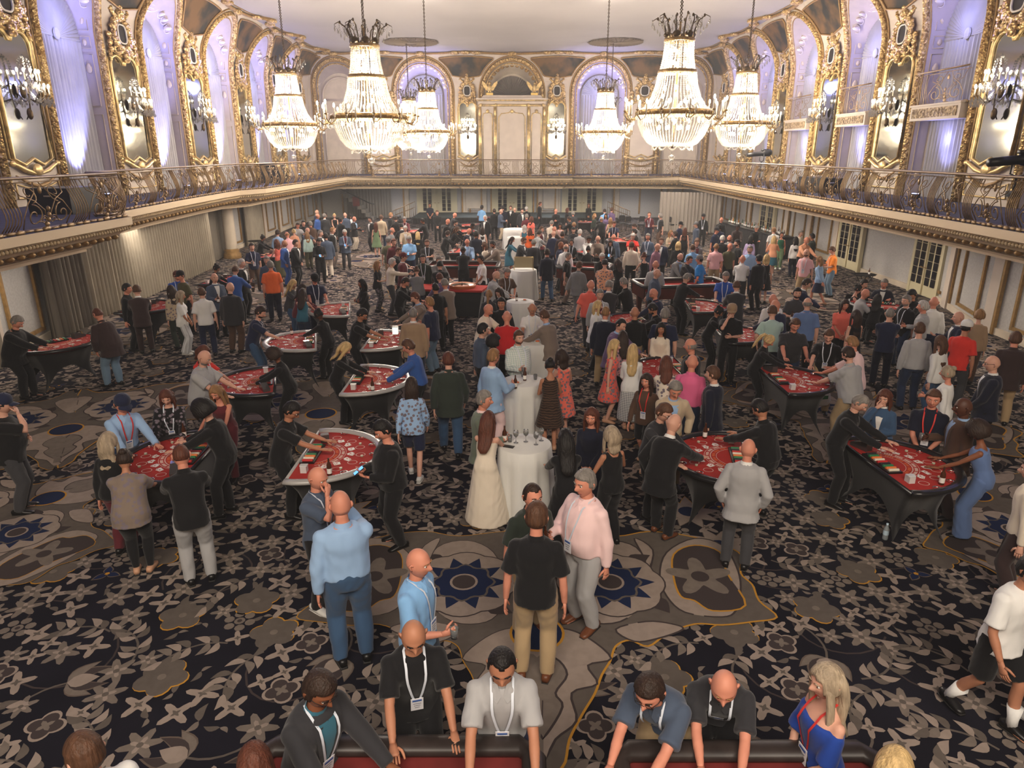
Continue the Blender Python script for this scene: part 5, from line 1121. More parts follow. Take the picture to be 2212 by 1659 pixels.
PEOPLE = """
92 668 M 60 deal jacket:black/black pants:black short:g
207 664 M 215 lean1 jacket:dbrown/dbrown pants:ljeans buzz:u skin:r
271 613 m 70 stand shirt:black pants:black short:k
295 614 m 180 rest jacket:dbrown/white pants:dbrown short:o
352 590 M 0 rest polo:royal pants:djeans short:u +ly
388 585 m 300 stand tee:olive pants:black buzz:k +cap:black
368 616 w 200 stand blouse:beige/floral pants:dgreen wavy:n
389 628 w 80 clasp tee:white wide:lgrey/stripe bob:a skin:t shoes:w
434 620 m 180 stand polo:white pants:navy receding:o
462 589 m 20 drink jacket:slate/white pants:black bald:k
496 609 M 150 stand jacket:charcoal/black pants:brown bald:o
508 573 m 150 rest jacket:blue/lblue pants:black receding:o
468 570 w 60 deal shirt:black pants:black bun:k skin:t
521 559 m 60 drink jacket:black/white pants:black short:w
543 525 m 10 drink polo:navy pants:brown short:n +ly
583 563 M 180 stand polo:orange pants:dnavy short:g
575 553 m 350 stand shirt:slate pants:navy short:g
568 507 w 60 deal shirt:black pants:black bun:k skin:t
599 496 m 160 stand shirt:lblue pants:navy short:n
619 500 m 200 rest shirt:pink pants:black fringe:s
597 517 w 200 talk tank:coral longskirt:olive wavy:u
614 518 m 75 pocket jacket:blue/white pants:blue bald:k skin:t
638 517 m 70 clasp jacket:black/white pants:black short:n
634 494 w 180 stand blouse:peach pants:black bun:y
662 500 w 200 stand blouse:mint pants:olive wavy:s
643 480 m 20 rest tee:lgrey pants:black buzz:n
664 491 m 40 rest polo:slate pants:black fringe:g
655 476 m 10 stand shirt:black pants:black short:k
670 478 m 200 stand jacket:brown/brown pants:black short:g
684 453 m 90 stand jacket:navy/white pants:black bald:s
686 461 m 60 stand shirt:blue pants:black fringe:s
700 461 m 180 stand jacket:charcoal/white pants:black short:g
703 459 w 340 stand shirt:black pants:black bun:k
722 461 w 0 clasp tank:black pants:black bun:y
692 497 m 60 stand jacket:black/white pants:black short:g
688 514 m 10 phone shirt:black pants:black short:k +beard
703 503 m 190 stand jacket:slate/slate pants:cream short:k
718 491 m 80 stand jacket:black/white pants:taupe short:s
744 495 m 5 phone jacket:slate/maroon pants:dgrey short:w +ly
765 467 m 60 talk jacket:black/lblue pants:cream bald:s
745 459 m 200 stand shirt:slate pants:black bald:s
757 461 w 250 stand blouse:white pants:black wavy:k
736 470 m 140 stand jacket:black/black pants:black short:n
799 468 m 310 stand jacket:black/white pants:black short:k
811 480 w 180 stand dress:sage none wavy:u
823 464 m 170 stand jacket:beige/beige pants:djeans short:o
844 459 m 100 stand shirt:black pants:black short:s
854 467 m 200 rest shirt:black pants:black short:n
879 467 m 0 rest shirt:maroon pants:black short:g +ly
847 491 m 90 stand tee:grey pants:black fringe:g
866 482 m 200 rest jacket:charcoal/white pants:black short:k
875 487 m 0 rest jacket:beige/white pants:taupe short:w
883 509 M 0 phone polo:sky pants:navy short:g
902 500 w 180 stand shirt:black pants:black long:y
840 513 m 160 stand tee:olive pants:khaki buzz:g +cap:grey
849 514 m 20 stand shirt:maroon pants:black short:u
861 533 m 80 rest tee:black pants:black buzz:o
922 517 M 0 cross polo:black pants:black short:o +beard +ly
871 546 m 80 stand jacket:maroon/white pants:black buzz:k +cap:maroon
847 557 m 90 point shirt:cream pants:dgrey short:w +gl
815 563 w 70 drink tee:black pants:dgrey/floral wavy:s
913 549 m 0 stand jacket:dgreen/dgreen pants:black short:k +gl +ly
948 552 m 20 rest jacket:grey/white pants:black short:g
950 562 m 180 rest jacket:black/black pants:black short:k
1000 531 m 180 deal shirt:black pants:black buzz:k skin:d
1009 515 M 0 rest shirt:lblue pants:navy fringe:g +ly +gl
1048 523 w 250 talk blouse:cream pants:djeans wavy:o
1038 551 m 290 clasp polo:white pants:black short:k skin:t
899 575 W 190 rest blouse:grey pants:navy bun:o
877 598 m 70 deal shirt:black pants:black short:n
895 630 m 280 rest jacket:taupe/lblue pants:black short:u
949 589 m 200 rest shirt:purple pants:black short:u
960 601 m 200 rest jacket:taupe/white pants:black short:g
940 610 m 200 stand polo:black pants:black buzz:k skin:t
927 641 M 240 drink tee:navy pants:ljeans short:s +gl
885 663 M 170 stand jacket:tan/white pants:djeans buzz:g
813 662 m 80 deal polo:black pants:black short:k +gl skin:t
781 602 w 290 cross shirt:black pants:black long:k skin:b
687 593 M 10 rest polo:navy pants:navy buzz:k +cap:black +ly
633 603 w 60 rest tee:dgrey pants:jeans long:y
653 613 w 90 rest blouse:maroon pants:black wavy:n
654 622 w 160 rest tank:teal pants:djeans long:n
576 660 m 80 lean1 tee:navy pants:jeans short:n +beard +ly
664 668 w 230 deal shirt:black pants:black bun:k skin:d
583 752 w 255 deal shirt:black pants:black afro:n skin:b shoes:k
774 739 w 75 deal shirt:black pants:black wavy:y
880 732 m 255 rest shirt:blue pants:black short:o
968 760 M 180 walk jacket:dgreen/dgreen pants:jeans short:u
1044 699 m 110 stand shirt:slate pants:black short:k
928 438 m 0 clasp polo:dnavy pants:black short:k skin:t
944 454 m 0 clasp shirt:black pants:black short:o
968 472 m 90 rest shirt:black pants:black bald:g skin:r
985 475 m 80 rest shirt:black pants:black short:k +beard
983 459 m 90 rest shirt:charcoal pants:black bald:u skin:r
968 498 w 80 deal shirt:black pants:black curly:n
987 489 w 70 lean1 shirt:black pants:black wavy:o
1041 443 m 160 stand polo:sky pants:black short:k skin:d
1014 492 m 60 rest jacket:dnavy/white pants:black bald:u skin:r
1028 499 m 200 stand shirt:dnavy pants:black short:k skin:b
1021 482 m 90 rest shirt:black pants:black buzz:k +cap:black skin:d
912 471 m 250 rest shirt:black pants:black short:k skin:b
1048 465 m 330 stand jacket:black/white pants:black short:w
1042 490 w 180 stand tank:white pants:black long:n
1081 451 m 80 drink jacket:slate/slate pants:beige bald:o
1069 451 m 190 stand jacket:black/black pants:black short:n
1086 444 m 200 stand jacket:dnavy/dnavy pants:black short:k
1103 444 m 0 stand jacket:black/white pants:black short:o
1112 448 m 180 stand jacket:black/black pants:black bald:s
1128 450 m 20 stand jacket:charcoal/white pants:black short:n
1137 446 m 200 stand shirt:black pants:black short:w
1138 462 m 180 stand polo:maroon pants:black short:g
1148 467 w 150 stand tee:coral pants:black wavy:u
1167 436 m 90 stand jacket:black/black pants:black short:o
1201 451 m 0 chin shirt:black pants:black bald:u skin:r
1226 449 w 90 stand shirt:black pants:black bob:u
1238 456 m 180 stand shirt:charcoal pants:black short:g
1272 439 w 0 clasp blouse:black pants:black wavy:o skin:t
1306 451 m 190 rest shirt:sky pants:black short:n
1322 448 m 150 stand shirt:purple pants:black short:o
1285 461 w 60 stand shirt:dgreen pants:black wavy:s
1299 468 m 200 rest shirt:black pants:black fringe:g skin:t
1309 461 w 350 stand blouse:purple pants:black long:k skin:t
1319 470 w 180 stand tank:beige pants:black wavy:s
1229 467 m 250 rest shirt:black pants:black short:n skin:t
1403 458 m 0 sip shirt:maroon pants:dnavy short:o +ly
1427 461 m 290 drink tee:black pants:brown curly:g +ly
1520 462 m 0 stand shirt:black pants:black buzz:k +cap:black +ly
1549 491 m 60 stand polo:navy pants:navy buzz:k +cap:charcoal
1504 479 m 280 stand jacket:slate/slate pants:djeans buzz:k +cap:grey
1471 479 m 60 stand shirt:navy pants:black buzz:k +cap:black
1480 491 w 180 stand tank:black pants:black long:u
1133 486 w 170 drink tank:teal pants:grey bob:w
1145 492 w 190 stand blouse:orange pants:black long:u
1192 476 m 170 rest shirt:cream pants:khaki short:g
1198 488 m 150 rest jacket:dbrown/white pants:black bald:u skin:r
1210 481 w 0 rest tank:lpink pants:black wavy:k skin:t
1240 480 w 180 rest shirt:black pants:black curly:s
1239 490 m 0 rest shirt:charcoal pants:black short:k +beard
1253 495 m 160 stand jacket:lgrey/white pants:charcoal short:w
1166 497 m 130 rest shirt:slate/check pants:djeans short:n
1170 489 m 60 stand jacket:maroon/white pants:black short:o
1196 498 m 160 stand jacket:navy/white pants:navy bald:s
1215 499 m 180 stand jacket:dbrown/dbrown pants:black buzz:n skin:t
1107 511 w 80 rest sleevedress:teal none long:n
1132 512 m 70 rest jacket:charcoal/white pants:black short:o +gl
1153 516 m 180 stand jacket:charcoal/white pants:black buzz:g skin:t
1062 519 m 290 rest jacket:taupe/white pants:navy short:k +beard skin:t
1212 521 m 100 stand shirt:navy pants:black bald:k skin:b
1223 526 m 160 stand shirt:white pants:black fringe:g
1235 516 w 350 talk shirt:black pants:black bun:k skin:t +ly
1273 509 m 20 rest shirt:white pants:black short:k +gl skin:b
1292 508 m 0 rest sweater:taupe pants:black bald:s +gl
1326 505 m 170 stand jacket:slate/slate pants:black bald:u skin:r
1319 517 w 0 phone shirt:black pants:black long:n +ly
1329 478 m 0 rest polo:navy pants:black short:o +ly
1354 482 m 270 lean1 jacket:grey/white pants:black short:n +gl
1371 494 m 250 stand shirt:black pants:black short:k +gl
1368 503 m 10 rest polo:bred pants:black short:w
1400 504 m 340 stand sweater:slate pants:navy short:g +ly
1365 522 m 180 stand shirt:cream pants:black short:o
1421 525 m 60 stand shirt:mauve pants:black bald:s
1429 513 m 0 drink jacket:navy/white pants:black short:o
1466 522 w 170 stand blouse:black pants:black bob:y
1459 499 m 240 talk shirt:black pants:black short:n
1450 497 w 40 talk blouse:beige pants:black wavy:s +ly
1505 515 m 20 drink jacket:grey/maroon pants:black short:o
1497 527 m 200 stand polo:sky pants:khaki receding:o
1477 548 m 40 rest jacket:grey/lblue pants:black bald:n +beard
1489 551 m 60 rest jacket:charcoal/charcoal pants:black receding:n
1507 550 m 250 pocket polo:bright pants:jeans buzz:k +cap:grey
1491 590 m 130 deal shirt:black pants:black short:g
1182 537 m 190 walk jacket:dnavy/dnavy pants:jeans short:n
1228 544 m 80 stand polo:black pants:taupe buzz:g +ly
1271 531 w 180 lean1 shirt:black pants:black bun:k skin:t
1301 546 m 10 rest shirt:black pants:black short:w +gl
1307 559 M 180 rest polo:peach/floral pants:blue short:k
1334 558 w 210 rest shirt:black pants:black wavy:n
1252 564 m 150 walk jacket:grey/grey pants:grey short:o
1277 604 M 160 walk polo:salmon pants:dgrey bald:s skin:r
1316 605 m 180 rest jacket:charcoal/white pants:black short:g
1311 624 m 15 stand jacket:lgrey/maroon pants:grey short:g +ly
1347 599 m 240 rest shirt:black pants:black short:g
1390 622 M 250 rest shirt:navy pants:black bald:s +beard +gl
1417 562 m 180 stand jacket:lgrey/lgrey pants:lgrey bald:s skin:r
1420 580 M 80 walk polo:slate pants:black bald:s
1391 545 w 200 rest dress:black none bun:u
1409 654 m 250 deal shirt:black pants:black short:k +beard skin:t
1372 662 m 190 stand shirt:black pants:khaki bald:k skin:t
1438 665 M 170 stand polo:navy pants:navy short:g
1309 661 m 170 stand jacket:dnavy/white pants:khaki buzz:s skin:r
1292 649 w 90 stand jacket:white/white pants:black long:y
1344 688 m 60 rest jacket:purple/lblue pants:black receding:k
1345 712 w 190 rest blouse:pink/floral pants:black long:n
1073 584 m 90 rest jacket:lgrey/lgrey pants:navy bald:g +beard
1096 578 m 20 lean1 polo:brown pants:black short:g +ly
1060 623 w 170 stand jacket:charcoal/charcoal pants:black pony:s
1073 623 w 330 rest shirt:charcoal pants:black long:n +gl
1083 642 m 350 stand shirt:black pants:black short:k skin:t
1056 655 m 60 rest polo:cream pants:khaki bald:g skin:r
1095 670 M 180 rest sweater:red pants:black bald:s skin:r
1150 654 m 0 rest polo:white pants:black bald:s skin:t +ly
1175 668 m 230 rest jacket:taupe/lblue pants:djeans short:o
1066 723 w 90 stand shirt:black pants:black afro:k skin:b +gl
1121 713 M 30 drink shirt:mint/check pants:navy short:o +beard +ly
1066 753 m 130 drink jacket:lblue/white pants:lpink short:s skin:r
1188 773 w 190 phone dress:brown/zebra none bun:k skin:t shoes:n
1213 754 w 215 talk dress:coral/floral none bob:n shoes:n
1332 735 w 85 stand dress:salmon/floral none long:y shoes:n
1364 740 w 180 clasp blouse:white longskirt:navy/check long:y shoes:n
1428 706 w 0 clasp blouse:cream pants:black wavy:k skin:t
1478 725 m 250 stand jacket:black/black pants:black fringe:g skin:r
1497 765 m 170 stand shirt:hotpink pants:djeans bald:s skin:r
1440 768 w 185 rest blouse:cream/floral pants:black wavy:u
1397 806 w 340 walk blouse:brown shorts:black long:n +lr shoes:n
1555 485 m 180 stand shirt:navy pants:navy short:k skin:t
1594 484 m 0 rest shirt:dbrown pants:black short:k skin:d
1635 486 m 0 deal shirt:black pants:black short:g
1559 469 m 160 stand shirt:black pants:black bald:s skin:r
1674 491 m 200 stand polo:white pants:ljeans short:s
1673 509 w 190 talk blouse:peach skirt:teal long:y shoes:w
1688 500 w 5 stand tank:green pants:sage bun:n shoes:w
1622 509 w 180 stand blouse:lav pants:black long:k
1720 511 w 200 stand blouse:white pants:dnavy long:k
1731 497 m 50 stand shirt:cream pants:black short:g
1755 504 m 250 stand polo:dgreen pants:black short:k skin:t
1744 511 m 40 rest shirt:peach pants:black bald:s
1548 525 m 180 stand polo:pink pants:khaki buzz:s skin:r
1561 508 m 180 stand shirt:black pants:black short:w
1577 507 m 0 stand jacket:grey/white pants:black bald:k +beard
1578 524 m 30 stand tee:olive pants:black bald:u skin:r
1593 517 m 290 stand tee:black pants:black short:k +beard
1621 530 m 0 stand shirt:lblue pants:navy short:g +beard
1605 550 m 180 rest shirt:white pants:dgrey bald:s skin:r
1640 550 m 220 stand jacket:black/black pants:black short:k
1657 549 w 190 stand dress:black none bob:y shoes:k
1508 515 m 30 stand jacket:grey/white pants:khaki short:o
1743 537 m 340 stand polo:pink pants:khaki bald:k +beard +ly
1798 532 m 290 phone polo:bor pants:ljeans short:o +ly
1771 553 w 250 walk blouse:lblue skirt:navy long:s shoes:n
1569 586 M 0 rest polo:royal pants:djeans short:g +ly
1592 606 m 190 rest jacket:charcoal/white pants:black short:o
1603 650 m 0 chin polo:black pants:black buzz:k +cap:tan
1566 661 w 85 deal shirt:black pants:black bun:k skin:t
1653 655 m 190 lean1 tee:mint pants:navy short:o
1672 646 m 230 rest jacket:navy/white pants:navy bald:s skin:r
1671 634 m 200 stand shirt:white pants:khaki bald:u skin:r
1724 621 m 10 drink polo:dgrey pants:black short:k +beard
1746 642 M 190 stand polo:bluegrey pants:black fringe:g
1745 601 m 100 rest jacket:navy/white pants:navy short:n
1720 687 M 15 rest polo:charcoal pants:djeans short:o
1690 727 w 95 deal shirt:black pants:black pony:y
1793 710 m 0 lean1 polo:black pants:khaki short:o +ly
1841 725 m 250 rest polo:lpink pants:tan short:s skin:r
1833 748 M 235 rest polo:lgrey pants:khaki short:n +beard
1827 647 W 20 clasp tee:coral pants:black bob:n skin:r
1851 669 w 215 drink tank:black skirt:black long:n
1868 603 m 60 sit shirt:black pants:black short:k
1856 615 w 90 sit tank:black pants:black bun:k
1880 625 m 110 sit polo:lgrey pants:black bald:s skin:r
1889 633 w 170 sit shirt:black pants:black wavy:k
1912 602 m 0 sit jacket:dnavy/white pants:black short:g
1971 624 m 330 deal shirt:black pants:black short:k skin:t
1960 637 m 320 drink tee:black pants:djeans short:g +beard +ly
1925 664 m 185 cross tee:navy pants:dnavy buzz:g
1996 649 m 260 drink shirt:lgrey pants:black short:w skin:r
2020 640 m 190 stand shirt:white/check pants:navy bald:s skin:r
1989 696 m 200 stand sweater:lgrey pants:djeans short:o
2073 672 m 290 talk jacket:navy/white pants:black bald:o
2091 692 m 160 stand tee:bred pants:dgrey buzz:k +cap:white skin:t
2119 669 w 180 stand blouse:tan pants:brown curly:s
2034 724 w 240 stand shawl:white pants:jeans long:o
2050 789 w 260 drink blouse:white pants:black bun:a
2197 716 m 190 stand jacket:dbrown/dbrown pants:khaki short:o
2147 767 m 280 clasp jacket:dnavy/white pants:black bald:s +gl
1541 790 m 255 stand jacket:dnavy/white pants:black short:o +ly
1461 822 m 15 lean1 jacket:beige/lblue pants:khaki short:g
1438 870 m 60 rest shirt:charcoal pants:black short:o +gl
1459 892 m 150 lean1 jacket:black/white pants:black bald:s shoes:o
1613 860 m 240 deal shirt:black pants:black short:k skin:t
1619 947 m 180 pocket jacket:lgrey/white pants:dgrey bald:s skin:r h1.76
1914 858 m 80 deal shirt:black pants:black buzz:g
1913 841 w 350 chin jacket:jeans/white pants:djeans wavy:u
2020 841 m 0 clasp polo:dnavy pants:black short:o +lr skin:r
2085 858 m 290 drink jacket:brown/lblue pants:dbrown bald:k skin:d
2112 910 w 270 rest tank:bluegrey wide:bluegrey afro:n skin:b
265 853 m 20 rest shirt:lblue pants:djeans buzz:k +cap:navy +lr
356 841 W 350 rest sleevedress:black/floral pants:black wavy:u +ly
463 831 w 330 rest tank:maroon pants:maroon long:s
431 865 m 245 deal shirt:black pants:black afro:k
234 932 w 150 stand sweater:black pants:maroon wavy:a
266 969 W 165 rest tee:taupe/floral leggings:black bun:n skin:t shoes:n
387 958 m 180 rest polo:black pants:lgrey buzz:u skin:r
448 745 w 45 rest tee:bred pants:black bob:u +ly
441 755 M 60 rest polo:lgrey pants:dgrey bald:g +beard
4 852 M 75 chin tee:black pants:dgrey buzz:k +cap:navy
672 865 m 75 deal polo:black pants:black short:k +gl skin:t
823 906 M 285 phone sweater:black pants:black short:k
888 814 w 175 walk blouse:lblue/floral shorts:navy long:n shoes:w
685 1007 m 50 chin polo:slate pants:black bald:s skin:r +ly shoes:w
733 1059 M 185 sip shirt:lblue pants:jeans bald:w skin:r h1.97
1046 843 m 80 drink jacket:ggrey/lpink pants:black short:g skin:r
1055 887 w 165 rest gown:cream none long:u
1222 925 w 190 rest sleevedress:black pants:black long:k
1278 881 w 350 clasp blouse:dnavy pants:dnavy wavy:u
1322 921 w 215 talk tank:black pants:black bob:a skin:t
1151 1044 m 30 stand polo:dgreen pants:khaki receding:n shoes:o skin:r
1160 1085 m 175 stand polo:black pants:khaki short:o skin:r shoes:o h1.94
1264 1014 M 315 drink shirt:lpink pants:lgrey short:g +ly skin:r shoes:o h1.95
903 1184 m 60 drink polo:sky pants:slate bald:s skin:r +ly
892 1341 m 5 rest tee:black pants:black bald:k skin:t +ly
1084 1402 m 0 rest polo:lgrey pants:navy receding:k skin:t +ly
690 1452 m 35 rest jacket:charcoal/teal pants:black short:n skin:b +gl +ly
1404 1447 m 340 elbows polo:slate pants:khaki short:n +gl skin:r +ly
1570 1462 m 5 elbows polo:charcoal pants:black bald:s skin:r +ly
1790 1435 w 310 clasp offshoulder:cobalt pants:black long:a skin:l +lr h1.8
2257 1212 m 60 walk tee:white shorts:black short:k skin:t shoes:k +sock
2236 990 m 270 stand sweater:cream pants:dbrown short:n
2325 1200 m 280 stand shirt:navy pants:djeans short:n shoes:w
172 1588 m 200 stand shirt:white pants:navy short:o
545 1612 w 180 stand blouse:black pants:black wavy:u
1940 1622 w 180 stand blouse:black pants:black bob:y
"""
def parse():
    out = []
    for ln in PEOPLE.strip().split('\n'):
        t = ln.split(); d = dict(x=float(t[0]), y=float(t[1]), b=t[2], f=float(t[3]), pose=t[4], ex=[], skin=None, shoes=None, z=0., h=None)
        tk, tc = t[5].split(':'); tc = tc.split('/'); d['top'] = tk; d['tc'] = tc[0]; d['tc2'] = tc[1] if len(tc) > 1 else None
        i = 6
        if t[6] == 'none': d['bot'] = None; i = 7
        else: bk, bc = t[6].split(':'); bc = bc.split('/'); d['bot'] = bk; d['bc'] = bc[0]; d['bpat'] = bc[1] if len(bc) > 1 else None; i = 7
        d['hair'], d['hc'] = t[i].split(':')
        for u in t[i+1:]:
            if u.startswith('skin:'): d['skin'] = u[5:]
            elif u.startswith('shoes:'): d['shoes'] = u[6:]
            elif u[0] == '@': d['z'] = float(u[1:])
            elif u[0] == 'h': d['h'] = float(u[1:])
            else: d['ex'].append(u[1:])
        out.append(d)
    return out
PL = parse(); PATS = ('check', 'stripe', 'floral', 'zebra')
P2C = dict(floral=(120, 110, 120), check=(236, 236, 232), stripe=(220, 222, 226), zebra=(34, 26, 22))
def top_kind(k): return {'shawl': 'blouse'}.get(k, k)
HSC = dict(m=1.17, M=1.17, w=1.13, W=1.13)
for d in PL:
    key = (d['pose'], d['b']); S = skeleton(*key); p = S['hp']; s = {'m': 1.79, 'M': 1.81, 'w': 1.66, 'W': 1.66}[d['b']]*(.985+.03*RNG.rand())/1.79; s = d['h']/1.83 if d['h'] else s
    hs = HSC[d['b']]; top = S['head']+V3(0, -.10*sin(p)*.5, 0)+V3(0, 0, 1)*.118*hs+V3(0, -.02*0, .012); d['s'] = s; d['S'] = S
    z = d['z']+top[2]*s; X, Y = atz(d['x'], d['y'], z); az = math.atan2(X, Y); rz = RD(d['f'])-az
    d['rz'] = rz; d['X'] = X+sin(rz)*top[1]*s; d['Y'] = Y-cos(rz)*top[1]*s; d['hi'] = Y < 17
# gentle push apart so that nobody stands inside a neighbour
for it in range(14):
    for i, a in enumerate(PL):
        for b in PL[i+1:]:
            if abs(a['X']-b['X']) > .5 or abs(a['Y']-b['Y']) > .5: continue
            dx, dy = b['X']-a['X'], b['Y']-a['Y']; L = math.hypot(dx, dy)
            if L < .46:
                k = (.46-L)/2*.6/(L+1e-6); a['X'] -= dx*k*.35; b['X'] += dx*k*.35; a['Y'] -= dy*k*1.3+(.01 if dy >= 0 else -.01); b['Y'] += dy*k*1.3+(.01 if dy >= 0 else -.01)
# --- make every garment and body that is needed, once
batch = {}
for d in PL:
    v = .017 if d['hi'] else .027; k = (d['pose'], d['b']); lod = 'hi' if d['hi'] else 'lo'
    batch.setdefault(k+(lod, 'body'), (None, v)); batch.setdefault(k+(lod, top_kind(d['top'])), (None, v))
    if d['bot']: batch.setdefault(k+(lod, d['bot']), (None, v))
for k in batch:
    v = batch[k][1]
    mb = g_body(k[0], k[1]) if k[3] == 'body' else (g_legs(*k[:2], k[3]) if k[3] in ('pants', 'shorts', 'skirt', 'longskirt', 'leggings', 'wide') else g_top(*k[:2], k[3]))
    batch[k] = (mb, v, 2 if k[3] == 'body' else 3)
GM = fuse(batch)
def crumple(me, amp=.006):
    n = len(me.vertices); co = np.empty(n*3); me.vertices.foreach_get('co', co); co = co.reshape(-1, 3); no = np.empty(n*3); me.vertices.foreach_get('normal', no); no = no.reshape(-1, 3)
    x, y, z = co.T; w_ = np.sin(33*x+9*z+3*np.sin(17*y+5*z))*np.sin(13*z+9*y+2*np.sin(19*x))+.5*np.sin(29*z+41*x*np.sin(6*y+4*z)+18*y)
    co += no*(w_*amp)[:, None]; me.vertices.foreach_set('co', co.ravel()); me.update()
for k, me in GM.items():
    me.materials.append(WHITE)
    if k[3] != 'body': crumple(me, {'jacket': .002, 'leggings': .001}.get(k[3], .0032))
HEADM = {'hi': g_head(True), 'lo': g_head(False)}
def Rx(a): return np.array([[1, 0, 0], [0, cos(a), -sin(a)], [0, sin(a), cos(a)]])
BODY = {}
for k, me in list(GM.items()):
    if k[3] != 'body': continue
    S = skeleton(k[0], k[1]); q = MB(); co, fc = mesh_arrays(me); q.add(co, fc, 0)
    h = HEADM[k[2]]; R = Rx(S['hp'])*HSC[k[1]]; off = 0
    q.add(np.concatenate(h.v)@R.T+S['head'], h.f, h.m); hd = g_hands(k[0], k[1]); q.add(np.concatenate(hd.v), hd.f, 0)
    BODY[k] = q.mesh('body', [SKIN['l'], EYE, HM['n'], LIP, EYEW])
HAIR = {k: g_hair(k).mesh('hair', HM['n']) for k in ('buzz', 'fringe', 'short', 'receding', 'curly', 'afro', 'long', 'wavy', 'bob', 'bun', 'pony')}
CAPM = g_cap().mesh('cap', WHITE); GLM = g_glasses().mesh('glasses', GLS); BEARD = g_beard().mesh('beard', HM['n']); SHOE = g_shoe().mesh('shoe', [SHOES['k'], SOLE['k']])
FRONT = {}
def chest(S, B, t, x, inf):
    p, a, b = ring_pts(S, B, t, inf); u = min(.98, abs(x)/a); L = S['sp'](t+.01)-S['sp'](t-.01); L = nz(L); fwd = nz(V3(0, -L[2], L[1])); return p+V3(x, 0, 0)+fwd*b*(1-u**2.4)**.5
def front_panel(pose, b, inf, kind):
    key = (pose, b, round(inf, 3), kind)
    if key in FRONT: return FRONT[key]
    S = skeleton(pose, b); B = BUILDS[b]; q = MB()
    if kind == 'shirt':
        ts = np.linspace(.10, .49, 8); V = []
        for t in ts:
            w_ = .008+.062*((t-.10)/.40)**1.1
            for u in np.linspace(-1, 1, 7): V.append(chest(S, B, t, u*w_, inf+.007))
        q.add(V, [(j*7+i, j*7+i+1, (j+1)*7+i+1, (j+1)*7+i) for j in range(7) for i in range(6)])
        q.tube([S['sp'](.51)+V3(0, .008, 0), S['sp'](.552)+V3(0, .004, 0)], [(.078, .076), (.066, .066)], 12, side=(1, 0, 0), cap=False)
    elif kind == 'lapel':
        for e in (-1, 1):
            V = []
            for t in np.linspace(.08, .49, 8):
                w_ = .008+.062*((t-.10)/.40)**1.1 if t > .10 else .008
                for dx in (0, .03+.025*sin(pi*(t-.08)/.42)): V.append(chest(S, B, t, e*(w_+dx), inf+.011))
            q.add(V, [(j*2, j*2+1, j*2+3, j*2+2) for j in range(7)])
    elif kind == 'collar':
        for e in (-1, 1):
            q.add([chest(S, B, .485, e*.006, inf+.01), chest(S, B, .445, e*.035, inf+.012), chest(S, B, .47, e*.07, inf+.012), S['sp'](.535)+V3(e*.068, -.02, 0), S['sp'](.54)+V3(e*.03, -.06, 0)], [(0, 1, 2, 3, 4)])
        q.tube([S['sp'](.505)+V3(0, .01, 0), S['sp'](.55)+V3(0, .004, 0)], [(.084, .08), (.07, .07)] if b in 'mM' else [(.07, .066), (.056, .056)], 12, side=(1, 0, 0), cap=False)
    elif kind == 'lanyard':
        for e in (-1, 1):
            P = [S['sp'](.53)+V3(e*.05, .06, .012), S['sp'](.53)+V3(e*.075, .0, .008), chest(S, B, .475, e*.07, inf+.024), chest(S, B, .42, e*.07, inf+.022), chest(S, B, .36, e*.065, inf+.018), chest(S, B, .30, e*.055, inf+.016), chest(S, B, .22, e*.04, inf+.016), chest(S, B, .15, e*.022, inf+.018)]
            V = []
            for p in P: V += [p+V3(-.009, 0, 0), p+V3(.009, 0, 0)]
            q.add(V, [(2*j, 2*j+1, 2*j+3, 2*j+2) for j in range(len(P)-1)])
    elif kind == 'badge':
        c = chest(S, B, .09, 0, inf+.024); q.box((0, 0, 0), (.095, .004, .135)); q.box((0, -.0035, .045), (.07, .002, .018), 1)
        for k in range(3): q.box((0, -.0035, .012-.022*k), (.06-.012*k, .002, .006), 2)
        L = nz(S['sp'](.12)-S['sp'](.05)); ang = -math.atan2(L[1], L[2])*-1
        Vv = np.concatenate(q.v); R = Rx(math.atan2(-L[1], L[2])); q.v = [Vv@R.T+c]
    elif kind == 'belt':
        p, a, b_ = ring_pts(S, B, .005, inf+.010); p2, a2, b2 = ring_pts(S, B, .04, inf+.010); q.tube([p, p2], [(a, b_), (a2, b2)], 20, side=(1, 0, 0), power=.85, cap=False)
    mats = {'shirt': [WHITE], 'lapel': [WHITE], 'collar': [WHITE], 'lanyard': [TAGW], 'badge': [CARD, CARDB, mat('badge_small_print', (130, 130, 140), .6)], 'belt': [SHOES['o']]}[kind]
    FRONT[key] = q.mesh({'shirt': 'shirt_front', 'badge': 'badge'}.get(kind, kind), mats, smooth=kind != 'badge'); return FRONT[key]
SPOTS = []          # filled below: (x, y, wording) of the tables people stand at
def cn(c): return CN.get(c, c)
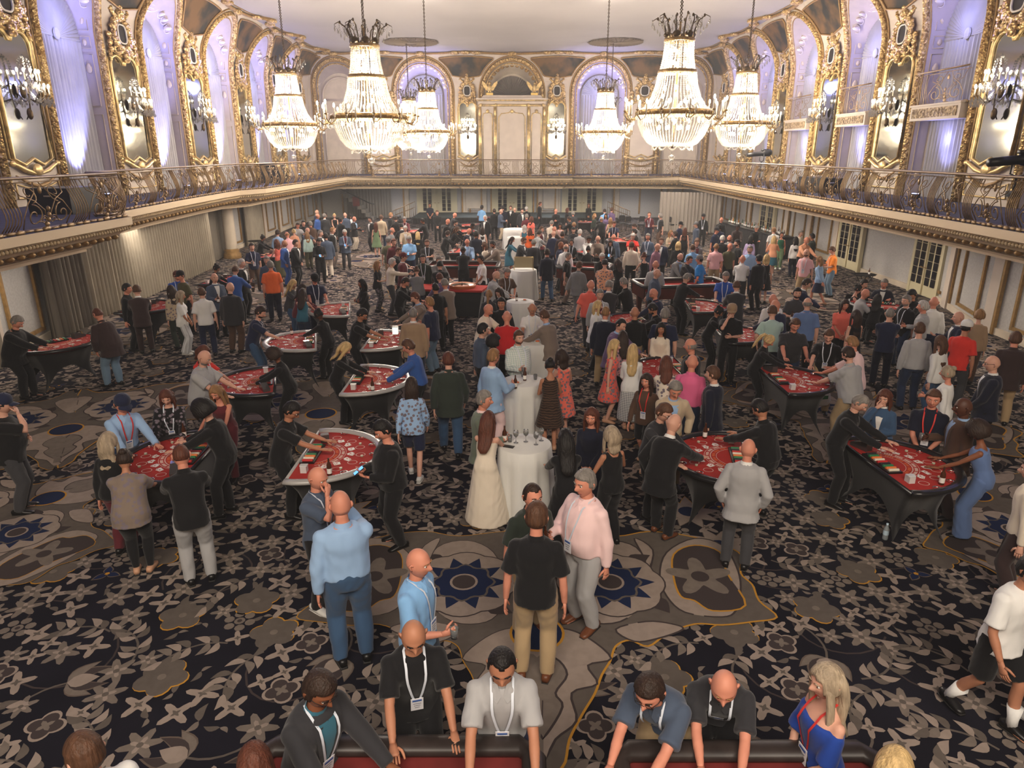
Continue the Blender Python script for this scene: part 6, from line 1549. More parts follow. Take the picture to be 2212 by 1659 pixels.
def look(d, full=True):
    h = {'bald': 'bald', 'fringe': 'balding', 'receding': 'balding'}.get(d['hair'])
    if not h:
        h = HAIRC[d['hc']][0]+'-haired'
        if d['hair'] in ('long', 'wavy', 'pony', 'afro', 'bob', 'bun') and full: h = {'long': 'long ', 'wavy': 'wavy ', 'pony': 'ponytailed ', 'afro': 'curly ', 'bob': 'short ', 'bun': ''}[d['hair']]+h
    for e in d['ex']:
        if e.startswith('cap'): h = cn(e[4:])+'-capped'
    noun = 'man' if d['b'] in 'mM' else 'woman'
    pat = d['tc2'] if d['tc2'] in PATS else None
    tn = {'polo': 'polo shirt', 'tee': 't-shirt', 'shirt': 'shirt', 'jacket': 'jacket', 'sweater': 'sweater', 'blouse': 'top', 'tank': 'sleeveless top', 'dress': 'dress', 'gown': 'long backless dress', 'sleevedress': 'dress', 'shawl': 'fringed shawl', 'offshoulder': 'off-shoulder top'}[d['top']]
    return '%s %s in %s %s%s' % (h, noun, cn(d['tc']), {'check': 'checked ', 'floral': 'patterned ', 'zebra': 'zebra-print ', 'stripe': 'striped '}.get(pat, ''), tn)
def where(d):
    best = min(SPOTS, key=lambda s: (s[0]-d['X'])**2+(s[1]-d['Y'])**2); dx, dy = d['X']-best[0], d['Y']-best[1]
    if abs(dx) > abs(dy)*1.1: r = 'left of' if dx < 0 else 'right of'
    else: r = 'behind' if dy > 0 else 'in front of'
    return r+' '+best[2]
def view(d):
    f = d['f'] % 360
    return 'back turned' if 130 <= f <= 230 else ('facing us' if f < 35 or f > 325 else ('facing right' if f < 180 else 'facing left'))
def bottom(d):
    if not d['bot']: return 'bare calves'
    c = cn(d['bc']); return c if 'jeans' in c else c+' '+{'pants': 'trousers', 'wide': 'wide trousers', 'leggings': 'leggings', 'shorts': 'shorts', 'skirt': 'skirt', 'longskirt': 'long skirt'}[d['bot']]
def make_labels():
    from collections import Counter
    L = [[look(d), ' '+where(d)] for d in PL]
    def txt(i): return (L[i][0]+L[i][1]).replace('  ', ' ')
    for step in (lambda d: ', '+view(d), lambda d: ', '+bottom(d), lambda d: ', '+{'drink': 'one hand at chest', 'phone': 'looking at hands', 'deal': 'dealing', 'clasp': 'hands together', 'cross': 'arms crossed', 'talk': 'gesturing', 'walk': 'walking', 'rest': 'leaning in', 'lean1': 'leaning far in', 'chin': 'hand at chin', 'stand': 'upright'}.get(d['pose'], 'still')):
        c = Counter(txt(i) for i in range(len(PL)))
        for i, d in enumerate(PL):
            if c[txt(i)] > 1:
                if len((txt(i)+step(d)).split()) <= 16: L[i][0] += step(d)+','
    c = Counter(txt(i) for i in range(len(PL))); seen = Counter()
    for i, d in enumerate(PL):
        t = txt(i)
        if c[t] > 1:
            cand = sorted((j for j in range(len(PL)) if j != i and txt(j) != t), key=lambda j: (PL[j]['X']-d['X'])**2+(PL[j]['Y']-d['Y'])**2)[:4]
            for j in cand:
                s = look(d, False)+' next to '+look(PL[j], False)
                if len(s.split()) <= 16 and s not in (x['lab'] for x in PL if 'lab' in x): t = s; break
        d['lab'] = ' '.join(t.replace(',,', ',').strip().split()[:16])
HELD = []
_fc = bpy.data.curves.new('badge_text', 'FONT'); _fc.body = 'SMART'; _fc.size = .022; _fc.align_x = 'CENTER'; _fo = bpy.data.objects.new('t', _fc); COL.objects.link(_fo); bpy.context.view_layer.update()
SMART = bpy.data.meshes.new_from_object(_fo.evaluated_get(bpy.context.evaluated_depsgraph_get())); SMART.materials.clear(); SMART.materials.append(mat('badge_lettering', (236, 240, 248), .5)); bpy.data.objects.remove(_fo); bpy.data.curves.remove(_fc)
def person(d):
    pose, b, S = d['pose'], d['b'], d['S']; lod = 'hi' if d['hi'] else 'lo'; B = BUILDS[b]; rg = RNG
    T = thing('person', d['lab'], 'person', (d['X'], d['Y'], d['z']+.0), d['rz'], 'guests and dealers at the casino night'); s = d['s']; T.scale = (s, s, s)
    sk = SKIN[d['skin'] or ('l' if rg.rand() < .75 else 'r')]; hm = HM[d['hc']]
    obj('body', BODY[(pose, b, lod, 'body')], T, mats=[sk, None, hm if d['hc'] != 'w' else HM['g']])
    pat = d['tc2'] if d['tc2'] in PATS else None
    tm = cloth(COLR[d['tc']], pat, P2C.get(pat)); inf = {'jacket': .036, 'sweater': .026, 'tank': .012, 'dress': .012, 'gown': .012, 'sleevedress': .014, 'offshoulder': .014}.get(d['top'], .022)
    nmx = {'polo': 'polo_shirt', 'tee': 't_shirt', 'jacket': 'jacket', 'sweater': 'sweater', 'blouse': 'blouse', 'tank': 'sleeveless_top', 'gown': 'long_dress', 'sleevedress': 'dress', 'shawl': 'shawl', 'offshoulder': 'off_shoulder_top'}.get(d['top'], d['top'])
    tp = obj(nmx, GM[(pose, b, lod, top_kind(d['top']))], T, mats=[tm])
    if d['top'] == 'jacket':
        inner = cloth(COLR[d['tc2'] or 'white']); obj('shirt_front', front_panel(pose, b, inf, 'shirt'), T, mats=[inner])
        if d['hi'] or d['Y'] < 30: obj('lapel', front_panel(pose, b, inf, 'lapel'), tp, mats=[tm])
    elif d['top'] in ('polo', 'shirt'): obj('collar', front_panel(pose, b, inf, 'collar'), tp, mats=[tm])
    if d['bot']:
        bm2 = cloth(COLR[d['bc']], d['bpat'], P2C.get(d['bpat'])); nb = {'pants': 'jeans' if 'jeans' in d['bc'] else 'trousers', 'wide': 'wide_trousers', 'longskirt': 'long_skirt'}.get(d['bot'], d['bot'])
        obj(nb, GM[(pose, b, lod, d['bot'])], T, mats=[bm2])
        if d['top'] == 'shirt' and d['bot'] == 'pants' and POSES[pose][4] != 2: obj('belt', front_panel(pose, b, .0, 'belt'), T, mats=[SHOES['o' if d['tc'] != 'black' else 'k']])
    sh = d['shoes'] or ('k' if b in 'mM' else 'k')
    for k, e in (('R', -1), ('L', 1)): a = S['an'+k]; obj('shoe', SHOE, T, loc=(a[0], a[1], .088 if POSES[pose][4] != 1 else a[2]+.003), rz=e*.16, mats=[SHOES[sh], SOLE['w' if sh in 'w' else 'k']])
    if 'sock' in d['ex']:
        for k in 'RL': a, kn = S['an'+k], S['kn'+k]; q = MB(); q.tube([a+V3(0, 0, -.02), a*.85+kn*.15, a*.55+kn*.45], [.046, .046, .066], 10); q.build('sock', WHITE, T)
    hs = HSC[b]; HMx = Matrix.Translation(Vector(S['head']))@Matrix.Rotation(S['hp'], 4, 'X')@Matrix.Scale(hs, 4)
    cap = [e for e in d['ex'] if e.startswith('cap')]
    if d['hair'] != 'bald': obj('hair', HAIR[d['hair'] if not cap or d['hair'] in ('long', 'wavy') else 'buzz'], T, mw=HMx, mats=[hm])
    if cap: obj('cap', CAPM, T, mw=HMx, mats=[cloth(COLR[cap[0][4:]])])
    if 'gl' in d['ex']: obj('glasses', GLM, T, mw=HMx)
    if 'beard' in d['ex']: obj('beard', BEARD, T, mw=HMx, mats=[hm])
    if 'ly' in d['ex'] or 'lr' in d['ex']:
        ln = obj('lanyard', front_panel(pose, b, inf, 'lanyard'), T, mats=[TAGW if 'ly' in d['ex'] else TAGR]); obj('badge', front_panel(pose, b, inf, 'badge'), ln)
        if d['Y'] < 9.5 and 'ly' in d['ex']:
            uv = S['sp'](.12)-S['sp'](.05); obj('badge_text', SMART, ln, loc=Vector(chest(S, B, .12, 0, inf+.030)), label='light lettering on the badge').rotation_euler = (pi/2+math.atan2(-uv[1], uv[2]), 0, 0)
    if pose in ('drink', 'phone', 'sip') and d['Y'] < 32:
        w_ = S['wrR']+nz(S['wrR']-S['elR'])*.09; M = Matrix.Translation((d['X'], d['Y'], d['z']))@Matrix.Rotation(d['rz'], 4, 'Z'); p = M@(Vector(w_)*s); HELD.append((pose, p, d))
    return T
# ------------------------------------------------------------------ gaming tables
VIN = mat('black_padded_vinyl', (26, 26, 29), .28, spec=.7); FPR = mat('white_felt_print', (226, 196, 184), .9); FPO = mat('orange_felt_print', (222, 112, 60), .9)
STEEL = mat('polished_steel', (190, 190, 192), .2, 1.); CARDW = mat('playing_card_face', (232, 230, 224), .5)
CHIPC = [mat('chip_red', (190, 44, 44), .5), mat('chip_green', (48, 120, 76), .5), mat('chip_cream', (226, 216, 196), .5), mat('chip_black', (40, 40, 44), .5), mat('chip_orange', (222, 120, 60), .5)]
HT = .93
def bj_parts():
    D = {}; ts = np.linspace(0, pi, 41); E = [(1.0*cos(t), -1.02*sin(t)**.95) for t in ts]
    q = MB(); q.prism([(1.0, .12)]+E+[(-1.0, .12)], HT-.05, HT, 0, axes=(0, 1, 2)); D['playing_surface'] = q.mesh('playing_surface', FELT, False)
    q = MB(); P = [(1.03, .13)]+[(1.05*cos(t), -1.07*sin(t)**.95) for t in ts]+[(-1.03, .13)]; q.tube([(x, y, HT+.005) for x, y in P], (.075, .038), 8, side=None); q.tube([(-1.03, .13, HT-.01), (1.03, .13, HT-.01)], .03, 6); D['padded_rail'] = q.mesh('padded_rail', VIN)
    q = MB(); z = HT+.0015
    def ringc(c, r, w_, m): q.add([(c[0]+(r+s*w_)*cos(t), c[1]+(r+s*w_)*sin(t), z) for s in (0, 1) for t in np.linspace(0, 2*pi, 25)[:-1]], [(k, (k+1) % 24, 24+(k+1) % 24, 24+k) for k in range(24)], m)
    for t in np.linspace(.32, pi-.32, 7): ringc((.76*cos(t), -.76*sin(t)), .065, .01, 0)
    def arc(r0, r1, t0, t1, m, n=30): q.add([(r*cos(t), -r*sin(t)*.95, z) for r in (r0, r1) for t in np.linspace(t0, t1, n)], [(k, k+1, n+k+1, n+k) for k in range(n-1)], m)
    for r in (.36, .45, .46, .55): arc(r, r+.007, .35, pi-.35, 0)
    for r0, r1, m, n in ((.385, .43, 1, 26), (.485, .53, 0, 34)):
        for k in range(n):
            if (k*7) % 5 == 4: continue
            t = .45+(pi-.9)*k/n; arc(r0, r1, t, t+.05, m, 2)
    D['printed_layout'] = q.mesh('printed_layout', [FPR, FPO], False)
    top = [(.97, .1), (.93, -.3), (.72, -.72), (.38, -.96), (0, -1.02), (-.38, -.96), (-.72, -.72), (-.93, -.3), (-.97, .1), (-.4, .1), (0, .1), (.4, .1)]
    n = len(top); leg = {0: (.80, .10), 2: (.66, -.74), 6: (-.66, -.74), 8: (-.80, .10)}; ks = sorted(leg); q = MB(); cols = []
    N_ = 64; tp = [np.array([np.interp(u*n, range(n+1), [p[i] for p in top+[top[0]]]) for i in (0, 1)]) for u in np.arange(N_)/N_]
    for c in range(N_):
        u = c/N_*n; prv = max([k for k in ks+[-4] if k <= u+1e-6]); nxt = min([k for k in ks+[12] if k > u+1e-6]); a = leg[prv if prv >= 0 else 8]; b = leg[nxt if nxt < 12 else 0]; f = (u-prv)/(nxt-prv)
        base = np.array(a)*(1-f)+np.array(b)*f; low = .02+.5*sin(pi*f)**.6; ctr = np.array((0, -.4)); col = []
        for v in (0, .25, .5, .75, 1):
            zz = (HT-.06)*(1-v)+low*v; hgt = 1-zz/(HT-.06); w_ = min(1, hgt*1.6); p = tp[c]*(1-w_)+base*w_; pin = .20*sin(pi*min(1, hgt*1.0)); p = p+(ctr-p)*pin; p = p+(base-ctr)*.10*max(0, hgt-.7)/.3; col.append((p[0], p[1], zz))
        cols.append(col)
    V = [p for c in cols for p in c]; q.add(V, [(c*5+k, ((c+1) % N_)*5+k, ((c+1) % N_)*5+k+1, c*5+k+1) for c in range(N_) for k in range(4)])
    D['stretch_cover'] = q.mesh('stretch_cover', SPAN)
    q = MB(); q.lathe([(.052, .012), (.058, .014), (.05, .006), (.046, -.07), (0, -.07)], 16); D['cup_holder'] = q.mesh('cup_holder', STEEL)
    q = MB(); q.box((0, 0, .012), (.62, .2, .024)); D['tray'] = q.mesh('tray_body', SHOES['k'], False)
    for ci in range(5):
        q = MB(); q.tube([(0, -.085, .032), (0, -.085+.0+.14, .032)], .021, 10); D['chips%d' % ci] = q.mesh('chip_row', CHIPC[ci], False)
    q = MB(); q.prism([(-.14, 0), (.14, 0), (.14, .05), (-.05, .12), (-.14, .12)], -.06, .06); D['shoe'] = q.mesh('card_shoe', mat('clear_smoked_acrylic', (70, 66, 66), .1, spec=.8), False)
    q = MB(); q.box((0, 0, .045), (.10, .08, .09)); q.box((0, 0, .095), (.07, .1, .012)); D['discard'] = q.mesh('discard_holder', mat('frosted_acrylic', (206, 206, 206), .3), False)
    q = MB(); q.box((0, 0, .0016), (.062, .088, .002)); q.box((-.018, .028, .0030), (.012, .018, .0006), 1); q.box((0, 0, .0030), (.02, .026, .0006), 1); D['card'] = q.mesh('playing_card', [CARDW, CHIPC[0]], False)
    q = MB(); [q.lathe([(.02, 0), (.02, .0032), (0, .0032)], 12, k % 2, c=(0, 0, .0034*k)) for k in range(6)]; D['stack'] = q.mesh('chip_stack', [CHIPC[1], CHIPC[2]], False)
    q = MB(); q.lathe([(0, .002), (.032, .002), (.033, .01), (.033, .12), (.03, .15), (.013, .19), (.012, .235), (.014, .24), (0, .242)], 12); q.lathe([(.0338, .03), (.0338, .1)], 12, 1); D['bottle'] = q.mesh('beer_bottle', [mat('brown_glass', (72, 38, 20), .12, spec=.8), CARDW])
    q = MB(); q.lathe([(0, 0), (.034, .001), (.034, .004), (.005, .008), (.004, .08), (.012, .088), (.034, .115), (.038, .145), (.032, .185)], 16); q.lathe([(0, .092), (.03, .112), (.036, .14), (0, .14)], 16, 1); D['wine_glass'] = q.mesh('wine_glass', [mat('clear_glass', (235, 238, 240), .05, trans=.85), mat('white_wine', (214, 196, 110), .1)])
    D['red_glass'] = D['wine_glass'].copy(); D['red_glass'].materials[1] = mat('red_wine', (80, 14, 24), .1)
    q = MB(); q.box((0, 0, .006), (.075, .15, .009)); q.box((0, 0, .011), (.067, .14, .001), 1); D['phone'] = q.mesh('phone', [SHOES['k'], mat('lit_phone_screen', (60, 120, 210), .2, emit=(.15, .45, .9), estr=1.2)], False)
    q = MB(); q.lathe([(0, .002), (.03, .002), (.036, .1), (.033, .1), (.028, .01)], 12); q.lathe([(0, .06), (.033, .06)], 12, 1); D['tumbler'] = q.mesh('tumbler', [mat('tumbler_glass', (220, 224, 226), .06, trans=.8), mat('amber_drink', (190, 140, 60), .2)])
    return D
TP = bj_parts()
BJ = [(130, 745, 55, 'far-left card table by white panel', 4), (333, 664, 80, 'card table beside long taupe drape', 2), (490, 606, 80, 'card table near drape end', 1), (590, 552, 80, 'small card table by left pilasters', 1),
      (530, 826, -73, 'card table of the curly-haired dealer', 5), (630, 738, -75, 'third card table from left', 5), (712, 670, -78, 'card table right of blonde in jeans', 5), (846, 735, 90, 'card table with white lantern', 5), (818, 820, 90, 'card table of the blonde dealer', 6),
      (360, 985, -88, 'large nearest left card table', 7), (735, 982, 90, 'large card table with silver rail', 7), (1533, 985, -100, 'nearest right-centre card table', 7), (1962, 1000, 95, 'nearest right card table', 7), (1727, 820, 90, 'card table of ponytailed dealer', 6), (1603, 722, 88, 'card table of bun-haired dealer', 5),
      (1528, 662, 85, 'card table before navy suit man', 5), (1905, 662, -30, 'seated card table by right doors', 3), (1428, 800, -85, 'card table hidden among women', 2), (1352, 694, -80, 'card table behind blonde in white jacket', 3),
      (1000, 542, 85, 'far card table of curly-haired dealer', 3), (1006, 500, 78, 'far card table behind it', 2), (1012, 486, -100, 'small far red table before stage', 2), (893, 500, -80, 'far left-centre red table', 2), (1262, 480, 10, 'far red table under the woman on stage', 1), (1338, 520, -70, 'far right-centre red table', 2), (1283, 545, 5, 'crowded centre table', 2), (1075, 470, 0, 'far table by grey-jacket man', 1)]
RT = []; SILV_HL = mat('silver_highlight_vinyl', (172, 170, 168), .25, spec=.7)  # light grey rail colour with the vinyl's gloss highlights painted in
for n_, (px, py, rz, nm, cards) in enumerate(BJ):
    cx, cy = atz(px, py, HT); r = RD(rz); X0, Y0 = cx+.40*(-sin(r)), cy+.40*cos(r)   # origin on the dealer side
    t = thing('card_table', 'red felt card table, the '+nm, 'card table', (X0, Y0, 0), r, 'red card tables'); RT.append((X0, Y0, r, cx, cy)); SPOTS.append((cx, cy, nm))
    SX, SY = .83, .90; t.scale = (SX, SY, 1)
    for k in ('stretch_cover', 'playing_surface', 'padded_rail', 'printed_layout'): obj(k, TP[k], t, mats=[SILV_HL] if k == 'padded_rail' and n_ in (5, 6, 7, 8, 10) else None)
    if cy < 26:
        for a in np.linspace(.32, pi-.32, 7): obj('cup_holder', TP['cup_holder'], t, loc=(.95*cos(a), -.95*sin(a)**.95, HT))
    Mx = Matrix.Translation((X0, Y0, 0))@Matrix.Rotation(r, 4, 'Z')@Matrix.Diagonal((SX, SY, 1, 1))
    def on(name, me, x, y, label, cat, rz2=0, grp=None, z=HT):
        p = Mx@Vector((x, y, z)); o = obj(name, me, None, loc=p, rz=r+rz2); tag(o, label, cat, grp); return o
    p = Mx@Vector((0, -.02, HT)); tr = thing('chip_tray', 'dealer chip tray with coloured chip rows on '+nm, 'chip tray', p, r, 'chip trays'); obj('tray_body', TP['tray'], tr)
    for k in range(9): obj('chip_row', TP['chips%d' % ((k*2+n_) % 5)], tr, loc=(-.26+.065*k, .015, 0))
    if cy < 30:
        on('card_shoe', TP['shoe'], .66, -.05, 'smoked card dealing shoe on '+nm, 'card shoe', .3, 'card shoes'); on('discard_holder', TP['discard'], -.66, -.06, 'pale box for used cards on '+nm, 'card box', 0, 'card boxes')
        rg = np.random.RandomState(n_+5)
        for k in range(cards):
            a = .4+(pi-.8)*(k+.5)/cards; rr = .60+.05*rg.rand()
            for j in range(2): on('playing_card', TP['card'], rr*cos(a)+.03*j, -rr*sin(a)+.012*j, '%s card of %s pair on %s' % (('lower', 'upper')[j], ORD[k], nm), 'card', rg.rand()*3, 'playing cards on '+nm, HT+.0022+.0024*j)
            if k % 2: on('chip_stack', TP['stack'], .8*cos(a+.1), -.8*sin(a+.1), 'short chip stack beside %s card pair on %s' % (ORD[k], nm), 'chips', 0, 'chip stacks on '+nm, HT+.002)
    if nm in ('large nearest left card table', 'large card table with silver rail', 'nearest right-centre card table', 'nearest right card table', 'card table of the blonde dealer', 'third card table from left'):
        on('beer_bottle', TP['bottle'], -.78, -.46, 'brown beer bottle with pale label on '+nm, 'bottle', 0, 'beer bottles')
# --- white cocktail tables
def cocktail(px, py, nm, r=.37, h=1.07):
    x, y = atz(px, py, h); t = thing('cocktail_table', 'tall round cocktail table under floor-length white cloth, '+nm, 'table', (x, y, 0), RNG.rand()*3, 'white cocktail tables'); SPOTS.append((x, y, nm))
    q = MB(); q.lathe([(0, h-.012), (r, h-.012), (r, h-.03), (0, h-.03)], 28); q.build('tabletop', WOOD, t, False)
    q = MB(); q.tube([(0, 0, .02), (0, 0, h-.03)], .03, 8); q.lathe([(.03, .04), (.24, .02), (.24, 0), (0, 0)], 20); q.build('pedestal', SHOES['k'], t)
    q = MB(); n = 72; rings = [(0, h), (r*.98, h), (r+.008, h-.008)]; V = []
    for j, (rr, z) in enumerate(rings+[(None, h*.8), (None, h*.5), (None, h*.2), (None, .012)]):
        for k in range(n):
            a = 2*pi*k/n; f = 1-(z/h); w_ = (r+.01+.05*f+.035*f**.6*sin(9*a+1.5*sin(2*a))+.01*f*sin(23*a)) if rr is None else rr
            V.append((w_*cos(a), w_*sin(a), z))
    q.add(V, [(j*n+k, j*n+(k+1) % n, (j+1)*n+(k+1) % n, (j+1)*n+k) for j in range(6) for k in range(n)]); q.build('tablecloth', LINEN, t)
    return x, y, h
C1 = cocktail(1133, 958, 'nearest white cocktail table'); C2 = cocktail(1130, 822, 'second white cocktail table'); C3 = cocktail(1155, 737, 'third white cocktail table'); C4 = cocktail(1124, 650, 'fourth white cocktail table')
C5 = cocktail(1131, 582, 'white cocktail table with metal stand', .45); C6 = cocktail(1112, 494, 'far white cocktail table', .6); C7 = cocktail(1118, 512, 'lower far white table', .5)
def put(name, me, C, dx, dy, label, cat, grp=None, rz=0): o = obj(name, me, None, loc=(C[0]+dx, C[1]+dy, C[2]+.001), rz=rz); return tag(o, label, cat, grp)
put('wine_glass', TP['wine_glass'], C1, -.12, .02, 'glass of white wine at left of nearest white cocktail table', 'wine glass', 'wine glasses'); put('wine_glass', TP['wine_glass'], C1, .02, .06, 'wine glass in middle of nearest white cocktail table', 'wine glass', 'wine glasses')
put('wine_glass', TP['red_glass'], C1, .16, -.04, 'glass of red wine at right of nearest white cocktail table', 'wine glass', 'wine glasses'); put('wine_glass', TP['wine_glass'], C1, .24, .1, 'wine glass at back right of nearest white cocktail table', 'wine glass', 'wine glasses')
put('beer_bottle', TP['bottle'], C1, -.28, .06, 'beer bottle at left edge of nearest white cocktail table', 'bottle', 'beer bottles'); PH2 = TP['phone'].copy(); PH2.materials[1] = SHOES['k']; put('phone', PH2, C1, -.22, -.12, 'phone lying on nearest white cocktail table', 'phone', None, 1.2)
put('beer_bottle', TP['bottle'], C2, .03, .0, 'dark bottle in middle of second white cocktail table', 'bottle', 'beer bottles'); put('tumbler', TP['tumbler'], C2, .22, .05, 'tumbler at right of second white cocktail table', 'glass', 'tumblers'); put('tumbler', TP['tumbler'], C2, .0, .22, 'tumbler at back of second white cocktail table', 'glass', 'tumblers')
put('beer_bottle', TP['bottle'], C4, -.1, .0, 'beer bottle on fourth white cocktail table', 'bottle', 'beer bottles'); put('tumbler', TP['tumbler'], C3, -.1, .1, 'tumbler of beer on third white cocktail table', 'glass', 'tumblers')
q = MB(); q.lathe([(0, .004), (.06, .004), (.09, .016), (.095, .016), (.06, 0)], 20); q.ell((0, 0, .015), (.05, .04, .016), 8, 5, 1); PLT = q.mesh('snack_plate', [CARDW, FPO]); put('snack_plate', PLT, C2, -.12, -.14, 'small plate of snacks on second white cocktail table', 'plate', 'snack plates'); put('snack_plate', PLT, C4, .12, .08, 'small plate of snacks on fourth white cocktail table', 'plate', 'snack plates'); put('snack_plate', PLT, C3, .06, -.05, 'small plate of snacks on third white cocktail table', 'plate', 'snack plates')
t = thing('display_stand', 'beige metal display stand on white cocktail table', 'stand', (C5[0], C5[1], C5[2]), 0)
q = MB(); q.box((0, 0, .24), (.62, .05, .36)); q.build('panel', mat('beige_metal', (176, 164, 130), .4, .4), t, False); q = MB(); q.tube([(-.33, 0, 0), (-.33, 0, .43), (.33, 0, .43), (.33, 0, 0)], .012, 6); q.tube([(-.33, -.14, .01), (-.33, .14, .01)], .012, 6); q.tube([(.33, -.14, .01), (.33, .14, .01)], .012, 6); q.build('frame', GOLDP, t)
# --- tables with padded dark rails: two under the camera, the long wooden ones and the wheel further off
def rail_table(cx, cy, rz, L, Wd, nm, wood=True, dark=False, h=.93):
    t = thing('gaming_table', nm, 'gaming table', (cx, cy, 0), rz, 'tables with raised rails'); SPOTS.append((cx, cy, {'long': 'long wooden dice table'}.get('x', nm.split(',')[0].replace('long ', '').replace('rectangular ', ''))))
    q = MB(); q.box((0, 0, h-.03), (L-.1, Wd-.1, .04)); q.build('playing_surface', mat('wine_red_felt', (112, 36, 34), .8, vary=.2, vscale=5) if dark else FELT, t, False)
    q = MB(); P = [(x, y, h+(.04 if dark else .10)) for x, y in ((-L/2+.1, -Wd/2), (L/2-.1, -Wd/2), (L/2, -Wd/2+.1), (L/2, Wd/2-.1), (L/2-.1, Wd/2), (-L/2+.1, Wd/2), (-L/2, Wd/2-.1), (-L/2, -Wd/2+.1))]; q.tube(P, (.085, .055), 10, closed=True); q.build('padded_rail', mat('worn_leather_rail', (52, 44, 42), .4, vary=.4, vscale=4) if dark else VIN, t)
    for (a, b, dx, dy) in ((0, -Wd/2+.03, L-.16, .05), (0, Wd/2-.03, L-.16, .05), (-L/2+.03, 0, .05, Wd-.16), (L/2-.03, 0, .05, Wd-.16)):
        q = MB(); q.box((a, b, h-.12), (dx, dy, .34)); q.build('side_panel', WOOD if wood else SPAN, t, False)
    for sx in (-1, 1):
        for sy in (-1, 1): q = MB(); q.box((sx*(L/2-.22), sy*(Wd/2-.2), (h-.28)/2), (.12, .12, h-.28), taper=1.3); q.build('leg', WOOD if wood else SPAN, t, False)
    return t
rail_table(-.80, 3.20, 0, 1.9, 1.25, 'wine-red gaming table under camera, at bottom left of centre', True, True, .95); rail_table(1.62, 3.18, 0, 1.8, 1.2, 'wine-red gaming table under camera, at bottom right of centre', True, True, .95)
for px, py, rz, L, nm in ((1000, 577, -.05, 2.6, 'long wooden dice table behind the roulette table'), (1470, 617, .15, 2.8, 'long wooden dice table right of the crowd'), (1262, 580, -.3, 1.8, 'small wooden dice table in mid crowd')):
    x, y = atz(px, py, .93); rail_table(x, y, rz, L, 1.3, nm)
for k, (x, y) in enumerate(((-.28, 3.55), (-.95, 3.6), (.02, 3.42), (1.12, 3.55), (1.62, 3.58), (2.05, 3.5), (-.30, 3.45))):
    o = obj('chip_stack', TP['stack'], None, loc=(x, y, .971)); o.scale = (1, 1, 1.8); tag(o, 'chip stack %s on wine-red table under camera' % ('by right hand of black t-shirt man', 'before man in charcoal jacket', 'before man in light grey polo', 'before man in slate polo', 'before bald man in charcoal polo', 'before blonde in cobalt top', 'nearer the camera, left wine-red half')[k], 'chips', 'chip stacks on the wine-red tables')
x, y = atz(978, 620, .9); t = thing('roulette_table', 'red roulette table with wooden wheel, behind card table with lantern', 'gaming table', (x, y, 0), -.1); SPOTS.append((x, y, 'roulette table'))
q = MB(); q.prism([(-1.1, -.4), (-.4, -.55), (1.0, -.5), (1.1, .4), (-1.1, .45)], .84, .9, axes=(0, 1, 2)); q.build('playing_surface', FELT, t, False)
q = MB(); q.box((0, 0, .45), (1.7, .6, .84), taper=1.15); q.build('black_skirt', SPAN, t, False)
q = MB(); q.lathe([(0, .93), (.1, .95), (.22, .93), (.34, .97), (.42, 1.0), (.44, .97), (.42, .9)], 32, c=(.3, 0, 0)); q.build('wheel_bowl', mat('orange_wood', (176, 92, 40), .3), t)
q = MB(); q.lathe([(.24, .945), (.33, .968)], 38, c=(.3, 0, .004)); q.tube([(.3, 0, .95), (.3, 0, 1.05)], .015, 6); [q.tube([(.3, 0, 1.02), (.3+.1*cos(a), .1*sin(a), 1.02)], .01, 5) for a in (0, pi/2, pi, 3*pi/2)]; q.build('number_ring', mat('black_gold_ring', (60, 46, 30), .3, .5), t)
# --- bar at the far right with bottles, trays on stands, chairs, stage, stairs
_a, _b = atz(1572, 480, 1.08), atz(1700, 512, 1.08); bx, by = (_a[0]+_b[0])/2, (_a[1]+_b[1])/2; BR = math.atan2(_b[1]-_a[1], _b[0]-_a[0]); BLn = math.hypot(_b[1]-_a[1], _b[0]-_a[0])
t = thing('bar_counter', 'long bar with black skirt and bottles at far right, before pale wall panels', 'bar', (bx, by, 0), BR); SPOTS.append((bx, by, 'bar'))
q = MB(); q.box((0, 0, 1.05), (BLn, .8, .06)); q.build('worktop', VIN, t, False); q = MB(); pleats(q, (-BLn/2+.03, -.36), (BLn/2-.03, -.36), .02, 1.02, .02, .15); q.box((0, .1, .5), (BLn-.2, .6, 1.0)); q.build('skirt', SPAN, t)
Mb = Matrix.Translation((bx, by, 0))@Matrix.Rotation(BR, 4, 'Z'); rg = np.random.RandomState(2)
BG = [mat('green_glass', (40, 80, 50), .15, spec=.8), MATS['brown_glass'], mat('clear_bottle', (200, 206, 206), .1, trans=.6), mat('amber_glass', (170, 110, 50), .15)]
for k in range(34):
    p = Mb@Vector((-BLn/2+.15+(BLn-.3)/34*k, .18*rg.rand()-.05, 1.081)); o = obj('bottle', TP['bottle'], None, loc=p, mats=[BG[k % 4], None]); o.scale = (1.3, 1.3, 1.2+.3*rg.rand()); tag(o, '%s bottle in the row on far right bar' % (('green', 'brown', 'clear', 'amber')[k % 4],), 'bottle', 'bottles on the bar')
def tray_stand(x, y, nm, rz=0):
    t = thing('tray_stand', nm, 'tray stand', (x, y, 0), rz, 'folding tray stands')
    for e in (-1, 1): q = MB(); q.tube([(-.22, e*.18, 0), (.22, e*.18, .76)], .014, 6); q.tube([(.22, e*.18, 0), (-.22, e*.18, .76)], .014, 6); q.build('leg', SHOES['k'], t)
    q = MB(); q.lathe([(0, .77), (.36, .77), (.4, .80), (.41, .80), (.37, .762), (0, .762)], 28); o = q.build('tray', SHOES['k'], t); o.scale = (1, .8, 1)
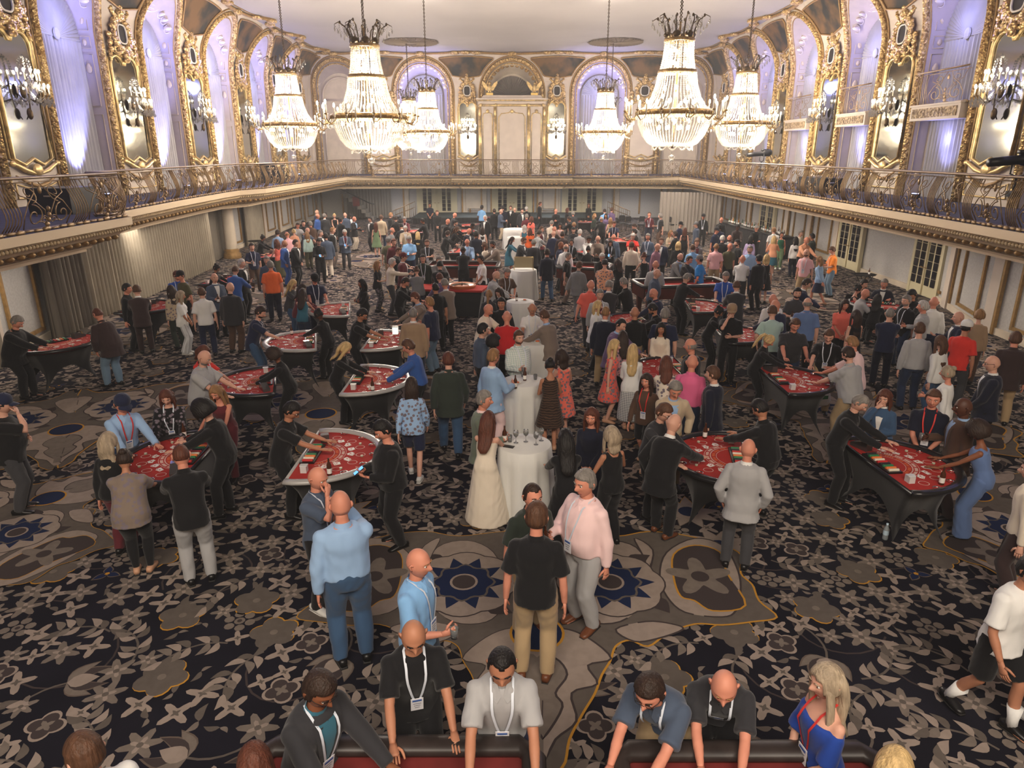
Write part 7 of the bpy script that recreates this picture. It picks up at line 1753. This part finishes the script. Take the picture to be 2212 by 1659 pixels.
tx, ty = atz(1868, 592, .8); tray_stand(tx, ty, 'black oval tray on folding stand by right wall'); o = obj('beer_bottle', TP['bottle'], None, loc=(tx+.15, ty, .772)); tag(o, 'dark bottle on tray by right wall', 'bottle', 'beer bottles')
tx, ty = atz(553, 520, .8); tray_stand(tx, ty, 'dark tray on folding stand by left pilaster')
def chair_mesh():
    D = {}; q = MB(); q.box((0, 0, .45), (.44, .44, .07)); D['seat'] = q.mesh('seat', SPAN, False); q = MB(); q.prism([(-.2, .62), (.2, .62), (.21, .85), (.16, .95), (-.16, .95), (-.21, .85)], .2, .25); D['backrest'] = q.mesh('backrest', SPAN, False)
    q = MB(); q.tube([(0, 0, 0), (0, 0, .44)], .014, 6); D['leg'] = q.mesh('leg', BRONZE); q = MB(); [q.tube([(e*.2, .2, .4), (e*.2, .235, .8)], .014, 6) for e in (-1, 1)]; D['back_frame'] = q.mesh('back_frame', BRONZE); return D
CHM = chair_mesh()
def chair(x, y, rz, nm):
    t = thing('banquet_chair', nm, 'chair', (x, y, 0), rz, 'dark banquet chairs')
    for k in ('seat', 'backrest', 'back_frame'): obj(k, CHM[k], t)
    for sx in (-1, 1):
        for sy in (-1, 1): obj('leg', CHM['leg'], t, loc=(sx*.18, sy*.18, 0))
for px, py, rz, nm in ((1868, 720, 2.2, 'dark chair under the seated man at left of seated card table'), (1835, 700, 2.6, 'empty dark chair left of seated card table'), (1945, 700, 3.6, 'dark chair right of seated card table'), (1360, 500, .4, 'dark chair before the far stage, left one'), (1385, 500, -.3, 'dark chair before the far stage, right one'), (1345, 497, .2, 'dark chair nearest the stage steps'), (1452, 500, 1.8, 'dark chair by pale grey drape'), (960, 505, .3, 'dark chair by far left-centre red table')):
    x, y = atz(px, py); chair(x, y, rz, nm)
t = thing('stage', 'low stage with black skirt along the far wall', 'stage', (0, 53.6, 0)); q = MB(); q.box((0, 0, .42), (14.5, 4.6, .06)); q.build('deck_board', mat('dark_green_deck', (62, 70, 66), .7, vary=.3), t, False); q = MB(); pleats(q, (-7.2, -2.25), (7.2, -2.25), .01, .4, .025, .2); q.build('skirt', SPAN, t)
for i, (x0, e) in enumerate(((-8.4, -1), (8.3, 1))):
    t = thing('stage_steps', 'small steps with brass handrails at %s end of stage' % ('left' if e < 0 else 'right'), 'steps', (x0, 52.6, 0), 0, 'steps to the stage')
    for k in range(3): q = MB(); q.box((-e*(.7-.4*k), 0, .075+.15*k), (.4, 1.1, .15)); q.build('tread', SPAN, t, False)
    for yy in (-.55, .55): q = MB(); q.tube([(e*.3, yy, 0), (e*.3, yy, .85), (-e*1.2, yy, 1.45), (-e*1.2, yy, .45)], .025, 6); q.tube([(e*.3, yy, .5), (-e*1.2, yy, 1.05)], .018, 6); [q.tube([(e*(.3-.3*k), yy, .05+.05*k), (e*(.3-.3*k), yy, .85+.12*k)], .012, 4) for k in range(1, 5)]; q.build('handrail', IRON, t)
# far-left corner stair with dark handrail
t = thing('corner_stair', 'dim staircase with dark handrail in far left corner', 'stairs', (-11.6, 54.2, 0))
for k in range(8): q = MB(); q.box((-.0+.3*k-1.2, .6, 2.2-.28*k-.14), (.3, 1.1, .28)); q.build('tread', MATS['dim_grey_drape'], t, False)
q = MB(); q.tube([(-1.6, -.1, 2.45), (.9, -.1, 1.25), (1.2, -.1, 1.2)], .045, 6); q.build('handrail', SHOES['k'], t); q = MB(); q.box((-.2, .0, 1.4), (.5, .05, .7)); q.build('red_panel', mat('dull_red_panel', (110, 40, 36), .6), t, False)
x, y = atz(597, 505); t = thing('water_cooler', 'water cooler with blue jug beside left wall pilasters', 'water cooler', (x-.6, y, 0)); q = MB(); q.box((0, 0, .5), (.32, .32, 1.0)); q.build('cabinet', CREAM2, t, False); q = MB(); q.lathe([(.05, 1.0), (.14, 1.08), (.14, 1.4), (0, 1.42)], 14); q.build('jug', mat('blue_water_jug', (96, 132, 176), .2), t)
# column base on lower left
x, y = -13.75, 34.4; t = thing('fluted_column', 'pale column with carved foot under left gallery', 'column', (x, y, 0)); q = MB(); q.lathe([(.42, 0), (.42, .2), (.34, .3), (.38, .38), (.28, .45)], 20); q.build('foot', GOLDM, t); q = MB(); q.lathe([(.28, .45), (.26, 2.5)], 20); q.build('shaft', CREAM2, t)
# follow spots clamped on the right railing, uplighters and boxes on the gallery
def follow_spot(px, py, X, rz, nm, sc=1.):
    d = _ray(px, py); t_ = X/d[0]; p = (X, d[1]*t_, CAM_H+d[2]*t_); t = thing('follow_spot', nm, 'spotlight', p, rz, 'black spotlights'); t.scale = (sc, sc, sc)
    q = MB(); q.tube([(-.62, 0, -.06), (-.3, 0, -.03), (.1, 0, 0), (.15, 0, .02), (.45, 0, .05), (.55, 0, .05)], [.09, .1, .1, .15, .16, .1], 14); q.box((.2, 0, .16), (.3, .14, .08)); q.build('lamp_body', BLACK, t)
    q = MB(); q.tube([(.1, -.2, 0), (.1, -.2, -.3), (.1, 0, -.36), (.1, .2, -.3), (.1, .2, 0)], .02, 6); q.tube([(.1, 0, -.36), (.1, 0, -.75)], .025, 6); q.build('yoke', BLACK, t)
    q = MB(); q.box((.1, 0, -.72), (.2, .2, .12)); q.build('clamp', BLACK, t, False); return t
t = follow_spot(1642, 332, 12.6, .15, 'black spotlight on right gallery near far end', 1.1); MB().tube([(.1, 0, -.7), (.1, 0, -1.46)], .03, 6).lathe([(.3, -1.5), (.28, -1.46), (0, -1.44)], 12, c=(.1, 0, 0)).build('floor_stand', BLACK, t); follow_spot(2195, 345, 10.95, .1, 'black spotlight clamped on right railing at photo edge')
UL = MB().box((0, 0, .09), (.34, .2, .18)).mesh('housing', BLACK, False); LED = MB().box((0, 0, .185), (.26, .12, .01)).mesh('lens', mat('blue_led', (80, 90, 255), .3, emit=(.35, .45, 1), estr=14), False)
for s in (-1, 1):
    for i, (a, b) in enumerate(REC[5:], 5):
        t = thing('led_uplighter', 'small black blue-lit uplighter at foot of %s recess in %s upper wall' % (ORD[i-3], 'left' if s < 0 else 'right'), 'uplighter', (s*(W-.55), (a+b)/2-.2, ZD), pi/2, 'blue uplighters on the gallery'); obj('housing', UL, t); obj('lens', LED, t)
for k, (x, y, d, nm) in enumerate(((-13.3, 40.5, (1.2, .9, 1.0), 'dark equipment case on left gallery behind railing'), (-12.8, 20.5, (1.2, 1.4, .7), 'dark covered case on near left gallery'), (13.4, 31.5, (1.0, 2.4, .6), 'dark equipment cases on right gallery'))):
    t = thing('equipment_case', nm, 'case', (x, y, ZD), 0, 'cases on the gallery'); q = MB(); q.box((0, 0, d[2]/2), d); q.build('shell', BLACK, t, False); q = MB(); q.box((0, -d[1]/2-.02, d[2]*.7), (.2, .03, .04)); q.build('handle', STEEL, t, False)
x, y = atz(1911, 1165); o = MB().lathe([(0, .002), (.032, .002), (.033, .02), (.031, .1), (.033, .15), (.014, .19), (.013, .205)], 12).lathe([(.014, .2), (.014, .222), (0, .222)], 12, 1).lathe([(.0335, .07), (.0335, .13)], 12, 1).build('water_bottle', [mat('clear_plastic', (214, 226, 232), .12, trans=.6), mat('pale_blue_label', (190, 214, 230), .5)]); o.location = (x, y, 0); o.scale = (1.1,)*3; tag(o, 'clear plastic water bottle standing on the carpet by nearest right card table', 'bottle')
x, y = atz(1776, 905); t = thing('plastic_bag', 'white plastic carrier bag with green print by man in light grey polo', 'bag', (x, y+.15, .25), .2)
q = MB(); q.tube([(0, 0, .0), (0, 0, .08), (0, 0, .22), (0, 0, .34)], [(.16, .09), (.19, .11), (.17, .08), (.14, .03)], 14, side=(1, 0, 0)); q.build('sack', WHITE, t); q = MB(); q.tube([(-.08, 0, .33), (-.05, 0, .5), (.05, 0, .5), (.08, 0, .33)], .012, 6); q.build('handle', WHITE, t); q = MB(); q.box((0, -.108, .18), (.12, .004, .07)); q.build('green_print', CHIPC[1], t, False)
# lantern on one card table
X0, Y0, r, cx, cy = RT[7]; t = thing('lantern', 'small white lit lantern on card table behind blonde dealer', 'lamp', (cx, cy+.55, HT)); q = MB(); q.box((0, 0, .09), (.12, .12, .18)); q.build('shade', mat('lit_paper', (240, 236, 226), .6, emit=(1, .93, .8), estr=.8), t, False); q = MB(); q.box((0, 0, .005), (.14, .14, .01)); q.box((0, 0, .185), (.13, .13, .01)); q.build('frame', SHOES['k'], t, False)
# ------------------------------------------------------------------ put the people in
make_labels()
for it in range(6):          # feet clear of table covers
    for d in PL:
        for (X0, Y0, r, cx, cy) in RT:
            if abs(d['X']-cx) > 1.6 or abs(d['Y']-cy) > 1.6: continue
            dx, dy = d['X']-X0, d['Y']-Y0; lx, ly = dx*cos(r)+dy*sin(r), -dx*sin(r)+dy*cos(r)
            ex, ey = lx/(.83+.17), (ly+.40)/(.50+.20); k = math.hypot(ex, ey)
            if k < 1 and k > .05: m_ = min(.10, (1-k)*.5); nx, ny = ex/k, ey/k; lx += nx*m_; ly += ny*m_; d['X'] = X0+lx*cos(r)-ly*sin(r); d['Y'] = Y0+lx*sin(r)+ly*cos(r)
for d in PL: person(d)
for i, (pose, p, d) in enumerate(HELD):
    near = look(d, False)
    if pose == 'phone': o = obj('phone', TP['phone'], None, loc=p, rz=d['rz']); o.rotation_euler = (.6, 0, d['rz']); tag(o, 'phone held by '+near+' '+where(d), 'phone', 'phones in hands')
    elif i % 3 == 0: o = obj('beer_bottle', TP['bottle'], None, loc=(p[0], p[1], p[2]-.09)); tag(o, 'beer bottle held by '+near+' '+where(d), 'bottle', 'beer bottles')
    else: o = obj('tumbler', TP['tumbler'], None, loc=(p[0], p[1], p[2]-.05)); tag(o, 'glass held by '+near+' '+where(d), 'glass', 'tumblers')
    w_ = o['label'].split(); o['label'] = ' '.join(w_[:16])
